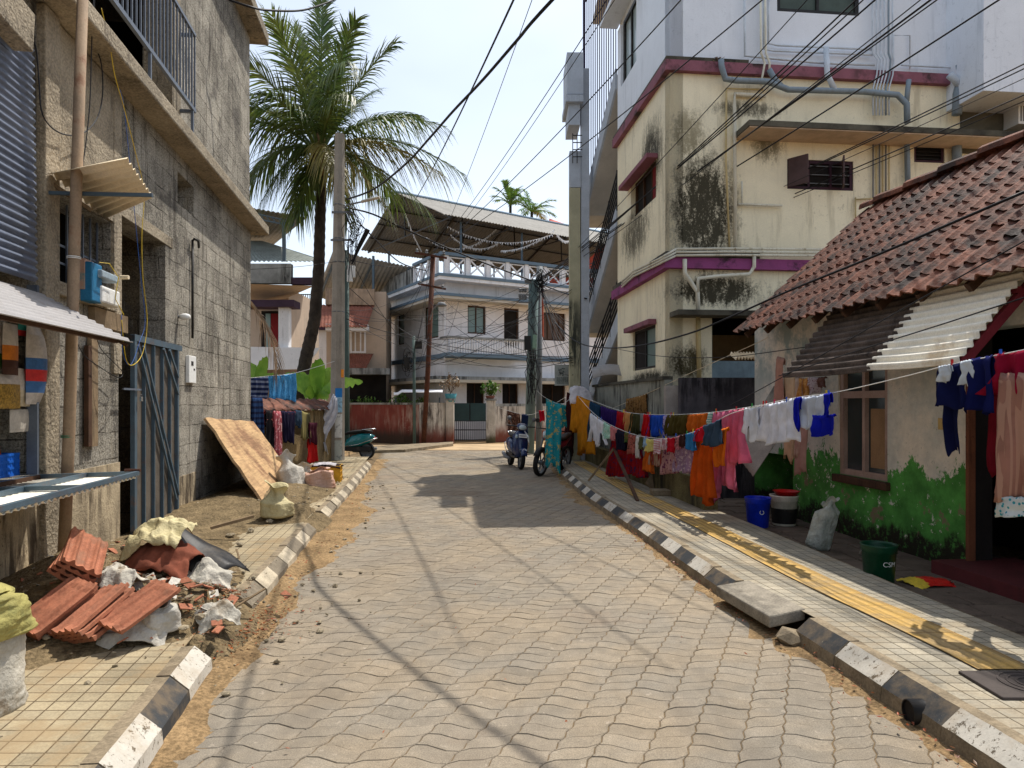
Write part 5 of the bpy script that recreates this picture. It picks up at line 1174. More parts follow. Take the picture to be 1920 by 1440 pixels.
# ------------------------------------------------------------------ corner house, centre
C0 = (-2.79, 29.5); Fr = Frame(*C0, .867, .499, 1); Fl = Frame(*C0, -.499, .867, -1); LR, LL = 11.5, 7.6
t = thing('corner_house', 'white two storey corner house with blue trim, balustrade and roof terrace', 'house', (*C0, 0))
def fs(fr, x0, x1, o=0):
    a, b = fr.s(x0, o), fr.s(x1, o); return min(a, b), max(a, b)
def oprect(fr, x0, y0, x1, y1, o=0):
    a, z1 = fr.px(x0, y0, o); b, z0 = fr.px(x1, y1, o); return (min(a, b), max(a, b), z0, z1)
w1 = oprect(Fr, 877, 572, 911, 627); w2 = oprect(Fr, 945, 577, 973, 660); w3 = oprect(Fr, 1018, 585, 1060, 640)
wg = [oprect(Fr, 875, 713, 908, 790), oprect(Fr, 942, 713, 972, 760), oprect(Fr, 1015, 715, 1060, 760)]
lg = [oprect(Fl, 795, 577, 822, 632), oprect(Fl, 745, 590, 758, 645)]
m = MB(); wallmesh(m, Fr, .0, LR, 0, 2.72, .2, wg); m.build('ground_wall', M['wpink'], t)
m = MB(); wallmesh(m, Fr, .0, LR, 2.72, 3.55, .2); wallmesh(m, Fl, .2, LL, 2.72, 3.55, .2); m.build('middle_wall', M['wwhite'], t)
m = MB(); wallmesh(m, Fr, .0, LR, 3.55, 6.05, .2, [w1, w2, w3]); m.build('upper_front_wall', M['wpink'], t)
m = MB(); wallmesh(m, Fl, .2, LL, 3.55, 6.05, .2, lg); wallmesh(m, Fl, .2, LL, 0, 2.72, .2); m.build('side_wall', M['wwhite'], t)
m = MB(); wallmesh(m, Fr, .0, LR, 6.05, 6.75, .2); wallmesh(m, Fl, .2, LL, 6.05, 6.75, .2); m.build('upper_band_wall', M['wwhite'], t)
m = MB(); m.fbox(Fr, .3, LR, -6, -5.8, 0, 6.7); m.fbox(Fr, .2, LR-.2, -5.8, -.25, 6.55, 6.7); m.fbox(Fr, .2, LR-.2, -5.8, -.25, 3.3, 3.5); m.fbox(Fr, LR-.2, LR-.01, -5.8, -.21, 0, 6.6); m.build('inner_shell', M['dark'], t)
def corner_slab(name, z0, z1, pr, mat_, pl=None):
    pl = pl or pr; m = MB(); P = [Fr.pt(LR, pr, 0), None, Fl.pt(LL, pl, 0), Fl.pt(LL, -.1, 0), Fr.pt(0, -.1, 0), Fr.pt(LR, -.1, 0)]
    # corner point
    c = Vector((*C0, 0))+Vector((*Fr.n, 0))*pr+Vector((*Fl.n, 0))*pl; P[1] = c; bot = [Vector((p.x, p.y, z0)) for p in P]; k = len(P)
    top = [Vector((p.x, p.y, z1)) for p in P]; m.add(bot+top, [tuple(range(k)), tuple(range(k, 2*k))[::-1]]+[(i, k+i, k+(i+1) % k, (i+1) % k) for i in range(k)])
    bm = bmesh.new(); o = m.build(name, mat_, t); bm.from_mesh(o.data); bmesh.ops.recalc_face_normals(bm, faces=bm.faces); bm.to_mesh(o.data); bm.free(); return o
corner_slab('ground_sunshade', 2.56, 2.70, .9, M['grimy']); corner_slab('ground_sunshade_edge', 2.44, 2.558, .93, Wp('cream_edge', lin(196, 184, 164)))
corner_slab('first_floor_band', 3.50, 3.70, .12, M['wblue']); corner_slab('upper_sunshade', 6.04, 6.16, .75, M['wblue']); corner_slab('upper_sunshade_edge', 5.93, 6.038, .72, Wp('cream_edge2', lin(200, 192, 178)))
corner_slab('roof_slab', 6.72, 6.86, .6, M['wwhite']); corner_slab('roof_slab_edge', 6.862, 6.98, .63, M['wblue'])
sP0 = Fr.s(838, .5); sP1 = LR; m = MB(); pz0, pz1 = 6.98, 7.86; n = 12; pw = (sP1-sP0)/n
for i in range(n+1): m.fbox(Fr, sP0+i*pw-.09, sP0+i*pw+.09, .38, .5, pz0, pz1-.1)
for i in range(n):
    a, b = sP0+i*pw+.12, sP0+(i+1)*pw-.12
    for p0, p1 in (((a, pz0+.06), (b, pz1-.16)), ((a, pz1-.16), (b, pz0+.06))): m.bar(Fr.pt(p0[0], .44, p0[1]), Fr.pt(p1[0], .44+.003, p1[1]), .06, .05, (*Fr.n, 0))
    for aa in (a, b-.03): m.fbox(Fr, aa, aa+.035, .41, .47, pz0+.04, pz1-.14)
    m.fbox(Fr, a+.036, b-.031, .41, .47, pz0+.03, pz0+.07); m.fbox(Fr, a+.036, b-.031, .41, .47, pz1-.18, pz1-.14)
ls0, ls1 = .0, Fl.s(775, .5); pn = 3; pw2 = (ls1-ls0)/pn
for i in range(pn+1): m.fbox(Fl, ls0+i*pw2-.07, ls0+i*pw2+.07, .38, .5, pz0, pz1-.1)
for i in range(pn):
    a, b = ls0+i*pw2+.1, ls0+(i+1)*pw2-.1
    for p0, p1 in (((a, pz0+.06), (b, pz1-.16)), ((a, pz1-.16), (b, pz0+.06))): m.bar(Fl.pt(p0[0], .44, p0[1]), Fl.pt(p1[0], .443, p1[1]), .06, .05, (*Fl.n, 0))
m.build('terrace_balustrade', M['wwhite'], t)
m = MB(); m.fbox(Fr, sP0-.3, sP1, .32, .56, pz1-.1, pz1+.03); m.fbox(Fl, -.1, ls1, .32, .56, pz1-.1+.002, pz1+.028); m.build('balustrade_rail', M['wblue'], t)
m = MB(); m.fbox(Fl, ls1, LL, .3, .5, pz0, pz1-.15); m.build('side_parapet', M['grimy'], t)
for (r_, g_, nx_) in ((w1, M['glass_g'], 2), (w3, Mt('brown_shutter', lin(96, 78, 68), .7), 4)): window(Fr, 0, 0, 0, 0, -.08, t, M['timber_dk'], g_, nx_, 1, .07, .06, sz=r_)
window(Fr, 0, 0, 0, 0, -.08, t, M['timber_dk'], M['dark'], 1, 1, .07, .06, 'door', sz=w2)
for r_ in lg: window(Fl, 0, 0, 0, 0, -.08, t, M['timber_dk'], M['glass_g'], 1, 1, .07, .06, sz=r_)
for r_ in wg: window(Fr, 0, 0, 0, 0, -.1, t, M['timber_dk'], M['dark'], 2, 1, .06, .06, sz=r_)
bs0, bs1 = Fr.s(838, .8), Fr.s(985, .8); m = MB(); m.fbox(Fr, bs0, bs1, .121, .85, 3.52, 3.68); m.build('balcony_slab', M['wblue'], t)
m = MB(); n = 30
for i in range(n+1): 
    c = Fr.pt(bs0+.05+(bs1-bs0-.1)*i/n, .78, 3.68); m.lathe(c, [(.04, 0), (.03, .08), (.055, .22), (.03, .42), (.03, .52), (.045, .60)], 8)
for i in range(6): m.lathe(Fr.pt(bs0+.05, .18+i*.12, 3.68), [(.04, 0), (.03, .08), (.055, .22), (.03, .42), (.03, .52), (.045, .60)], 8)
m.build('balusters', M['wwhite'], t, True); m = MB(); m.fbox(Fr, bs0-.02, bs1+.02, .72, .86, 4.285, 4.37); m.fbox(Fr, bs0-.02, bs0+.1, .1, .719, 4.286, 4.369); m.build('balcony_rail', M['grimy'], t)
m = MB(); m.tube([Fr.pt(-.1, .05, 2.8), Fr.pt(-.1, .05, 6.0)], .04, 8); m.build('rain_pipe', M['wwhite'], t)
m = MB()
for x, y in ((918, 532), (918, 672)): s_, z_ = Fr.px(x, y); m.fbox(Fr, s_-.25, s_+.25, .0, .04, z_-.04, z_+.03)
m.build('vent', M['dark'], t)
# metal roof over the terrace
A = ray(830, 401, 29.0); B_r = ray(677, 469, 35.9); B_r.z = A.z; Rg = ray(743, 362, 32.4); ax_ = Vector((.81, .586, 0)); LG = 14
t = thing('terrace_roof', 'large grey corrugated gable roof on posts above the terrace of the corner house', 'roof', (A+B_r)/2); m = MB()
def slope(a, b, L, wave=.16):
    k = int(L/wave*4); return [[a+ax_*L*i/k+Vector((0, 0, .02*math.cos(i*math.pi/2))) for i in range(k+1)], [b+ax_*L*i/k+Vector((0, 0, .02*math.cos(i*math.pi/2))) for i in range(k+1)]]
m.grid(slope(A, Rg, LG)); m.build('near_slope', M['roofsh'], t, solid=.015); m = MB(); m.grid(slope(Rg, B_r, LG)); m.build('far_slope', Mt('shaded_roof_sheet', lin(120, 120, 120), .7, var=.15, bu=0), t, solid=.015)  # far slope colour darkened to paint in its shaded underside
m = MB(); m.tube([Rg+Vector((0, 0, .05))-ax_*.1, Rg+ax_*LG+Vector((0, 0, .05))], .07, 6); m.build('ridge_cap', M['wblue'], t)
m = MB()
for k in range(5):
    f_ = .4+k*3.2; a, r_, b = A+ax_*f_, Rg+ax_*f_, B_r+ax_*f_; dn = Vector((0, 0, -.08)); m.bar(a+dn, r_+dn, .07); m.bar(r_+dn, b+dn, .07); m.bar(a+dn, b+dn, .05); m.bar((a+b)/2+dn, r_+dn, .05)
for k in range(1, 4):
    m.bar(Rg.lerp(B_r, k/4)+Vector((0, 0, -.05)), Rg.lerp(B_r, k/4)+ax_*LG+Vector((0, 0, -.05)), .05); m.bar(Rg.lerp(A, k/4)+Vector((0, 0, -.05)), Rg.lerp(A, k/4)+ax_*LG+Vector((0, 0, -.05)), .05)
m.build('truss', M['plast_dk'], t)
for k in range(4):
    for q in (A, B_r):
        m = MB(); p = q+ax_*(1.2+k*3.3)+(B_r-A).normalized()*(.5 if q is A else -.8); m.bar((p.x, p.y, 6.99), (p.x, p.y, q.z-.05), .09); m.build('post', M['steel'], t)
random.seed(41)
for i, (a, b, sg) in enumerate((((840, 425), (1035, 440), 22), ((800, 445), (930, 430), 28), ((845, 440), (935, 455), 18), ((940, 470), (1040, 430), 10), ((1045, 440), (1070, 450), 6), ((760, 400), (790, 470), 4))):
    m = MB(); P = []; Yb = 30.5+i*.3
    for k in range(41):
        u = k/40; P.append(ray(a[0]+(b[0]-a[0])*u, a[1]+(b[1]-a[1])*u+sg*4*u*(1-u), Yb+1.5*u))
    m.tube(P, .008, 4)
    for p in P:
        h = rnd(.08, .15); w = .03; m.add([p+Vector((-w, 0, 0)), p+Vector((w, 0, 0)), p+Vector((rnd(-.05, .05), rnd(-.05, .05), -h))], [(0, 1, 2)])
    tag(m.build('bunting', M['wwhite']), 'string of small white flags hanging under the terrace roof', 'bunting', 'flag strings under the terrace roof')
m = MB(); a, b = ray(1030, 410, 44), ray(1150, 452, 44); rows = [[a.lerp(b, i/20), a.lerp(b, i/20)+Vector((-.2, -1.6, -1.0))] for i in range(21)]; m.grid(rows); m.add([tuple(a), tuple(b), (b.x, b.y, 0), (a.x, a.y, 0)], [(0, 1, 2, 3)])
t = thing('red_edged_roof', 'distant roof with a red edge behind the metal terrace roof', 'roof', (a.x, a.y, 0)); m.build('sheet', Mt('red_roof_sheet', lin(186, 84, 66), .7), t, solid=.03)

# ------------------------------------------------------------------ compound wall, gate, far street
mred = Mt('faded_red_wall', lin(116, 56, 48), .95, var=.2, vs=1.5, dirt=lin(168, 150, 138), amt=.85, ds=1.4, thr=.46, bu=.4, low=(.25, .75, lin(60, 46, 38), .5))
mgw = Mt('grimy_white_wall', lin(196, 188, 176), .95, var=.2, vs=1.5, dirt=lin(62, 50, 44), amt=.95, ds=1.8, thr=.44, bu=.4, low=(.2, .9, lin(118, 66, 52), .8))
def polywall(m, P, z1, th=.2, z0=0):
    for a, b in zip(P, P[1:]):
        fr = Frame(a.x, a.y, b.x-a.x, b.y-a.y, 1); L = math.hypot(b.x-a.x, b.y-a.y); m.fbox(fr, 0, L+.02, -th, 0, z0, z1)
P = [ray(632, 755, 29.5), ray(690, 755, 28.2), ray(727, 755, 27.3), ray(757, 755, 26.7), ray(785, 755, 26.5)]
t = thing('compound_wall', 'faded red compound wall with pale vertical streaks left of the iron gate', 'wall', (P[2].x, P[2].y, 0)); m = MB(); polywall(m, P, 1.52); m.build('red_section', mred, t)
m = MB(); polywall(m, [ray(785, 755, 26.5), ray(812, 755, 26.6), ray(838, 755, 27)], 1.6); m.build('stained_section', mgw, t)
m = MB(); polywall(m, [p+Vector((0, -.03, 0)) for p in P], 1.6, .26, 1.521); m.build('coping', M['grimy'], t)
for k, (xa, xb, Y, lb) in enumerate(((837, 851, 27, 'left whitewashed gate pillar below the dry potted plant'), (912, 929, 28, 'right whitewashed gate pillar below the green potted plant'))):
    a, b = ray(xa, 755, Y), ray(xb, 755, Y); t = thing('gate_pillar', lb, 'pillar', ((a.x+b.x)/2, Y, 0)); m = MB(); m.box(a.x, b.x, Y-.15, Y+.2, 0, 1.68); m.build('shaft', mgw if k == 0 else Mt('white_pillar', lin(200, 194, 184), .9, dirt=lin(90, 70, 60), amt=.9, ds=3, low=(.1, .4, lin(90, 84, 60), .5)), t); m = MB(); m.box(a.x-.05, b.x+.05, Y-.2, Y+.25, 1.681, 1.76); m.build('cap', M['grimy'], t)
t = thing('iron_gate', 'double iron gate with dark sheet above ornate bars', 'gate', (ray(882, 0, 27.5).x, 27.5, 0)); m = MB()
for xa, xb in ((852, 880), (882, 911)):
    a, b = ray(xa, 755, 27.5), ray(xb, 755, 27.5); m.box(a.x, b.x, 27.5, 27.53, .88, 1.58)
m.build('sheet', Mt('dark_teal_sheet', lin(34, 58, 62), .6, var=.2), t); m = MB(); a, b = ray(852, 0, 27.5), ray(911, 0, 27.5)
for i in range(17): x = a.x+(b.x-a.x)*i/16; m.box(x-.012, x+.012, 27.49, 27.515, .08, .9)
for z in (.1, .5, .86): m.box(a.x, b.x, 27.516, 27.535, z, z+.04)
m.build('bars', M['plast_dk'], t)
P = [ray(929, 755, 28), ray(985, 755, 29), ray(1090, 755, 31)]; t = thing('compound_wall', 'grimy white and rust stained compound wall right of the iron gate', 'wall', (P[1].x, P[1].y, 0)); m = MB(); polywall(m, P, 1.45); m.build('wall', mgw, t); m = MB(); polywall(m, P, 1.56, .24, 1.451); m.build('coping', M['grimy'], t)
shrub(ray(845, 738, 27)+Vector((0, 0, 0)), (.45, .3, .42), 160, .12, M['dry'], 'dry leafless potted plant on the left gate pillar', 'potted_plant', (.24, .32, c_('teal_pot', 70, 140, 150)))
shrub(ray(919, 742, 28.1), (.42, .3, .32), 260, .16, M['green'], 'leafy green potted plant on the right gate pillar', 'potted_plant', (.2, .12, M['redtile']))
t = thing('tarpaulin_shelter', 'low white tarpaulin roof over bins behind the compound wall', 'shelter', ray(785, 755, 27.7)); m = MB(); rows = []
for j in range(5): rows.append([ray(738+(830-738)*i/12, 744-(13 if i > 1 else 8), 27.3+j*.4)+Vector((0, 0, -.2*(1-math.sin(math.pi*(j+1)/6)))) for i in range(13)])
m.grid(rows); m.build('sheet', M['wwhite'], t, True, solid=.02); m = MB(); 
for x in (742, 824): p = ray(x, 745, 27.9); m.bar((p.x, p.y, 0), p, .05)
m.build('post', M['steel'], t)
random.seed(55)
gd = thing('garden_hedge', 'dark green shrubs growing behind the compound wall', 'plant', ray(700, 790, 29.2)); m = MB()
for i in range(2600):
    x = rnd(640, 800); p = ray(x, 0, rnd(28.9, 31)); p.z = rnd(.8, 1.75+.7*nz(x*.03, 3)); leaflet(m, p, Vector((random.gauss(0, 1), random.gauss(0, 1), random.gauss(.3, 1))), rnd(.12, .3), .04, .4, rnd(.4, 1.3), Vector((0, 0, 1)), 2)
m.build('foliage', M['green'], gd)
# junction pavement strip
P = [gnd(690, 850), gnd(760, 848), gnd(850, 836), gnd(850, 832), gnd(690, 842)]; m = MB(); k = len(P); m.add([Vector((p.x, p.y, .0)) for p in P]+[Vector((p.x, p.y, .09)) for p in P], [tuple(range(k, 2*k))]+[(i, (i+1) % k, k+(i+1) % k, k+i) for i in range(k)]); tag(m.build('pavement', M['kc']), kind='structure')
# iron poles
t = pole_px('iron_pole', 'rust brown iron pole with cross arms and lamp before the corner house', ((794, 836), (802, 700), (812, 478)), 26.2, .095, M['rustdk'])
m = MB(); 
for y, a, b in ((478, 778, 838), (536, 784, 836)): m.bar(ray(a, y-4, 26.1), ray(b, y+6, 26.1), .07, .07)
m.build('cross_arm', M['rustdk'], t)
m = MB()
for x, y in ((782, 470), (800, 472), (832, 474), (788, 530), (830, 538)): m.lathe(ray(x, y+4, 26.1), [(.03, 0), (.06, .03), (.04, .08), (.06, .12), (.02, .16)], 8)
m.build('insulator', M['grey'], t)
m = MB(); m.tube([ray(806, 600, 26.1), ray(812, 580, 25.8), ray(822, 570, 25.6)], .03, 6); m.build('lamp_arm', M['grey'], t); m = MB(); m.lathe(ray(828, 570, 25.4), [(.01, .08), (.12, .05), (.2, -.06), (.17, -.08), (.01, -.1)], 12); m.build('lamp_head', M['grey'], t, True)
t = pole_px('thin_pole', 'thin grey green pole hung with cable coils left of the iron pole', ((777, 832), (776, 630)), 26, .06, gpole); m = MB()
for i in range(9):
    c = ray(rnd(755, 772), rnd(665, 700), 25.9); r = rnd(.08, .3); m.tube([c+Vector((r*.5*math.cos(a), .02*math.sin(3*a), r*math.sin(a))) for a in [k*.45 for k in range(14)]], .014, 5)
m.build('cable_coil', M['cable'], t); m = MB(); m.bar(ray(785, 640, 25.9), ray(785, 654, 25.9), .25, .15); m.build('junction_box', M['plast_dk'], t); m = MB(); m.bar(ray(763, 690, 25.9), ray(763, 670, 25.9), .2, .15); m.build('junction_box', M['plast_dk'], t)
Yp = 21.5
t = pole_px('steel_pole', 'thick grey steel pole with black and green meter boxes, left of a twin pole', ((992, 850), (998, 650), (1001, 525)), Yp, .155, Mt('grey_green_steel', lin(104, 122, 120), .6, dirt=lin(70, 84, 80), amt=.6, ds=3), 12)
m = MB(); m.bar(ray(989, 630, Yp-.3), ray(989, 656, Yp-.3), .2, .15); m.build('black_box', M['plast_dk'], t); m = MB(); m.bar(ray(1003, 628, Yp-.3), ray(1002, 653, Yp-.3), .17, .12); m.build('green_box', c_('green_meter_box', 130, 160, 140), t)
m = MB()
for x in (975, 980, 985): 
    for y in (548, 562): m.lathe(ray(x, y, Yp-.1), [(.02, 0), (.05, .03), (.03, .06), (.05, .1), (.02, .13)], 8)
m.bar(ray(972, 553, Yp-.1), ray(996, 553, Yp-.1), .04); m.bar(ray(972, 567, Yp-.1), ray(996, 567, Yp-.1), .04); m.bar(ray(984, 528, Yp-.1), ray(1003, 528, Yp-.1), .07, .1); m.build('insulator_bracket', M['grey'], t)
m = MB()
for i in range(12):
    x = rnd(984, 1004); P = [ray(x, 656, Yp-.35)]+[ray(x+rnd(-6, 10), 656+k*rnd(18, 26), Yp-.35) for k in range(1, 5)]; m.tube(P, .012, 5)
for i in range(5):
    P = [ray(rnd(996, 1004)+rnd(-3, 16)*math.sin(k), 530+k*14, Yp-rnd(.2, .4)) for k in range(8)]; m.tube(P, .008, 5)
m.build('cable_tangle', M['cable'], t)
t = pole_px('slim_steel_pole', 'slim grey pole with an orange conduit, right of the thick steel pole', ((1010, 850), (1012, 500)), Yp+.3, .10, Mt('grey_pole_paint', lin(120, 126, 130), .6, dirt=lin(80, 84, 86), amt=.6, ds=3), 10)
m = MB(); m.tube([ray(1018, 632, Yp), ray(1017, 528, Yp)], .03, 8); m.build('orange_conduit', c_('orange_conduit', 190, 84, 52), t)
m = MB()
for i in range(22):
    x, y = 1012+rnd(-10, 8), 508+rnd(-6, 14); m.tube([ray(x, y, Yp), ray(x+rnd(-14, 14), y+rnd(0, 16), Yp-.2), ray(1012+rnd(-6, 14), y+rnd(10, 40), Yp-.1)], .012, 5)
m.build('cable_tangle', M['cable'], t)

# ------------------------------------------------------------------ two wheelers
def ell(x, zc, hw, hh, n=14, yc=0, pw=.8):
    return [Vector((x, yc+hw*math.copysign(abs(math.cos(a))**pw, math.cos(a)), zc+hh*math.copysign(abs(math.sin(a))**pw, math.sin(a)))) for a in [2*math.pi*k/n for k in range(n)]]
def wheel(t, x, r, wd, spokes=0):
    m = MB(); P = [(r-.05, -wd), (r-.012, -wd), (r, -wd*.5), (r, wd*.5), (r-.012, wd), (r-.05, wd), (r-.05, -wd)]; m.lathe((x, 0, r), P, 28, 0, 'y'); w = m.build('wheel', M['black'], t, True)
    m = MB(); m.lathe((x, 0, r), [(r-.05, -.03), (r-.052, .03), (r-.075, .03), (r-.075, -.03), (r-.05, -.03)], 24, 0, 'y'); m.lathe((x, 0, r), [(.01, -.05), (.045, -.05), (.045, .05), (.01, .05)], 12, 0, 'y')
    for k in range(spokes or 5):
        a = 2*math.pi*k/(spokes or 5); m.bar((x+.03*math.cos(a), 0, r+.03*math.sin(a)), (x+(r-.06)*math.cos(a), 0, r+(r-.06)*math.sin(a)), .03, .02, (0, 1, 0))
    if not spokes: m.lathe((x, 0, r), [(.02, .01), (r-.075, .01), (r-.075, -.01), (.02, -.01)], 18, 0, 'y')
    m.build('rim', M['grey'], w); return w
def scooter(label, bodym, pos, rot, cover=None):
    t = thing('scooter', label, 'scooter', (0, 0, 0)); wheel(t, .60, .235, .045); wheel(t, -.60, .235, .05)
    m = MB(); m.loft([ell(-.82, .62, .06, .05), ell(-.7, .60, .15, .13), ell(-.45, .55, .185, .19), ell(-.2, .50, .17, .18), ell(-.02, .44, .13, .13), ell(.06, .36, .1, .06)]); m.build('body', bodym, t, True)
    m = MB(); m.loft([ell(-.75, .78, .08, .03), ell(-.6, .80, .13, .05), ell(-.3, .77, .14, .055), ell(-.05, .74, .12, .05), ell(.06, .70, .07, .03)]); m.build('seat', M['black'], t, True)
    m = MB(); m.box(-.05, .36, -.13, .13, .24, .29); m.box(-.75, .0, -.12, .12, .22, .36); m.build('floorboard', M['plast_dk'], t, bevel=.02)
    m = MB(); m.loft([[Vector((x, y, z)) for x, y, z in ((.40+dx, -w_, z), (.50+dx, -w_*.6, z), (.54+dx, 0, z), (.50+dx, w_*.6, z), (.40+dx, w_, z), (.36+dx, w_*.8, z), (.40+dx, 0, z), (.36+dx, -w_*.8, z))] for dx, w_, z in ((.02, .12, .28), (.0, .20, .42), (-.03, .22, .62), (-.08, .20, .80), (-.12, .10, .92))]); m.build('leg_shield', bodym, t, True)
    m = MB(); rows = [[Vector((.60+.275*math.cos(a), y, .235+.275*math.sin(a)+.02-abs(y)*.4)) for y in (-.075, -.04, 0, .04, .075)] for a in [R(20+12*k) for k in range(12)]]; m.grid(rows); m.build('front_fender', bodym, t, True, solid=.006)
    m = MB(); m.loft([ell(.22, 1.0, .07, .05), ell(.30, 1.02, .13, .085), ell(.40, 1.01, .12, .085), ell(.46, .99, .07, .05)]); h = m.build('handlebar_cowl', bodym, t, True)
    m = MB(); m.loft([ell(.40, 1.01, .10, .065), ell(.468, .995, .085, .055), ell(.48, .99, .03, .02)]); m.build('headlight', M['glass_w'], t, True)
    m = MB(); m.tube([(.22, -.36, 1.03), (.27, -.12, 1.02), (.27, .12, 1.02), (.22, .36, 1.03)], .016, 8); m.tube([(.60, 0, .24), (.50, 0, .4), (.42, 0, .6)], .03, 8); m.build('handlebar', M['plast_dk'], t)
    for sg in (1, -1):
        m = MB(); m.tube([(.26, sg*.22, 1.03), (.25, sg*.27, 1.14), (.25, sg*.3, 1.2)], .008, 6); m.lathe((.25, sg*.31, 1.21), [(.001, -.02), (.05, -.015), (.055, .01), (.001, .015)], 12, 0, 'x'); m.build('mirror', M['grey'], t, True)
        m = MB(); m.loft([ell(.45, .78, .03, .05, 8, sg*.14), ell(.48, .76, .02, .03, 8, sg*.13)]); m.build('indicator', M['glass_w'], t, True)
    m = MB(); m.obox((.56, 0, .80), (.0, .105, 0), (.004, 0, .002), (-.01, 0, .04)); pl = m.build('number_plate', M['white'], t); m = MB()
    for k in range(7): m.obox((.566, -.08+.026*k, .80), (0, .007, 0), (.001, 0, 0), (-.002, 0, .018))
    m.build('characters', M['plast_dk'], pl)
    m = MB(); m.tube([(-.5, .13, .83), (-.72, .12, .86), (-.84, .06, .86), (-.86, 0, .86), (-.84, -.06, .86), (-.72, -.12, .86), (-.5, -.13, .83)], .014, 6); m.tube([(.0, -.2, .36), (-.4, -.21, .42), (-.8, -.16, .56), (-.9, -.05, .60), (-.9, .05, .60), (-.8, .16, .56), (-.4, .21, .42), (.0, .2, .36)], .010, 6); m.build('grab_rail', M['chrome'], t, True)
    m = MB(); m.loft([ell(-.83, .60, .06, .04, 10), ell(-.87, .59, .04, .025, 10)]); m.build('tail_light', c_('red_lens', 150, 20, 20), t, True)
    m = MB(); m.tube([(-.1, -.14, .2), (-.5, -.17, .22), (-.82, -.17, .30)], [.03, .05, .045], 10); m.build('exhaust', M['grey'], t, True)
    m = MB(); m.tube([(-.1, .1, .2), (-.18, .26, .02)], .012, 6); m.build('side_stand', M['plast_dk'], t)
    t.location = pos; t.rotation_euler = (0, R(0), R(rot)); return t
M['blueb'] = Mt('deep_blue_bodywork', lin(18, 40, 84), .2, var=.05, bu=0, spec=.6); M['tealb'] = Mt('teal_bodywork', lin(20, 110, 116), .2, var=.05, bu=0, spec=.6)
q = gnd(968, 879); sc1 = scooter('deep blue scooter parked at the right kerb facing the camera', M['blueb'], (q.x-.02, q.y+.45, 0), -78); sc1.rotation_euler[0] = R(-5)
q = gnd(660, 862); sc2 = scooter('teal scooter parked beyond the left concrete pole with its tail to the road', M['tealb'], (ray(648, 0, 19.6).x, 19.8, 0), 168)
def motorcycle(label, pos, rot):
    t = thing('motorcycle', label, 'motorcycle', (0, 0, 0)); wheel(t, .66, .30, .05, 5); wheel(t, -.64, .30, .055, 5)
    for sg in (1, -1):
        m = MB(); m.tube([(.66, sg*.08, .30), (.50, sg*.09, .72), (.42, sg*.09, .92)], .022, 8); m.build('fork', M['grey'], t, True)
    m = MB(); m.loft([ell(.36, .80, .07, .05), ell(.25, .82, .14, .10), ell(.02, .80, .14, .10), ell(-.1, .76, .08, .05)]); m.build('fuel_tank', M['black'], t, True)
    m = MB(); m.loft([ell(-.08, .77, .09, .04), ell(-.3, .78, .13, .05), ell(-.6, .84, .11, .05), ell(-.78, .88, .06, .03)]); m.build('seat', M['plast_dk'], t, True)
    m = MB(); m.loft([ell(-.15, .62, .07, .06), ell(-.4, .66, .11, .08), ell(-.75, .80, .06, .05)]); m.loft([ell(.32, .66, .12, .10), ell(.22, .62, .17, .14), ell(.02, .58, .14, .10)]); m.build('side_panel', c_('red_black_panel', 130, 36, 56, rough=.3), t, True)
    m = MB(); m.box(-.16, .2, -.13, .13, .28, .52); m.lathe((.05, 0, .38), [(.01, -.17), (.1, -.17), (.1, .17), (.01, .17)], 14, 0, 'y'); m.build('engine', M['grey'], t, bevel=.02)
    m = MB(); m.tube([(.42, 0, .9), (.3, 0, .7), (-.2, 0, .7), (-.64, 0, .32)], .03, 8); m.tube([(.2, 0, .3), (.3, 0, .7)], .025, 8); m.build('frame', M['plast_dk'], t, True)
    m = MB(); m.tube([(.30, -.36, 1.0), (.42, -.18, 1.02), (.42, .18, 1.02), (.30, .36, 1.0)], .014, 8); m.build('handlebar', M['plast_dk'], t, True)
    m = MB(); m.loft([ell(.42, .92, .10, .09), ell(.52, .90, .09, .08), ell(.56, .88, .04, .04)]); m.build('headlight', M['glass_w'], t, True)
    m = MB(); rows = [[Vector((.66+.34*math.cos(a), y, .30+.34*math.sin(a)-abs(y)*.3)) for y in (-.06, 0, .06)] for a in [R(30+12*k) for k in range(10)]]; m.grid(rows); m.build('front_fender', M['black'], t, True, solid=.005)
    for sg in (1, -1):
        m = MB(); m.tube([(.38, sg*.22, 1.02), (.36, sg*.28, 1.16)], .007, 6); m.lathe((.36, sg*.31, 1.18), [(.001, -.01), (.045, -.01), (.05, .01), (.001, .01)], 10, 0, 'x'); m.build('mirror', M['plast_dk'], t)
    m = MB(); m.tube([(.1, -.14, .3), (-.3, -.16, .26), (-.8, -.17, .36)], [.025, .04, .05], 10); m.build('exhaust', M['grey'], t, True)
    t.location = pos; t.rotation_euler = (R(-6), 0, R(rot)); return t
q = gnd(1010, 893); mc = motorcycle('black motorcycle with red side panels leaning at the end of the right kerb', (q.x+.33, q.y+.62, 0), -118)
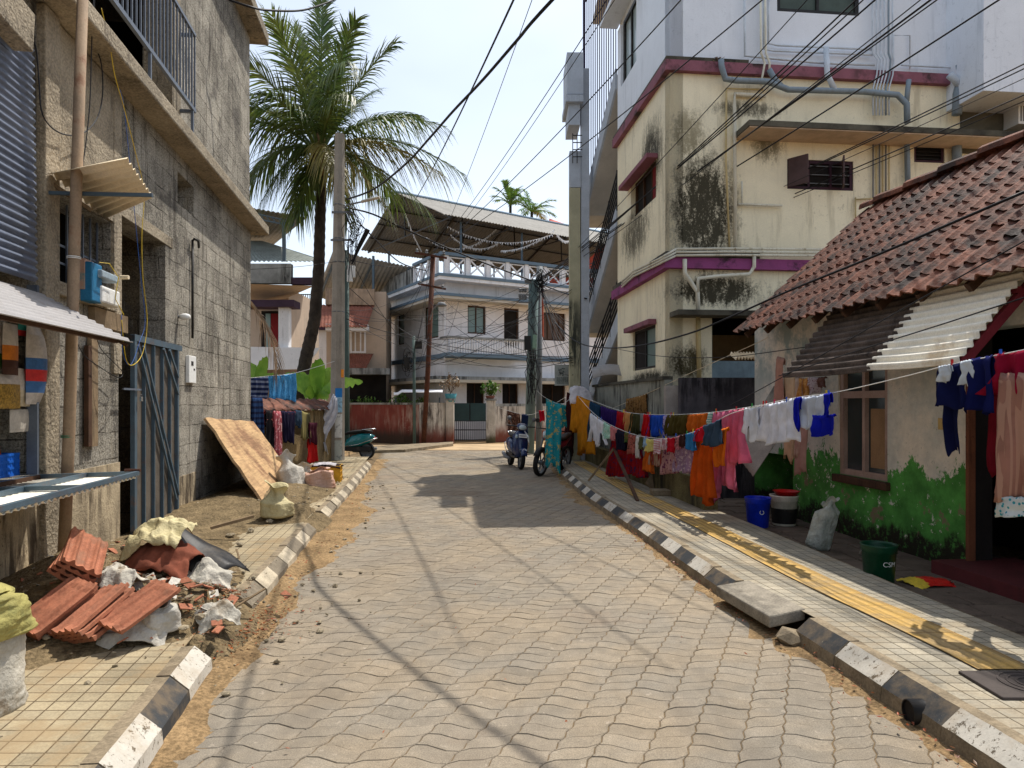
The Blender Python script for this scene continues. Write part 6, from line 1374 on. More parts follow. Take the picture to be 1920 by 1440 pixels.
# ------------------------------------------------------------------ RIGHT: yellow and white building
CY = (2.84, 12.5); Fy = Frame(*CY, -.104, 1, -1); Fz = Frame(*CY, 1, .104, 1)
LY = Fy.s(1158); z1b, z1t = 4.01, 4.20; z2b, z2t = 7.55, 7.74; ZT = 10.25; LZ = 12
cp = lambda x, y, z: (x, y, z)
bl = lin(66, 62, 48)
pz = lambda x, y, o=0: tuple(Fz.at(x, y, o)); py_ = lambda x, y, o=0: tuple(Fy.at(x, y, o))
M['cream'] = Mt('mouldy_cream_plaster', lin(240, 230, 200), .9, var=.08, vs=1.2, fine=.04, bu=.3, bs=40, dirt=lin(120, 108, 80), amt=.35, ds=1.5,
    blobs=[(pz(1320, 400), (.95, .8, 1.7), bl, 1.0), (pz(1290, 250), (.5, .6, .7), lin(110, 100, 70), .6), (py_(1220, 300), (.5, 1.2, 1.2), bl, .8), (py_(1190, 440), (.5, 1.8, .8), bl, .7),
           (pz(1340, 545), (1.3, .8, .45), bl, 1.1), (pz(1290, 680), (.6, .8, .5), lin(84, 76, 52), .9), (py_(1215, 712), (.5, 2.2, .28), bl, 1.0), (pz(1440, 265), (.5, .6, .6), lin(96, 88, 66), .7), (pz(1400, 205), (1.0, .6, .25), bl, .7), (pz(1500, 560), (.9, .6, .5), bl, .7)])
M['bluewh'] = Mt('pale_blue_white_paint', lin(224, 230, 238), .85, var=.05, vs=1, fine=.03, dirt=lin(160, 168, 178), amt=.4, ds=1.2, bu=.15)
M['purple'] = Mt('flaking_purple_band', lin(140, 70, 118), .85, var=.15, vs=3, dirt=lin(40, 36, 34), amt=.95, ds=2.2, streak=0, thr=.50)
M['pinkb'] = Mt('faded_pink_band', lin(138, 88, 100), .85, var=.15, vs=3, dirt=lin(46, 42, 38), amt=.95, ds=2.0, streak=0, thr=.48)
M['mould'] = Mt('black_moulded_ledge', lin(92, 88, 76), .95, var=.3, dirt=lin(36, 34, 30), amt=.95, ds=3, streak=0, thr=.40)
t = thing('yellow_building', 'tall cream building with purple bands, black mould stains and blue white top storey', 'building', (CY[0]+3, CY[1]+2, 0))
w_up = oprect(Fy, 1183, 291, 1230, 291); a, zt = Fy.px(1230, 291); _, zb = Fy.px(1230, 369); WU = (min(Fy.s(1183), Fy.s(1230)), max(Fy.s(1183), Fy.s(1230)), zb, zt)
_, zt = Fy.px(1229, 607); _, zb = Fy.px(1229, 689); WLw = (Fy.s(1229), Fy.s(1187), zb, zt)
_, zb = Fy.px(1194, 112); W3 = (Fy.s(1193), Fy.s(1164), zb, zb+1.5)
m = MB(); wallmesh(m, Fy, 0, LY, 0, z1b, .25, [WLw]); wallmesh(m, Fy, 0, LY, z1b, z2b, .25, [WU])
porch = (Fz.s(1335), Fz.s(1420)+.9, 0, Fz.px(1335, 590)[1])
sh = oprect(Fz, 1476, 298, 1600, 358); vt = oprect(Fz, 1714, 265, 1771, 306); tw = oprect(Fz, 1457, -80, 1611, 30)
wallmesh(m, Fz, .25, LZ, 0, z1b, .25, [porch]); wallmesh(m, Fz, .25, LZ, z1b, z2b, .25, [sh, vt])
m.fbox(Fz, .0, .25, -.25, 0, 0, z2b); m.build('cream_wall', M['cream'], t)
m = MB(); wallmesh(m, Fy, 0, LY, z2b, ZT, .25, [W3]); wallmesh(m, Fz, .25, Fz.s(1800), z2b, ZT, .25, [tw]); m.fbox(Fz, 0, .25, -.25, 0, z2b, ZT); m.build('upper_wall', M['bluewh'], t)
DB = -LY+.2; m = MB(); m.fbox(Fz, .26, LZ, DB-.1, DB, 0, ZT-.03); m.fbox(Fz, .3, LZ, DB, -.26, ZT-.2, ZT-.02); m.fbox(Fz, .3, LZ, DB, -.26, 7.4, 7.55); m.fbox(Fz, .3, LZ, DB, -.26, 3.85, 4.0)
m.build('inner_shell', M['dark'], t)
m = MB(); m.fbox(Fz, .3, porch[1]+.2, -1.8, -1.7, 0, 3.0); m.build('porch_back_wall', Mt('tan_porch_wall', lin(150, 120, 84), .9), t)
m = MB(); m.fbox(Fz, Fz.s(1345), porch[1], -.6, -.5, 1.0, Fz.px(1400, 677, -.5)[1]); m.build('porch_parapet', Mt('pale_blue_parapet', lin(140, 162, 176), .9, dirt=lin(90, 96, 98), amt=.5), t)
def band(z0, z1, pr, mt, name, s1=None):
    m = MB(); m.fbox(Fy, -pr, LY+.08, .002, pr, z0, z1); m.fbox(Fz, .0, s1 or LZ, .002, pr, z0, z1); m.build(name, mt, t)
band(z1b, z1t, .13, M['purple'], 'lower_band', Fz.s(1800)); band(z1t+.002, z1t+.11, .10, M['mould'], 'lower_band_top', Fz.s(1420)); band(z2b, z2t, .11, M['pinkb'], 'upper_band', Fz.s(1800)); band(z2t+.002, z2t+.07, .09, M['mould'], 'upper_band_top', Fz.s(1400))
def hood(fr, x0, x1, x_z, y_z, h, pr, mt, name, ext=.1):
    a, b = sorted((fr.s(x0), fr.s(x1))); z = fr.px(x_z, y_z, pr)[1]; m = MB(); m.fbox(fr, a-ext, b+ext, .002, pr, z, z+h); return m.build(name, mt, t, bevel=.006)
hood(Fy, 1178, 1233, 1235, 268, .09, .22, M['pinkb'], 'window_hood', .02); hood(Fy, 1184, 1229, 1230, 602, .10, .16, M['pinkb'], 'window_hood', .06)
m = MB(); m.fbox(Fy, W3[0]-.3, LY+.02, .002, .42, W3[3]+.0, W3[3]+.10); m.build('top_window_hood', M['bluewh'], t)
m = MB(); a_, z_ = Fz.px(1430, 236, .62); m.fbox(Fz, Fz.s(1405, .62), LZ, .002, .62, z_, z_+.10); m.build('long_sunshade', M['mould'], t)
m = MB(); m.fbox(Fz, Fz.s(1405, .60)+.01, LZ, .004, .60, z_-.02, z_-.002); m.build('sunshade_soffit', Mt('pinkish_soffit', lin(196, 172, 148), .9), t)
m = MB(); a_, z_ = Fz.px(1300, 590, .45); m.fbox(Fz, .0, Fz.s(1440), .002, .45, z_, z_+.09); m.build('porch_sunshade', M['mould'], t)
window(Fy, 0, 0, 0, 0, -.10, t, M['timber_dk'], M['dark'], 3, 1, .06, .08, sz=WU); m = MB(); m.fbox(Fy, WU[0]+.1, WU[0]+.55, -.12, -.11, WU[2]+.1, WU[3]-.05); m.build('red_curtain', M['curtain'], t)
wdw = window(Fy, 0, 0, 0, 0, -.04, t, M['plast_dk'], M['glass_g'], 2, 1, .05, .06, sz=WLw); m = MB(); m.fbox(Fy, WLw[0]+(WLw[1]-WLw[0])*.52, WLw[1]-.05, -.075, -.06, WLw[2]+.05, WLw[3]-.05); m.build('dark_pane', M['dark'], wdw)
window(Fy, 0, 0, 0, 0, -.06, t, M['plast_dk'], M['glass_w'], 2, 1, .09, .08, sz=W3)
sw = window(Fz, 0, 0, 0, 0, -.02, t, Mt('dark_maroon_frame', lin(60, 34, 46), .7), M['dark'], 3, 1, .06, .08, sz=sh)
for xa, side_ in ((1478, 1), (1580, -1)):
    sa = Fz.s(xa); za, zb_ = sh[2]+.03, sh[3]; m = MB(); a = Fz.pt(sa, .01, 0); b = Fz.pt(sa+.22 if xa < 1500 else sa-.16, .30, 0); f2 = Frame(a.x, a.y, b.x-a.x, b.y-a.y, 1); L = (b-a).length; m.fbox(f2, 0, L, -.015, .015, za, zb_); m.build('shutter', Mt('brown_shutter_leaf', lin(84, 66, 66), .7), sw, bevel=.004)
m = MB()
for i in range(3): z_ = sh[2]+.12+i*.16; m.fbox(Fz, sh[0]+.06, sh[1]-.06, -.045, -.03, z_, z_+.015)
m.build('window_bars', M['grey'], sw)
vw = window(Fz, 0, 0, 0, 0, -.02, t, Mt('maroon_vent_frame', lin(64, 38, 50), .7), M['dark'], 1, 1, .05, .08, sz=vt); m = MB()
for i in range(5): z_ = vt[2]+.07+i*.065; m.fbox(Fz, vt[0]+.05, vt[1]-.05, -.06, -.02, z_, z_+.012)
m.build('louvre', M['plast_dk'], vw)
tws = window(Fz, 0, 0, 0, 0, -.02, t, M['plast_dk'], Mt('greenish_mesh', lin(70, 84, 78), .6), 2, 1, .07, .08, sz=tw)
# projecting block, right top
m = MB(); s8 = Fz.s(1812, .5); zc_ = Fz.px(1812, 168, .9)[1]; m.fbox(Fz, s8, LZ, -.3, .9, zc_, ZT); m.build('projecting_block', M['bluewh'], t); m = MB(); m.fbox(Fz, Fz.s(1800), LZ, .0, .04, 6.3, zc_-.002); m.build('mouldy_panel', M['mould'], t)
m = MB(); s9 = Fz.s(1903, .3); zq = Fz.px(1903, 235, .3)[1]; m.fbox(Fz, s9, s9+.8, .04, .38, zq+.0, zq+.55); ac = m.build('air_conditioner', M['white'], t); m = MB()
for i in range(14): m.fbox(Fz, s9+.04+i*.052, s9+.06+i*.052, .381, .39, zq+.05, zq+.5)
m.build('grille', M['grey'], ac)
# pipes
def pipe(pts, r, mt, fr=Fz, o=.05, name='pipe', par=None):
    m = MB(); P = [fr.at(p[0], p[1], p[2] if len(p) > 2 else o) for p in pts]; m.tube(P, r, 8); return m.build(name, mt, par or t, True)
M['pvcg'] = Mt('grey_pvc', lin(128, 142, 152), .6, var=.1, dirt=lin(96, 96, 90), amt=.5, ds=4, bu=0); M['pvcw'] = Mt('white_pvc', lin(212, 208, 190), .6, var=.1, dirt=lin(140, 122, 84), amt=.7, ds=4, bu=0); M['pvcb'] = Mt('pale_blue_pipe', lin(196, 206, 216), .6, bu=0); M['pvcy'] = Mt('yellowed_pipe', lin(196, 176, 128), .7, dirt=lin(110, 92, 60), amt=.6, ds=4, bu=0)
pipe([(1352, 112), (1353, 125), (1360, 148), (1380, 151), (1440, 153), (1478, 168), (1620, 172), (1683, 178), (1700, 195), (1701, 230)], .055, M['pvcg'], o=.2)
pipe([(1442, 130), (1452, 148), (1468, 165)], .05, M['pvcg'], o=.2); pipe([(1549, 90), (1551, 140), (1566, 170)], .05, M['pvcb'], o=.2)
pipe([(1700, 240), (1702, 345)], .05, M['pvcg'], o=.1); pipe([(1704, 150), (1702, 168), (1700, 190)], .045, M['pvcg'], o=.2)
pipe([(1800, 122), (1802, 150), (1796, 175), (1794, 215)], .085, M['pvcg'], o=.25); pipe([(1794, 250), (1794, 310)], .085, M['pvcg'], o=.12); pipe([(1780, 140), (1792, 150), (1800, 160)], .07, M['pvcb'], o=.28)
for i in range(6):
    x = 1638+i*6; pipe([(x-2+i*1.5, -120), (x-2+i*1.5, 100), (x+8, 112), (x+6, 140), (x-1, 165), (x-1, 216)], .014+.004*(i == 4), M['pvcb'] if i != 4 else M['pvcg'], o=.14)
    pipe([(x-1, 245), (x-1, 470 if i < 3 else 370)], .013, M['pvcy'] if i % 2 else M['grey'], o=.05)
for k, (a, b) in enumerate(((1449, 85), (1440, 95))): pipe([(a-8, -60), (a-8, b-3), (a+10, b), (1620, b+7), (1636, b+8)], .02, M['pvcb'], o=.1)
pipe([(1395, -60), (1397, 105), (1430, 108), (1540, 118), (1640, 122)], .022, M['pvcb'], o=.1); pipe([(1425, -60), (1427, 100), (1434, 118), (1430, 140), (1426, 160)], .02, M['pvcw'], o=.18); pipe([(1434, -60), (1436, 100), (1443, 118), (1442, 140)], .02, M['pvcw'], o=.18)
pipe([(1690, 122), (1810, 128), (1815, 120)], .018, M['pvcb'], o=.1); pipe([(1675, 130), (1675, 66), (1706, 67), (1706, 130)], .012, M['pvcb'], o=.05)
pipe([(1435, 180), (1378, 176), (1377, 200), (1379, 470)], .035, M['pvcw'], o=.08); pipe([(1430, 168), (1362, 166), (1361, 300), (1368, 468)], .02, M['pvcy'], o=.06); pipe([(1384, 383), (1466, 386)], .022, M['pvcw'], o=.07)
pipe([(1391, 340), (1391, 383)], .018, M['pvcw'], o=.06); pipe([(1604, 370), (1604, 440)], .014, M['pvcy'], o=.05); pipe([(1604, 374), (1640, 372)], .014, M['pvcy'], o=.05)
for k in range(3):
    pipe([(1268, 467+k*6), (1370, 466+k*6), (1560, 468+k*6)], .022, M['pvcw'], o=.17+.01*k)
    P = [Fz.at(1268, 467+k*6, .17)]+[Fy.at(x, y+k*5, .17) for x, y in ((1245, 480), (1238, 484), (1188, 508), (1166, 528))]; m = MB(); m.tube(P, .020, 7); m.build('pipe', M['pvcw'], t, True)
pipe([(1284, 486), (1284, 512), (1296, 530), (1308, 548), (1309, 585)], .04, M['pvcw'], o=.16); pipe([(1414, 478), (1414, 500), (1405, 514), (1345, 518), (1309, 522), (1308, 548)], .035, M['pvcw'], o=.17); pipe([(1309, 592), (1311, 712)], .045, M['pvcy'], o=.08)
pipe([(1830, 192), (1903, 198)], .03, M['pvcg'], o=.15)
# ledge plant
shrub(Fz.at(1345, 122, .06), (.12, .08, .08), 60, .07, M['dry'], 'tiny reddish plant growing on the mouldy ledge of the yellow building', 'wall_plant')

# ------------------------------------------------------------------ outside staircase behind the yellow building
t = thing('outside_staircase', 'grey concrete outside staircase with purple bars and mossy pillar', 'staircase', (2.0, 18.3, 0)); M['stairc'] = Mt('grey_stair_paint', lin(178, 186, 196), .85, var=.1, dirt=lin(120, 124, 128), amt=.5, ds=1.5)
M['soffit'] = Mt('dull_grey_soffit', lin(186, 180, 170), .9, var=.1); YS = 18.0
mossp = Mt('mossy_grey_pillar', lin(178, 174, 146), .9, var=.15, vs=2, dirt=lin(48, 52, 46), amt=.97, ds=1.5, thr=.40)
def colbox(x0, x1, ytop, ybot, Y, d, mt, name, zb=None):
    a, b = ray(x0, ytop, Y), ray(x1, ytop, Y); z = zb if zb is not None else ray(0, ybot, Y).z; m = MB(); m.box(a.x, b.x, Y, Y+d, z, a.z); return m.build(name, mt, t)
colbox(1068, 1088, 352, 0, 17.6, .25, mossp, 'mossy_pillar', 0); colbox(1068, 1089, 283, 351, 17.6, .25, M['stairc'], 'pillar_top'); colbox(1089.5, 1105, 128, 0, 17.62, .22, M['stairc'], 'pillar', 0)
colbox(1063, 1094, 98, 176, 17.4, 1.2, M['stairc'], 'landing_parapet'); colbox(1061, 1094, 177, 190, 17.35, 1.3, M['stairc'], 'landing_edge'); colbox(1066, 1088, 191, 234, 17.5, 1.0, M['stairc'], 'landing_beam')
def flight(l0, l1, name, th=.34, wd=1.3):
    m = MB(); n = 11; D = l1-l0; dn = Vector((0, 0, -th)); X = Vector((wd, .12, 0))
    m.hexa([l0+dn, l0+dn+X, l1+dn+X, l1+dn, l0, l0+X, l1+X, l1] if True else []); o1 = m.build(name, M['soffit'], t)
    m = MB()
    for i in range(n):
        p = l0+D*(i/n); q = l0+D*((i+1)/n); m.hexa([Vector((p.x, p.y, p.z)), Vector((p.x, p.y, p.z))+X, Vector((q.x, q.y, p.z))+X, Vector((q.x, q.y, p.z)), Vector((p.x, p.y, q.z)), Vector((p.x, p.y, q.z))+X, Vector((q.x, q.y, q.z))+X, Vector((q.x, q.y, q.z))])
    m.build('steps', M['stairc'], t); m = MB(); Z = Vector((0, 0, 1)); W_ = Vector((-.05, 0, 0))
    m.hexa([l0+dn+W_, l0+dn-W_*.1, l1+dn-W_*.1, l1+dn+W_, l0+Z*.14+W_, l0+Z*.14-W_*.1, l1+Z*.14-W_*.1, l1+Z*.14+W_]); return m.build('stringer', M['stairc'], t)
a0, a1 = ray(1099, 380, 18.3), ray(1157, 140, 16.3); flight(a0, a1, 'upper_flight')
b0, b1 = ray(1103, 600, 18.3), ray(1160, 395, 16.3); flight(b0, b1, 'middle_flight'); c0_, c1_ = ray(1105, 745, 18.3), ray(1164, 590, 16.3); flight(c0_, c1_, 'lower_flight')
for z_, nm in ((a0.z, 'upper_landing'), (b0.z, 'middle_landing')):
    m = MB(); m.box(a0.x-.05, a0.x+1.6, 18.3, 19.6, z_-.34, z_-.001); m.build(nm, M['soffit'], t)
m = MB(); nb = 15
for i in range(nb):
    p = a0.lerp(a1, i/(nb-1)); m.bar((p.x-.03, p.y, p.z+.1), (p.x-.03, p.y, 12.2), .022, .022, (0, 1, 0))
m.bar((a0.x-.03, a0.y, 12.2), (a1.x-.03, a1.y, 12.2), .05); m.bar((a0.x-.05, a0.y+.05, a0.z), (a0.x-.05, a0.y+.05, 12.4), .06)
m.build('purple_bars', Mt('purple_black_bars', lin(52, 44, 72), .6), t)
for (q0, q1) in ((b0, b1), (c0_, c1_)):
    m = MB()
    for k in range(5): dz = Vector((-.04, 0, .25+k*.16)); m.bar(q0+dz, q1+dz, .028)
    for k in range(5): p = q0.lerp(q1, k/4); m.bar(p+Vector((-.04, 0, 0)), p+Vector((-.04, 0, .95)), .03)
    m.build('handrail', M['plast_dk'], t)
m = MB(); m.box(2.3, 5.2, 16.3, 19.7, 12.35, 12.5); m.build('added_shadow_slab', M['soffit'], t); m = MB(); m.box(3.05, 4.6, 16.3, 19.6, 0, 12.34); m.build('added_shadow_block', M['soffit'], t)  # unseen slab and block, added to fill out the shadow on the road
m = MB(); zq = ray(0, 300, 18).z
for k in range(4): m.box(ray(1070, 0, 18).x, ray(1088, 0, 18).x, 17.5, 17.52, zq-.1+k*.18, zq-.08+k*.18); 
for x in (1070, 1078): X_ = ray(x, 0, 18).x; m.box(X_, X_+.02, 17.5, 17.52, zq-.25, zq+.5)
m.build('small_railing', M['plast_dk'], t)
m = MB(); p = ray(1140, 712, 15.8); rows = [[p+Vector((-.35+.7*i/8, .25*j, .12+.10*math.sin(i/8*2.5)+.25*j-.1)) for i in range(9)] for j in range(2)]; m.grid(rows); tag(m.build('bent_sheet', M['sheet_lt'], smooth=True, solid=.01), 'bent pale sheet lying on the wall top below the staircase', 'sheet')

# ------------------------------------------------------------------ walls along the right footpath
mst = Mt('streaky_cement_wall', lin(150, 150, 138), .95, var=.2, vs=2, dirt=lin(48, 46, 42), amt=.95, ds=2.4, thr=.40, bu=.5)
mbk = Mt('blackened_cement_wall', lin(84, 80, 84), .95, var=.4, vs=2.5, dirt=lin(26, 24, 28), amt=.95, ds=2.6, thr=.38, bu=.6); mmoss = Mt('mossy_low_wall', lin(112, 104, 70), .95, var=.4, vs=3, fine=.2, dirt=lin(40, 38, 28), amt=.95, ds=3, bu=.8, bs=25, bd=.03, thr=.42)
P = [Vector((xat(IR, y)+.28, y, 0)) for y in (19.3, 17, 15, 13.2, 12.1)]; t = thing('boundary_wall', 'streaky grey boundary wall behind the clothes line', 'wall', P[2]); m = MB(); polywall(m, P, 2.0, -.15); m.build('wall', mst, t)
m = MB(); polywall(m, P, 2.06, -.19, 2.001); m.build('coping', M['mould'], t)
m = MB(); a, b = ray(1246, 755, 11.7), ray(1276, 755, 11.6); m.box(a.x, b.x, 11.6, 11.75, 0, ray(0, 723, 11.6).z); tag(m.build('cement_panel', Mt('plain_cement_panel', lin(160, 152, 144), .9, dirt=lin(110, 104, 98), amt=.4)), 'smooth grey cement panel between the streaky wall and the black wall', 'wall')
m = MB(); a, b = ray(1277, 755, 11.2), ray(1418, 755, 11.2); m.box(a.x, b.x+.3, 11.2, 11.4, 0, ray(0, 708, 11.2).z); tag(m.build('black_wall', mbk), 'blackened mouldy wall beside the tiled house', 'wall')
P = [Vector((xat(IR, y)+.02, y, 0)) for y in (17.5, 15, 13, 11.5, 10.3, 9.4)]; m = MB(); polywall(m, P, .55, -.2); tag(m.build('plinth_wall', mmoss), 'low mossy plinth wall at the inner edge of the right footpath', 'wall')

# ------------------------------------------------------------------ tiled house
Fg = Frame(4.89, 0, -.119, 1, -1); g1_, g0_ = Fg.s(1415), 2.2
def m_peel():
    t = NT('peeling_green_and_cream_wall'); z = t.n('ShaderNodeSeparateXYZ'); t.set(z.inputs[0], t.P)
    n1 = t.noise(t.map(t.P, (1, 1, .55)), 3.2, 8, .72); n2 = t.noise(t.P, 14, 6, .75)
    big = t.noise(t.P, .55, 2, .5)
    h = t.math('ADD', z.outputs[2], t.math('MULTIPLY', t.math('SUBTRACT', n1, .5), 1.15)); h = t.math('ADD', h, t.math('MULTIPLY', t.math('SUBTRACT', n2, .5), .35))
    cream = t.mix(t.rng(t.noise(t.P, 1.6, 5, .65), .38, .62), lin(228, 218, 202), lin(202, 200, 190)); cream = t.scale(cream, t.rng(n2, .25, .75, .88, 1.1))
    cream = t.mix(t.rng(t.noise(t.P, 30, 6, .8), .62, .66), cream, lin(110, 104, 92))
    cream = t.mix(t.math('MULTIPLY', t.rng(z.outputs[2], 1.4, 2.3), t.rng(t.noise(t.P, 2.5, 6, .7), .42, .6)), cream, lin(150, 162, 158))
    green = t.scale(lin(84, 152, 70), t.rng(t.noise(t.P, 5, 5, .7), .3, .7, .6, 1.15))
    c = t.mix(t.math('MULTIPLY', t.rng(h, .95, .91), t.rng(t.noise(t.P, 40, 4, .8), .18, .30)), cream, green)
    c = t.mix(t.rng(t.math('ADD', n2, t.math('MULTIPLY', n1, .4)), .82, .85), c, cream)
    pk = t.math('MULTIPLY', t.rng(t.noise(t.P, 2.4, 7, .7), .58, .61), t.rng(z.outputs[2], .75, .55)); c = t.mix(t.math('MULTIPLY', pk, .85), c, lin(132, 108, 92))
    dk = t.rng(t.math('ADD', z.outputs[2], t.math('MULTIPLY', t.math('SUBTRACT', n1, .5), .8)), .34, .22); c = t.mix(t.math('MULTIPLY', dk, t.rng(n2, .3, .5)), c, lin(40, 38, 28))
    n = t.bump(t.rng(h, .93, .90), .3, -.004); n = t.bump(n2, .4, .01, n); return t.fin(c, .85, n, .2)
M['peel'] = m_peel()
t = thing('tiled_house', 'old tiled house with peeling green and cream wall on the right', 'house', Fg.pt(6, -1.5, 0))
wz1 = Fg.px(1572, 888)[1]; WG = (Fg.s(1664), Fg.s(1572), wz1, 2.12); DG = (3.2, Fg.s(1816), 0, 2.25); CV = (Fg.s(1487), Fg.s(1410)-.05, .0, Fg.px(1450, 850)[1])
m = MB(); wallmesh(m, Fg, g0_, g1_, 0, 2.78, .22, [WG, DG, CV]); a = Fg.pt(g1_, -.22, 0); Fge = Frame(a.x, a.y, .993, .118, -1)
m.build('front_wall', M['peel'], t)
m = MB(); b = Fg.pt(g1_, -3.9, 0); a = Fg.pt(g1_, 0, 0); ap = Fg.pt(g1_, -1.55, 0)
P = [a, b]; m.add([(a.x, a.y, 2.78), (b.x, b.y, 2.6), (b.x, b.y, 0), (a.x, a.y, 0), (ap.x, ap.y, 4.3)], [(3, 2, 1, 4, 0)]); m.build('gable_wall', M['peel'], t)
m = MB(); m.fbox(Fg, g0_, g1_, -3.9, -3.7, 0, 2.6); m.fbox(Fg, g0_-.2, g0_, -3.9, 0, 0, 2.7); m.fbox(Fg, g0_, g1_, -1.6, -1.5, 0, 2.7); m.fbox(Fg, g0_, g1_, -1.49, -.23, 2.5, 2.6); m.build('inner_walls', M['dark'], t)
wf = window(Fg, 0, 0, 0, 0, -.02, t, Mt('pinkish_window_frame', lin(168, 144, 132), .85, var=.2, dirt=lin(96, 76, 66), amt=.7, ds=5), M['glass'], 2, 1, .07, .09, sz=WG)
m = MB(); zr = Fg.px(1600, 740)[1]; m.fbox(Fg, WG[0]+.07, WG[1]-.07, -.1, -.018, zr-.04, zr+.04); m.build('transom', Mt('pinkish_transom', lin(168, 144, 132), .85, var=.2), wf)
m = MB(); m.fbox(Fg, WG[0]+.12, (WG[0]+WG[1])/2-.06, -.078, -.075+.004, WG[2]+.12, zr-.16); m.build('cardboard', Mt('brown_card', lin(150, 120, 88), .9), wf)
m = MB(); m.fbox(Fg, WG[0]-.05, WG[1]+.05, -.1, .06, WG[2]-.09, WG[2]-.002); m.build('window_sill', M['timber_dk'], t, bevel=.01)
# door
m = MB(); m.fbox(Fg, DG[1]-.02, DG[1]-.002, -.22, -.04, .1, 2.25); m.build('dark_jamb', M['dark'], t); m = MB(); m.fbox(Fg, DG[1]-.035, DG[1]-.001, -.039, .03, .1, 2.25); m.build('door_frame', Mt('reddish_door_frame', lin(120, 72, 48), .8, dirt=lin(50, 30, 24), amt=.7, ds=5), t)
m = MB(); m.fbox(Fg, DG[0], DG[1]-.08, -.55, -.5, .15, 2.2); dr = m.build('door', M['timber_dk'], t); m = MB()
for j in range(5):
    for i in range(3):
        s_ = DG[1]-.25-i*.24; z0_ = .25+j*.38; m.tube([Fg.pt(s_+.06*math.sin(k*.9), -.48, z0_+k*.045) for k in range(8)], .014, 6); m.tube([Fg.pt(s_+.08-.05*math.sin(k*.9), -.48, z0_+k*.045) for k in range(8)], .012, 6)
m.build('curved_grille', Mt('bronze_grille', lin(150, 124, 96), .6), dr)
m = MB(); m.fbox(Fg, DG[0], DG[1]+.06, -.5, .32, .0, .17); m.build('doorstep', Mt('maroon_doorstep', lin(92, 38, 40), .8, dirt=lin(50, 34, 30), amt=.5), t)
m = MB(); s_, z_ = Fg.px(1768, 794); m.fbox(Fg, s_-.05, s_+.05, .0, .012, z_-.06, z_+.05); m.build('switch_box', Mt('yellowed_box', lin(190, 160, 100), .7), t)
# roof
E0 = Fg.pt(10.15, .45, 2.62); Ev = Vector((-Fg.d[0], -Fg.d[1], 0)); Rv = Vector((2.05, .24, 1.85)); NC, LE = 10, 8.2; nrm = Ev.cross(Rv).normalized()
if nrm.z < 0: nrm = -nrm
wave = .18; rows = []; per = 10; nu = int(LE/wave*per); rr = random.Random(9); jit = {}
cd = .022
for c in range(NC):
    for q in (0, .5, 1.0, 1.06):
        v = (c+min(q, 1.0)-(.0 if q < 1.05 else .0))/NC; r = []
        for i in range(nu+1):
            k_ = (i//per, c); 
            if k_ not in jit: jit[k_] = (rr.gauss(0, .0022), rr.gauss(0, .004))
            x = 2*math.pi*i/per; h = .020*math.cos(x)+.009*math.cos(2*x+1); lift = (cd*(1-min(q, 1.0)) if q <= 1 else 0)+jit[k_][0]
            if q > 1: lift = cd+jit.get((i//per, min(c+1, NC-1)), (0, 0))[0]; continue
            p = E0+Ev*(i/nu*LE)+Rv*(v+(jit[k_][1]*.5 if q == 0 else 0)-(.012 if q == 0 else 0))+nrm*(h+lift); sag_ = .02*nz(i*.01, c*.3, 1, 5); p.z += sag_; r.append(p)
        if r: rows.append(r)
m = MB(); m.grid(rows); m.f = [f[::-1] for f in m.f]; o = m.build('roof', M['rooftile'], t, False, solid=.014)
apx = E0+Rv; m = MB(); rows = []
for i in range(27): rows.append([apx+Ev*(i*.32-.05)+Vector((.13*math.cos(a), 0, .02+.10*math.sin(a)+(.02 if i % 2 else 0))) for a in [R(k) for k in (-10, 30, 60, 90, 120, 150, 190)]]); rows.append([apx+Ev*(i*.32+.26)+Vector((.12*math.cos(a), 0, .01+.09*math.sin(a)+(.02 if i % 2 else 0))) for a in [R(k) for k in (-10, 30, 60, 90, 120, 150, 190)]])
m.grid(rows); m.build('ridge_tiles', M['rooftile'], t, False, solid=.012)
m = MB(); R2 = Vector((2.05, .24, -1.85)); m.grid([[apx+Ev*LE*i/40 for i in range(41)], [apx+Ev*LE*i/40+R2 for i in range(41)]]); m.build('back_roof', M['rooftile'], t, solid=.03)
m = MB()
for i in range(14):
    p = E0+Ev*(.25+i*.58)+Vector((.03, 0, -.07)); m.bar(p, p+Rv*.95, .05, .08)
m.bar(E0+Ev*.05+Rv*.06+Vector((0, 0, -.05)), E0+Ev*LE+Rv*.06+Vector((0, 0, -.05)), .05, .03); m.build('rafter', M['timber_dk'], t)
# cement sheet awnings
def awn(name, sa, sb, mt, label, wob=0):
    t2 = thing(name, label, 'awning', Fg.pt((sa+sb)/2, .5, 2.2)); m = MB(); n = 104; rows = []
    for j in range(9):
        s_ = sa+(sb-sa)*j/8; r = []
        for i in range(n+1):
            u = i/n; o_, z_ = .2+.62*u, 2.66-.76*u; h = .017*math.cos(2*math.pi*u*11.5); jj = wob*nz(u*9, j) if j in (0, 8) else 0
            r.append(Fg.pt(s_+jj, o_-.0+.77*h, z_+.63*h-.012*math.sin(j/8*3.14)*u))
        rows.append(r)
    m.grid(rows); m.build('sheet', mt, t2, True, solid=.007); return t2
sA, sM, sB = Fg.s(1466, .82), Fg.s(1626, .82), Fg.s(1797, .82)
awn('dark_awning', sA, sM-.04, M['sheet_dk'], 'dark weathered corrugated cement sheet awning above the window', .05); t2 = awn('white_awning', sM+.02, sB, M['sheet_wh'], 'white corrugated cement sheet awning beside the dark weathered one', .02)
t2.location.z += .012
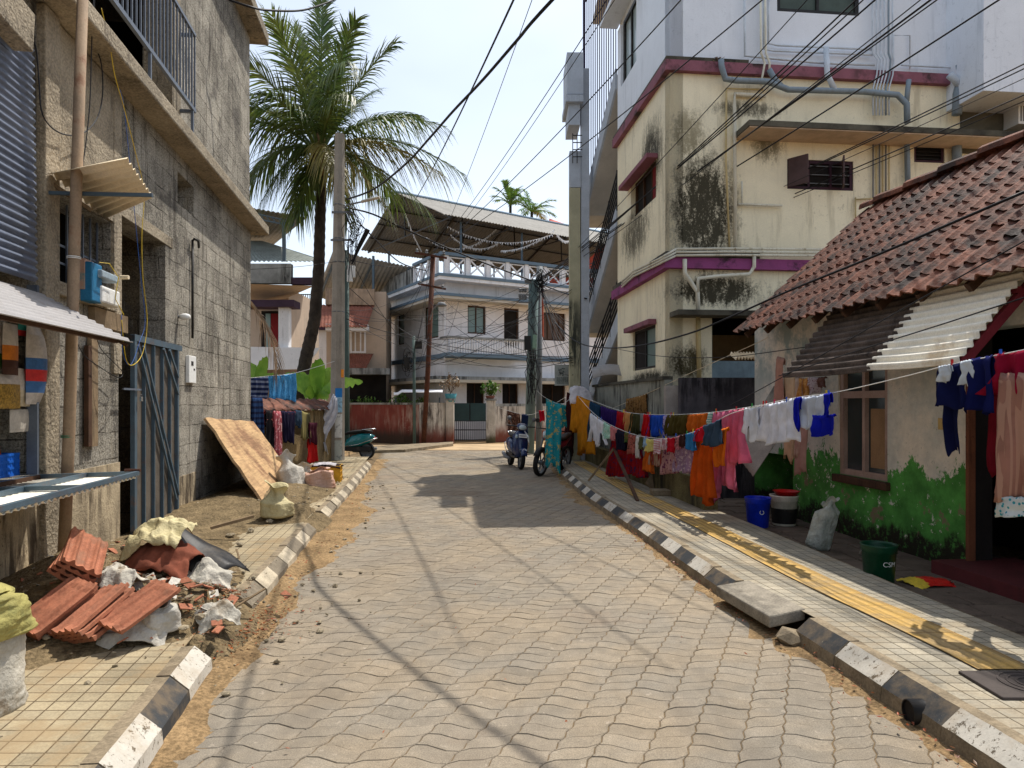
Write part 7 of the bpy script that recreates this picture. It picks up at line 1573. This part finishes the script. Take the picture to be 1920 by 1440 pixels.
m = MB(); m.bar(Fg.pt(sB+.03, .80, 1.87), Fg.pt(sB+.03, .1, 2.62), .05, .07); m.bar(Fg.pt(sA-.1, .3, 2.48), Fg.pt(sB, .3, 2.48), .04, .05); m.build('support_beam', Mt('maroon_beam', lin(112, 34, 44), .6), t2)
# leaning sheet, tarp, porch bits
m = MB(); p0_ = ray(1380, 880, 9.5); 
for a, b, c, d in (((1452, 725), (1475, 800), (1412, 893), (1378, 850)),): P = [ray(*a, 9.6), ray(*b, 9.2), ray(*c, 9.0), ray(*d, 9.5)]
rows = [[P[0].lerp(P[1], i/30).lerp(P[3].lerp(P[2], i/30), j/6)+Vector((0, .012*math.cos(i*1.2), .012*math.cos(i*1.2))) for i in range(31)] for j in range(7)]; m.grid(rows); tag(m.build('leaning_sheet', Mt('old_grey_sheet', lin(150, 146, 134), .9, dirt=lin(80, 76, 68), amt=.7, ds=4), smooth=True, solid=.01), 'old grey cement sheet leaning in the corner behind the pink garment', 'sheet')
m = MB(); a = Fge.pt(.0, .05, 0); p = ray(1380, 672, 10.6); rows = [[p+Vector((.38*i/16, j*.3, .10*j+.025*(1 if i % 2 else -1))) for i in range(17)] for j in range(2)]; m.grid(rows); tag(m.build('zigzag_sheet', M['sheet_cr'], solid=.008), 'small cream corrugated sheet end showing above the black wall', 'sheet')
# ------------------------------------------------------------------ buckets and bags
def bucket(label, px, pyb, zb, r, h, mt, word=None, rim=None, handle=True):
    c = gnd(px, pyb, zb); t = thing('bucket', label, 'bucket', c); m = MB()
    m.lathe(c, [(.01, .004), (r*.80, 0), (r*.84, .01), (r*.97, h*.80), (r*1.03, h*.81), (r*1.0, h*.86), (r*1.05, h*.88), (r*1.02, h*.93), (r*1.07, h*.96), (r*1.07, h), (r*1.0, h), (r*.97, h*.94), (r*.82, .02), (.01, .018)], 28); m.build('body', mt, t, True)
    m = MB(); m.tube([c+Vector((r*1.08*math.cos(a), r*1.08*math.sin(a), h*.84-.5*h*abs(math.sin((a-R(180))/1.0))*.6)) for a in [R(15*k) for k in range(13)]], .004, 6); m.build('handle', M['grey'], t)
    if word:
        cu = bpy.data.curves.new('lettering', 'FONT'); cu.body = word; cu.size = .058; cu.align_x = 'CENTER'; cu.extrude = 0
        to = bpy.data.objects.new('tmp', cu); COL.objects.link(to); dg = bpy.context.evaluated_depsgraph_get(); me = bpy.data.meshes.new_from_object(to.evaluated_get(dg)); bpy.data.objects.remove(to)
        for v in me.vertices:
            a = R(-80)+v.co.x/(r*.93); zz_ = h*.50+v.co.y; rr_ = r*(.84+.13*(zz_/(h*.8)))+.004; v.co = (rr_*math.cos(a), rr_*math.sin(a), zz_)
        me.materials.clear(); me.materials.append(M['white']); o = bpy.data.objects.new('lettering', me); COL.objects.link(o); o.parent = t
    return t
bucket('dark green bucket with white letters beside the peeling green wall', 1648, 1094, .055, .138, .34, c_('dark_green_plastic', 12, 62, 40, rough=.4), 'CSM')
bb_ = bucket('bright blue plastic bucket left of the white bucket with the red tub', 1421, 988, .055, .15, .37, c_('bright_blue_plastic', 20, 50, 190, rough=.35))
m = MB(); q = gnd(1421, 988, .055); 
for k in range(10): a = R(-96+4*k-18+18); 
m.lathe(q+Vector((0, -.137, .2)), [(.02, -.002), (.028, -.002), (.028, .002), (.02, .002)], 14, 0, 'y'); m.build('emblem', M['white'], bb_)
wb = bucket('large white paint bucket with a dark label and a red tub inside', 1470, 984, .055, .165, .38, c_('off_white_plastic', 206, 200, 184))
q = gnd(1470, 984, .055); m = MB(); m.lathe(q, [(.145, .03), (.166, .22)], 28); 
for v_i, v in enumerate(m.v): pass
m.build('dark_label', M['plast_dk'], wb, True)
t = thing('red_tub', 'shallow red plastic tub resting on the white bucket', 'tub', q+Vector((0.02, 0, .38))); m = MB(); m.lathe(q+Vector((.03, 0, .37)), [(.01, 0), (.12, .0), (.155, .06), (.165, .062), (.15, .05), (.115, .008), (.01, .008)], 24); m.build('body', c_('red_plastic', 190, 24, 24, rough=.35), t, True)
c = gnd(1530, 1032, .05); o = sackmesh(c+Vector((0, .02, 0)), (.12, .10), .56, 31, tilt=(6, 14, 0), full=.8, folds=4, ruff=.14).build('plastic_sack', Mt('clear_grey_plastic', lin(170, 172, 162), .4, var=.3, vs=8, dirt=lin(90, 120, 104), amt=.6, ds=6, streak=0, bu=.8, bs=20, bd=.03), smooth=True); tag(o, 'tall crumpled grey white plastic sack leaning near the peeling wall', 'sack')
c = gnd(1745, 1098, .06); m = crumple(c+Vector((0, .05, .03)), (.19, .03, .0), (-.03, .11, .01), .018, 4, 14, .02); 
for i in range(len(m.mi)): m.mi[i] = 0 if m.v[m.f[i][0]][0] < c.x-.06 else (1 if (i % 14) > 3 else 2)
tag(m.build('printed_packet', [c_('yellow_print', 220, 190, 60), c_('red_print', 200, 36, 30), M['white']], smooth=True, solid=.003), 'red, yellow and white printed plastic packet lying before the doorstep', 'packet')
c = gnd(1242, 930, .15); m = MB(); m.box(c.x-.15, c.x+.17, c.y-.02, c.y+.25, .15, .24); tag(m.build('stone_block', M['kc'], bevel=.01), 'flat grey stone block lying at the inner edge of the right footpath', 'stone')
m = MB(); a, b = ray(1222, 922, 11.6), ray(1246, 880, 11.9); a.z = .15; m.bar(a, b, .3, .02, (0, 1, 0)); tag(m.build('wooden_board', M['timber']), 'short brown board leaning behind the flat stone block', 'board')
m = MB(); c = gnd(1280, 915, .15); m.tube([c, c+Vector((0, 0, .35)), c+Vector((.02, -.03, .45))], .07, 10); tag(m.build('grey_pipe', M['grey'], smooth=True), 'short dark grey pipe standing by the mossy plinth wall', 'pipe')

# ------------------------------------------------------------------ clothes lines on the right
FA = Frame(3.754, 0, -.1336, 1, -1); FB = Frame(3.50, 0, -.1336, 1, -1); gA = 'clothes on the long upper line'; gB = 'clothes on the low sagging line'
cable('clothes_line', [FA.at(x, y) for x, y in ((1078, 740), (1100, 747), (1150, 766), (1200, 776), (1300, 776), (1400, 764), (1490, 746), (1570, 735), (1700, 705), (1780, 684), (1860, 668), (2000, 640))], .004, M['white'], 'long upper clothes line above the right footpath', 'rope')
cable('clothes_line', [FB.at(x, y) for x, y in ((1085, 744), (1110, 772), (1140, 794), (1190, 815), (1250, 822), (1300, 810), (1330, 798), (1372, 775), (1440, 758))], .004, M['white'], 'low sagging clothes line carried by two leaning sticks', 'rope')
def clA(x0, x1, y0, y1, yb, f, label, **k): return cloth(FA, x0, y0, x1, y1, yb, f, label, group=gA, **k)
def clB(x0, x1, y0, y1, yb, f, label, **k): return cloth(FB, x0, y0, x1, y1, yb, f, label, group=gB, **k)
S_ = dict(kind='shirt', cat='shirt', name='shirt'); T_ = dict(kind='trousers', cat='trousers', name='trousers')
clA(1063, 1074, 735, 739, 852, fab('deep_maroon', (58, 24, 26)), 'long dark maroon garment left of the orange tunic', amp=.05)
clA(1072, 1089, 738, 743, 806, fab('ochre', (206, 134, 30)), 'short orange garment at the pillar end of the upper line', amp=.04)
clA(1088, 1108, 743, 752, 848, fab('ochre2', (212, 138, 34)), 'long orange tunic hanging from the upper line', kind='flare', amp=.05)
clA(1106, 1126, 751, 760, 822, fab('navy_teal', (34, 64, 92)), 'dark blue garment between the orange tunic and the indigo cloth', amp=.04)
clA(1127, 1157, 761, 770, 803, fab('indigo', (54, 32, 100)), 'indigo cloth on the upper line', amp=.03)
clA(1157, 1174, 770, 774, 812, fab('crimson', (176, 24, 34)), 'crimson cloth beside the indigo one', amp=.03)
clA(1172, 1187, 772, 775, 812, fab('tan_cloth', (208, 150, 92)), 'tan cloth between crimson and olive ones', amp=.03)
clA(1184, 1204, 774, 776, 812, fab('dk_olive', (66, 66, 40)), 'dark olive cloth with crumpled hem', amp=.035)
clA(1203, 1208, 775, 776, 810, fab('grey_cl', (130, 132, 132)), 'narrow grey strip of cloth beside the olive one')
clA(1207, 1221, 776, 777, 826, fab('scarlet', (196, 22, 30)), 'scarlet cloth left of the bright blue shirt', amp=.035)
clA(1216, 1246, 777, 778, 822, fab('royal', (34, 80, 190)), 'bright blue shirt on the upper line', **S_)
clA(1246, 1258, 778, 778, 826, fab('lavender', (170, 160, 200), 'floral', (110, 90, 150), 20), 'lavender patterned cloth beside the bright blue shirt')
clA(1252, 1290, 778, 777, 814, fab('olive2', (82, 72, 34)), 'wide olive brown cloth on the upper line', amp=.04)
clA(1290, 1329, 777, 774, 806, fab('rust', (204, 104, 34)), 'rust orange pleated cloth on the upper line', amp=.03)
clA(1328, 1338, 774, 773, 798, fab('mint', (140, 200, 186), 'stripe', (220, 230, 224), 200), 'tiny mint striped cloth beside the pink garment')
clA(1338, 1376, 773, 768, 922, fab('pink', (222, 120, 150)), 'long pink trousers in the middle of the upper line', amp=.04, **T_)
clA(1372, 1396, 769, 765, 866, fab('pink2', (226, 112, 142)), 'pink tunic beside the long pink trousers', kind='flare', amp=.05)
clA(1399, 1426, 765, 760, 828, fab('white_a', (222, 226, 236)), 'white shirt right of the pink tunic', **S_)
clA(1429, 1488, 759, 747, 828, fab('white_b', (226, 228, 238)), 'wide white shirt with dark hem between two white garments', amp=.035, kind='flare', cat='shirt', name='shirt')
clA(1492, 1560, 746, 736, 800, fab('white_c', (206, 214, 228)), 'white cloth with bright blue skirt panels', amp=.03)
clA(1492, 1502, 746, 744, 806, fab('royal2', (20, 30, 170)), 'left bright blue panel hanging over the white cloth', o=.05); clA(1524, 1568, 778, 776, 816, fab('royal3', (20, 30, 172)), 'right bright blue skirt panel beneath the white cloth', o=.06, back=.1); clA(1546, 1561, 739, 736, 780, fab('royal4', (22, 32, 172)), 'narrow bright blue strap on the right edge of the white cloth', o=.05)
clA(1760, 1808, 690, 679, 764, fab('navy', (22, 28, 74)), 'navy shirt with white bands nearest the door', amp=.03, kind='flare', cat='shirt', name='shirt'); clA(1776, 1806, 684, 678, 845, fab('navy2', (20, 26, 68)), 'long navy trousers behind the navy shirt', o=-.06, amp=.02, cat='trousers', name='trousers')
clA(1764, 1782, 687, 683, 716, fab('pale_band', (206, 214, 222)), 'pale cuff folded over the line on the navy shirt', o=.05); clA(1806, 1822, 678, 674, 722, fab('pale_band2', (206, 214, 222)), 'pale band between the two navy garments', o=.03)
clA(1822, 1868, 674, 665, 772, fab('navy3', (24, 30, 86)), 'navy garment with white scalloped hem', amp=.035)
clA(1872, 1990, 664, 640, 748, fab('crimson_r', (150, 22, 54)), 'crimson shirt at the right end of the line', amp=.03, **S_)
clA(1858, 1884, 668, 660, 880, fab('dk_red', (110, 20, 34)), 'dark red cloth hanging behind the beige dress', o=-.18)
clA(1876, 1990, 700, 690, 930, fab('beige_dress', (168, 124, 110), 'vstripe', (190, 150, 132), 260), 'beige brown ribbed dress with a dotted hem', o=.04, kind='flare', back=.05, cat='dress', name='dress')
clA(1868, 1990, 930, 928, 968, fab('dots', (216, 224, 226), 'dots', (60, 160, 176), 34), 'white hem frill with turquoise dots below the beige dress', o=.06, back=.02, amp=.01)
clB(1108, 1134, 774, 792, 836, fab('white_d', (226, 226, 232)), 'small white shirt at the left of the low line', **S_)
clB(1133, 1147, 791, 799, 822, fab('mint2', (168, 216, 196), 'floral', (220, 236, 226), 30), 'mint patterned cloth on the low line'); clB(1146, 1159, 798, 804, 824, fab('rose', (206, 130, 132)), 'rose pink rag on the low line', kind='taper')
clB(1156, 1172, 803, 810, 842, fab('black_n', (30, 28, 48)), 'near black navy rag on the low line'); clB(1172, 1180, 810, 813, 830, fab('green_rd', (70, 110, 60), 'floral', (180, 50, 40), 40), 'small green and red rag on the low line')
clB(1179, 1193, 813, 817, 850, fab('brick', (176, 100, 88), 'floral', (90, 60, 50), 20), 'brick pink patterned rag on the low line', kind='bunch'); clB(1192, 1200, 817, 819, 858, fab('white_e', (220, 218, 214)), 'narrow white rag on the low line', kind='bunch')
clB(1199, 1208, 819, 821, 842, fab('olive3', (92, 92, 58)), 'small olive rag on the low line'); clB(1207, 1214, 820, 822, 838, fab('sky', (150, 180, 206)), 'tiny pale blue rag beside the yellow one')
clB(1212, 1228, 822, 823, 846, fab('lemon', (222, 210, 130)), 'pale yellow rag on the low line', kind='bunch'); clB(1227, 1242, 823, 822, 850, fab('pk_str', (206, 150, 160), 'stripe', (226, 210, 214), 180), 'pink and white striped cloth left of a second one', kind='bunch')
clB(1240, 1254, 822, 821, 842, fab('pk_str2', (196, 140, 150), 'vstripe', (226, 214, 218), 180), 'second pink and white striped cloth next to the red rag', kind='bunch'); clB(1252, 1268, 821, 819, 846, fab('red_b', (190, 26, 44)), 'red rag with pointed end on the low line', kind='taper')
clB(1267, 1278, 819, 816, 842, fab('dusty', (176, 110, 116), 'floral', (80, 50, 60), 30), 'dusty pink spotted rag on the low line'); clB(1277, 1287, 816, 813, 838, fab('dk_brown', (62, 36, 34)), 'dark brown rag left of the blue cloth')
clB(1286, 1310, 813, 805, 842, fab('sky_b', (50, 120, 176)), 'sky blue rag on the low line', kind='bunch'); clB(1306, 1320, 805, 799, 828, fab('red_c', (200, 30, 50)), 'red rag right of the sky blue one')
clB(1318, 1352, 799, 785, 834, fab('slate_b', (60, 78, 98)), 'slate blue crumpled garment on the low line', kind='bunch', amp=.04, o=.03)
clB(1306, 1338, 815, 812, 934, fab('rust_b', (198, 84, 24)), 'long rust orange trousers hanging nearly to the footpath', amp=.04, o=-.06, back=.1, **{**T_}); clB(1336, 1366, 806, 800, 870, fab('rust_c', (206, 106, 30)), 'rust orange cloth draped right of the long trousers', o=-.05, back=.1, kind='taper')
FC = Frame(3.62, 0, -.1336, 1, -1); gC2 = 'clothes hanging behind the low line'
for a in ((1148, 1204, 824, 828, 892, fab('red_fl', (150, 22, 30), 'floral', (70, 40, 80), 14), 'wide dark red flowered cloth nearly touching a prop stick'), (1244, 1272, 836, 834, 886, fab('pk_fl', (196, 150, 150), 'floral', (120, 60, 90), 18), 'pink flowered cloth low on the wall behind the sagging line'), (1270, 1300, 834, 832, 884, fab('paisley', (160, 130, 160), 'floral', (210, 190, 200), 22), 'mauve paisley cloth low on the wall'),
          (1210, 1226, 832, 832, 884, fab('orange_s', (214, 110, 40)), 'narrow orange strip behind the yellow rag'), (1222, 1246, 834, 834, 872, fab('beige_s', (180, 150, 130), 'vstripe', (150, 60, 60), 120), 'beige and red striped cloth on the plinth wall'), (1166, 1192, 812, 816, 842, fab('navy_s', (24, 26, 44)), 'dark navy cloth behind the patterned rag')):
    cloth(FC, a[0], a[2], a[1], a[3], a[4], a[5], a[6], group=gC2, back=.1, kind='flare' if a[0] == 1148 else 'sheet', amp=.04)
# near the pillar and poles
Fp = Frame(.2, 14.6, 1, .05, 1); cloth(Fp, 1023, 746, 1052, 758, 868, fab('teal_sari', (50, 160, 170), 'floral', (200, 180, 110), 9), 'long turquoise patterned cloth hanging over the motorcycle', kind='sheet', yb1=884, amp=.03, group='cloths by the twin poles'); cloth(Fp, 1044, 757, 1062, 760, 802, fab('teal_b', (44, 140, 140), 'floral', (190, 170, 90), 14), 'short turquoise and yellow cloth beside the pillar', o=-.3, group='cloths by the twin poles')
cable('clothes_line', [Fp.at(x, y) for x, y in ((1006, 732), (1023, 746), (1052, 758), (1075, 742))], .004, M['white'], 'short line from the twin poles to the mossy pillar', 'rope')
Fq = Frame(.0, 20.6, 1, 0, 1); cloth(Fq, 952, 770, 976, 776, 810, fab('brown_fl', (90, 60, 50), 'floral', (160, 120, 100), 10), 'brown patterned cloth hanging before the white wall', group='cloths on the far wall'); cloth(Fq, 977, 776, 990, 778, 812, fab('navy_far', (30, 44, 76)), 'dark blue cloth left of the twin poles', group='cloths on the far wall'); cloth(Fq, 1011, 770, 1021, 770, 790, fab('red_far', (180, 20, 40)), 'small red cloth right of the twin poles', group='cloths on the far wall')
cable('clothes_line', [Fq.at(x, y) for x, y in ((935, 764), (960, 772), (990, 778), (1020, 768), (1060, 745))], .005, M['white'], 'thin line in front of the far white wall', 'rope')
m = crumple(ray(1090, 735, 16.6), (.28, 0, -.08), (0, .12, .2), .06, 6, 16, .12); tag(m.build('white_bundle', fab('white_bun', (220, 216, 220)), smooth=True, solid=.006), 'white cloth bundle tied on the pillar above the orange tunics', 'cloth')
cloth(Frame(2.68, 12, -.1336, 1, -1), 1175, 748, 1213, 738, 776, fab('brown_rug', (150, 112, 66), 'floral', (90, 60, 36), 22), 'brown speckled rug pegged in front of the streaky wall', back=.2, group='cloths before the boundary wall'); cable('clothes_rope', [Frame(2.68, 12, -.1336, 1, -1).at(1150, 765), Frame(2.68, 12, -.1336, 1, -1).at(1213, 738), ray(1300, 697, 11), ray(1415, 645, 10.2), ray(1440, 632, 10)], .005, M['sheet_cr'], 'cream rope running from the clothes up to the tiled eave', 'rope')
Fh = Frame(4.89-.38, 0, -.119, 1, -1); gH = 'cloths hanging under the tiled eave'
for a in ((1457, 1472, 668, 672, 760, fab('peach', (186, 142, 124)), 'peach cloth at the corner under the eave', 'flare'), (1470, 1492, 700, 702, 862, fab('cream_c', (204, 178, 144)), 'long cream cloth under the eave', 'sheet'), (1490, 1507, 706, 708, 850, fab('beige_c', (190, 168, 150), 'vstripe', (170, 140, 124), 200), 'beige striped cloth under the eave', 'sheet'), (1494, 1514, 745, 745, 886, fab('mauve_c', (176, 140, 128)), 'dusty mauve cloth hanging lowest by the corner', 'sheet'), (1497, 1518, 708, 708, 745, fab('ochre_c', (206, 160, 96), 'rough', (180, 120, 60), 20), 'ochre mottled cloth just under the dark awning', 'sheet'), (1517, 1537, 708, 708, 738, fab('gingham', (190, 180, 186), 'dots', (110, 60, 80), 60), 'small checked white cloth under the dark awning', 'sheet'), (1536, 1550, 708, 706, 726, fab('brown_g', (120, 90, 84)), 'short brown checked cloth under the dark awning', 'sheet')):
    cloth(Fh, a[0], a[2], a[1], a[3], a[4], a[5], a[6], a[7], group=gH, back=.15)
t = thing('prop_stick', 'wooden stick propping the low clothes line, leaning away from the camera', 'stick', gnd(1105, 900, .15)); m = MB(); m.bar(gnd(1103, 902, .15), FB.at(1150, 842, -.08), .045, .035); m.build('stick', M['timber'], t)
t = thing('prop_stick', 'dark wooden prop stick with its foot nearer the camera, below the red flowered cloth', 'stick', gnd(1195, 940, .15)); m = MB(); m.bar(gnd(1196, 940, .15), FB.at(1150, 838, -.12), .045, .035); m.build('stick', M['timber_dk'], t)
for k, (x, y, f) in enumerate(((1105, 756, FA), (1172, 772, FA), (1410, 762, FA), (1452, 755, FA), (1288, 813, FB))):
    p = f.at(x, y); m = MB(); m.obox(p+Vector((0, 0, .0)), (0, .008, 0), (.006, 0, 0), (0, 0, .035)); tag(m.build('clothes_peg', c_('peg_pink' if k % 2 else 'peg_green', 220, 40, 100) if k % 2 else c_('peg_green', 60, 160, 80)), ['green peg above the orange tunic', 'pink peg on the crimson cloth', 'green peg on the white shirt beside the pink tunic', 'pink peg on the wide white shirt', 'green peg on the sky blue rag'][k], 'peg')

random.seed(19); pegc = [c_('peg_blue', 40, 90, 190), c_('peg_yellow', 220, 190, 50), c_('peg_red', 200, 40, 40)]
for k in range(26):
    f, x, y = random.choice([(FA, x_, y_) for x_, y_ in ((1120, 757), (1142, 765), (1166, 771), (1216, 776), (1262, 777), (1300, 776), (1344, 771), (1378, 767), (1404, 763), (1436, 757), (1470, 750), (1500, 744), (1550, 738), (1790, 682), (1840, 671), (1880, 664))]+[(FB, x_, y_) for x_, y_ in ((1124, 785), (1152, 801), (1178, 812), (1214, 821), (1244, 822), (1272, 817), (1300, 809), (1330, 799))])
    p = f.at(x+rnd(-5, 5), y); m = MB(); m.obox(p, (0, .007, 0), (.006, 0, 0), (0, 0, .032)); tag(m.build('clothes_peg', pegc[k % 3]), 'small plastic peg pinching cloth to a clothes line', 'peg', 'small pegs on the clothes lines')

# ------------------------------------------------------------------ overhead wires
def wire(a, Ya, b, zb, sag=.25, r=.009, ext=1.22, label='thin black overhead wire crossing before the yellow building', group='overhead wires', name='overhead_wire'):
    A_ = ray(*a, Ya); Yb = F*(zb-EYE)/(HY-b[1]); B_ = ray(*b, Yb); B_ = A_+(B_-A_)*ext; m = MB(); P = []
    for k in range(25): u = k/24; p = A_.lerp(B_, u); p.z -= sag*4*u*(1-u); P.append(p)
    m.tube(P, r, 5); return tag(m.build(name, M['cable'], smooth=True), label, 'wire', group)
for (x, z, r, sg) in ((1505, 6.6, .007, .1), (1590, 6.4, .011, .15), (1598, 6.4, .009, .2), (1627, 6.2, .011, .12), (1700, 6.0, .007, .2), (1725, 6.2, .013, .15), (1743, 6.2, .009, .1), (1844, 6.4, .012, .2)):
    wire((1010, 515+rnd(-6, 26)), 21.6, (x, 0), z, sg, r)
for (y, z, r) in ((112, 6.2, .010), (121, 6.2, .010), (139, 5.9, .006), (170, 5.8, .010), (182, 5.7, .007)): wire((1010, 540+rnd(-8, 30)), 21.6, (1920, y), z, .15, r, 1.12)
gI = 'wires running up from the iron pole'
for (a, b, z, r) in (((812, 470), (1401, 0), 7.0, .010), ((812, 472), (1257, 0), 7.4, .010), ((810, 474), (1124, 0), 7.6, .008), ((812, 480), (990, 0), 7.6, .006), ((812, 482), (1100, 60), 7.2, .006)): wire(a, 26, b, z, .3, r, 1.2, 'thin overhead wire running up from the iron pole over the street', gI)
wire((775, 380), 27, (955, 0), 6.6, .2, .014, 1.2, 'single straight black cable rising steeply to the top of the sky', 'steep cable'); 
def ncable(pts, r, label, name='overhead_cable', group=None):      # pts: (x, y, Y)
    return cable(name, [ray(*p) for p in pts], r, M['cable'], label, 'cable', group)
ncable([(650, 374, 17.3), (700, 355, 16), (760, 308, 14), (808, 256, 12.6), (850, 208, 11.4), (905, 150, 10.2), (970, 75, 9), (1040, -5, 7.9), (1535, -525, 5.5), (5600, -4000, 1.6)], .022, 'thick twisted black cable sweeping from the left pole to the top of the picture')
ncable([(655, 390, 17.3), (700, 402, 18), (760, 430, 18.7), (870, 478, 20), (998, 527, 21.4)], .022, 'thick black cable slung from the left pole to the twin poles'); ncable([(1012, 532, 21.5), (1040, 543, 20), (1070, 553, 18.5), (1100, 560, 17.5)], .018, 'thick black cable from the twin poles to the mossy pillar')
ncable([(668, 412, 17.2), (700, 445, 18.5), (750, 492, 22), (800, 508, 25.9)], .018, 'black cable dropping from the left pole to the iron pole'); ncable([(1040, 605, 19.5), (1080, 640, 17), (1130, 652, 14.5), (1200, 648, 12.5), (1290, 626, 11), (1370, 594, 10), (1480, 545, 8.8), (1640, 480, 7.4), (1920, 360, 6)], .014, 'black cable sagging past the lower window of the yellow building over the tiled roof')
ncable([(1160, 655, 15), (1240, 668, 12), (1350, 670, 10.5), (1480, 655, 8.5), (1700, 620, 6.6), (1920, 560, 5.4)], .006, 'thin line passing in front of the tiled house eave'); ncable([(1370, 760, 9), (1440, 722, 8), (1560, 655, 6.6), (1700, 575, 5.5), (1960, 430, 4.4)], .005, 'thin dark line crossing in front of both cement awnings'); ncable([(1460, 705, 7.4), (1600, 660, 6), (1760, 610, 5), (1960, 545, 4.3)], .005, 'dark blue line drawn across the white cement awning')
ncable([(430, 0, 11), (470, 13, 11), (500, 19, 11.4), (560, 20, 12), (600, 10, 12.4), (650, -10, 13)], .018, 'black cable sagging across the top left of the sky'); ncable([(470, 505, 15), (560, 500, 16), (620, 492, 17.2), (650, 490, 17.3)], .006, 'thin wire from the block building corner to the left pole')
random.seed(77); anchors = [(806, 490, 26), (808, 520, 26), (806, 560, 26), (804, 640, 26), (778, 640, 25.8), (775, 660, 25.8), (765, 690, 25.8), (995, 560, 21.3), (1000, 600, 21.3), (998, 640, 21.3), (1008, 540, 21.5), (655, 520, 17.4), (650, 600, 19), (658, 470, 17.3), (1070, 640, 17.6), (1072, 560, 17.5), (1075, 690, 17.5), (860, 560, 28.5), (735, 590, 33)]
for i in range(46):
    a, b = random.sample(anchors, 2)
    if abs(a[0]-b[0]) < 20: continue
    A_, B_ = ray(*a), ray(*b); A_.z += rnd(-.3, .3); B_.z += rnd(-.3, .3); sg = rnd(.05, .9); P = []
    for k in range(17): u = k/16; p = A_.lerp(B_, u); p.z -= sg*4*u*(1-u); P.append(p)
    m = MB(); m.tube(P, rnd(.004, .009), 4); tag(m.build('tangled_wire', M['cable'], smooth=True), 'thin sagging wire in the tangle between the street poles', 'wire', 'tangled wires between the street poles')
for i in range(14):
    A_ = ray(1014, 520+rnd(0, 30), 21.5); B_ = ray(rnd(1056, 1085), rnd(560, 720), 19); m = MB(); m.tube([A_.lerp(B_, k/10)-Vector((0, 0, .3*4*(k/10)*(1-k/10))) for k in range(11)], .008, 4); tag(m.build('drop_wire', M['cable'], smooth=True), 'thin drop wire fanning out from the twin poles to the right', 'wire', 'drop wires right of the twin poles')
# sign board
p0_, p1_ = ray(1040, 684, 18.6), ray(1074, 723, 18.6); t = thing('sign_board', 'faded grey sign board with dark blotched print beside the mossy pillar', 'sign', p1_); m = MB(); m.box(p0_.x, p1_.x, 18.6, 18.63, p1_.z, p0_.z); m.build('panel', Mt('faded_sign', lin(160, 166, 162), .8, dirt=lin(110, 118, 114), amt=.7, ds=4), t); m = MB()
random.seed(6)
for i in range(5):
    x = p0_.x+.05
    while x < p1_.x-.06: w_ = rnd(.02, .06); z = p1_.z+.06+i*.035; m.box(x, x+w_, 18.592, 18.6, z, z+.016); x += w_+.012
for i in range(26): x, z = p0_.x+.08+abs(rnd(0, .16)), p1_.z+.26+rnd(0, .2); m.box(x, x+rnd(.01, .04), 18.592, 18.599, z, z+rnd(.01, .03))
m.build('print', Mt('faded_print', lin(70, 84, 82), .8), t)
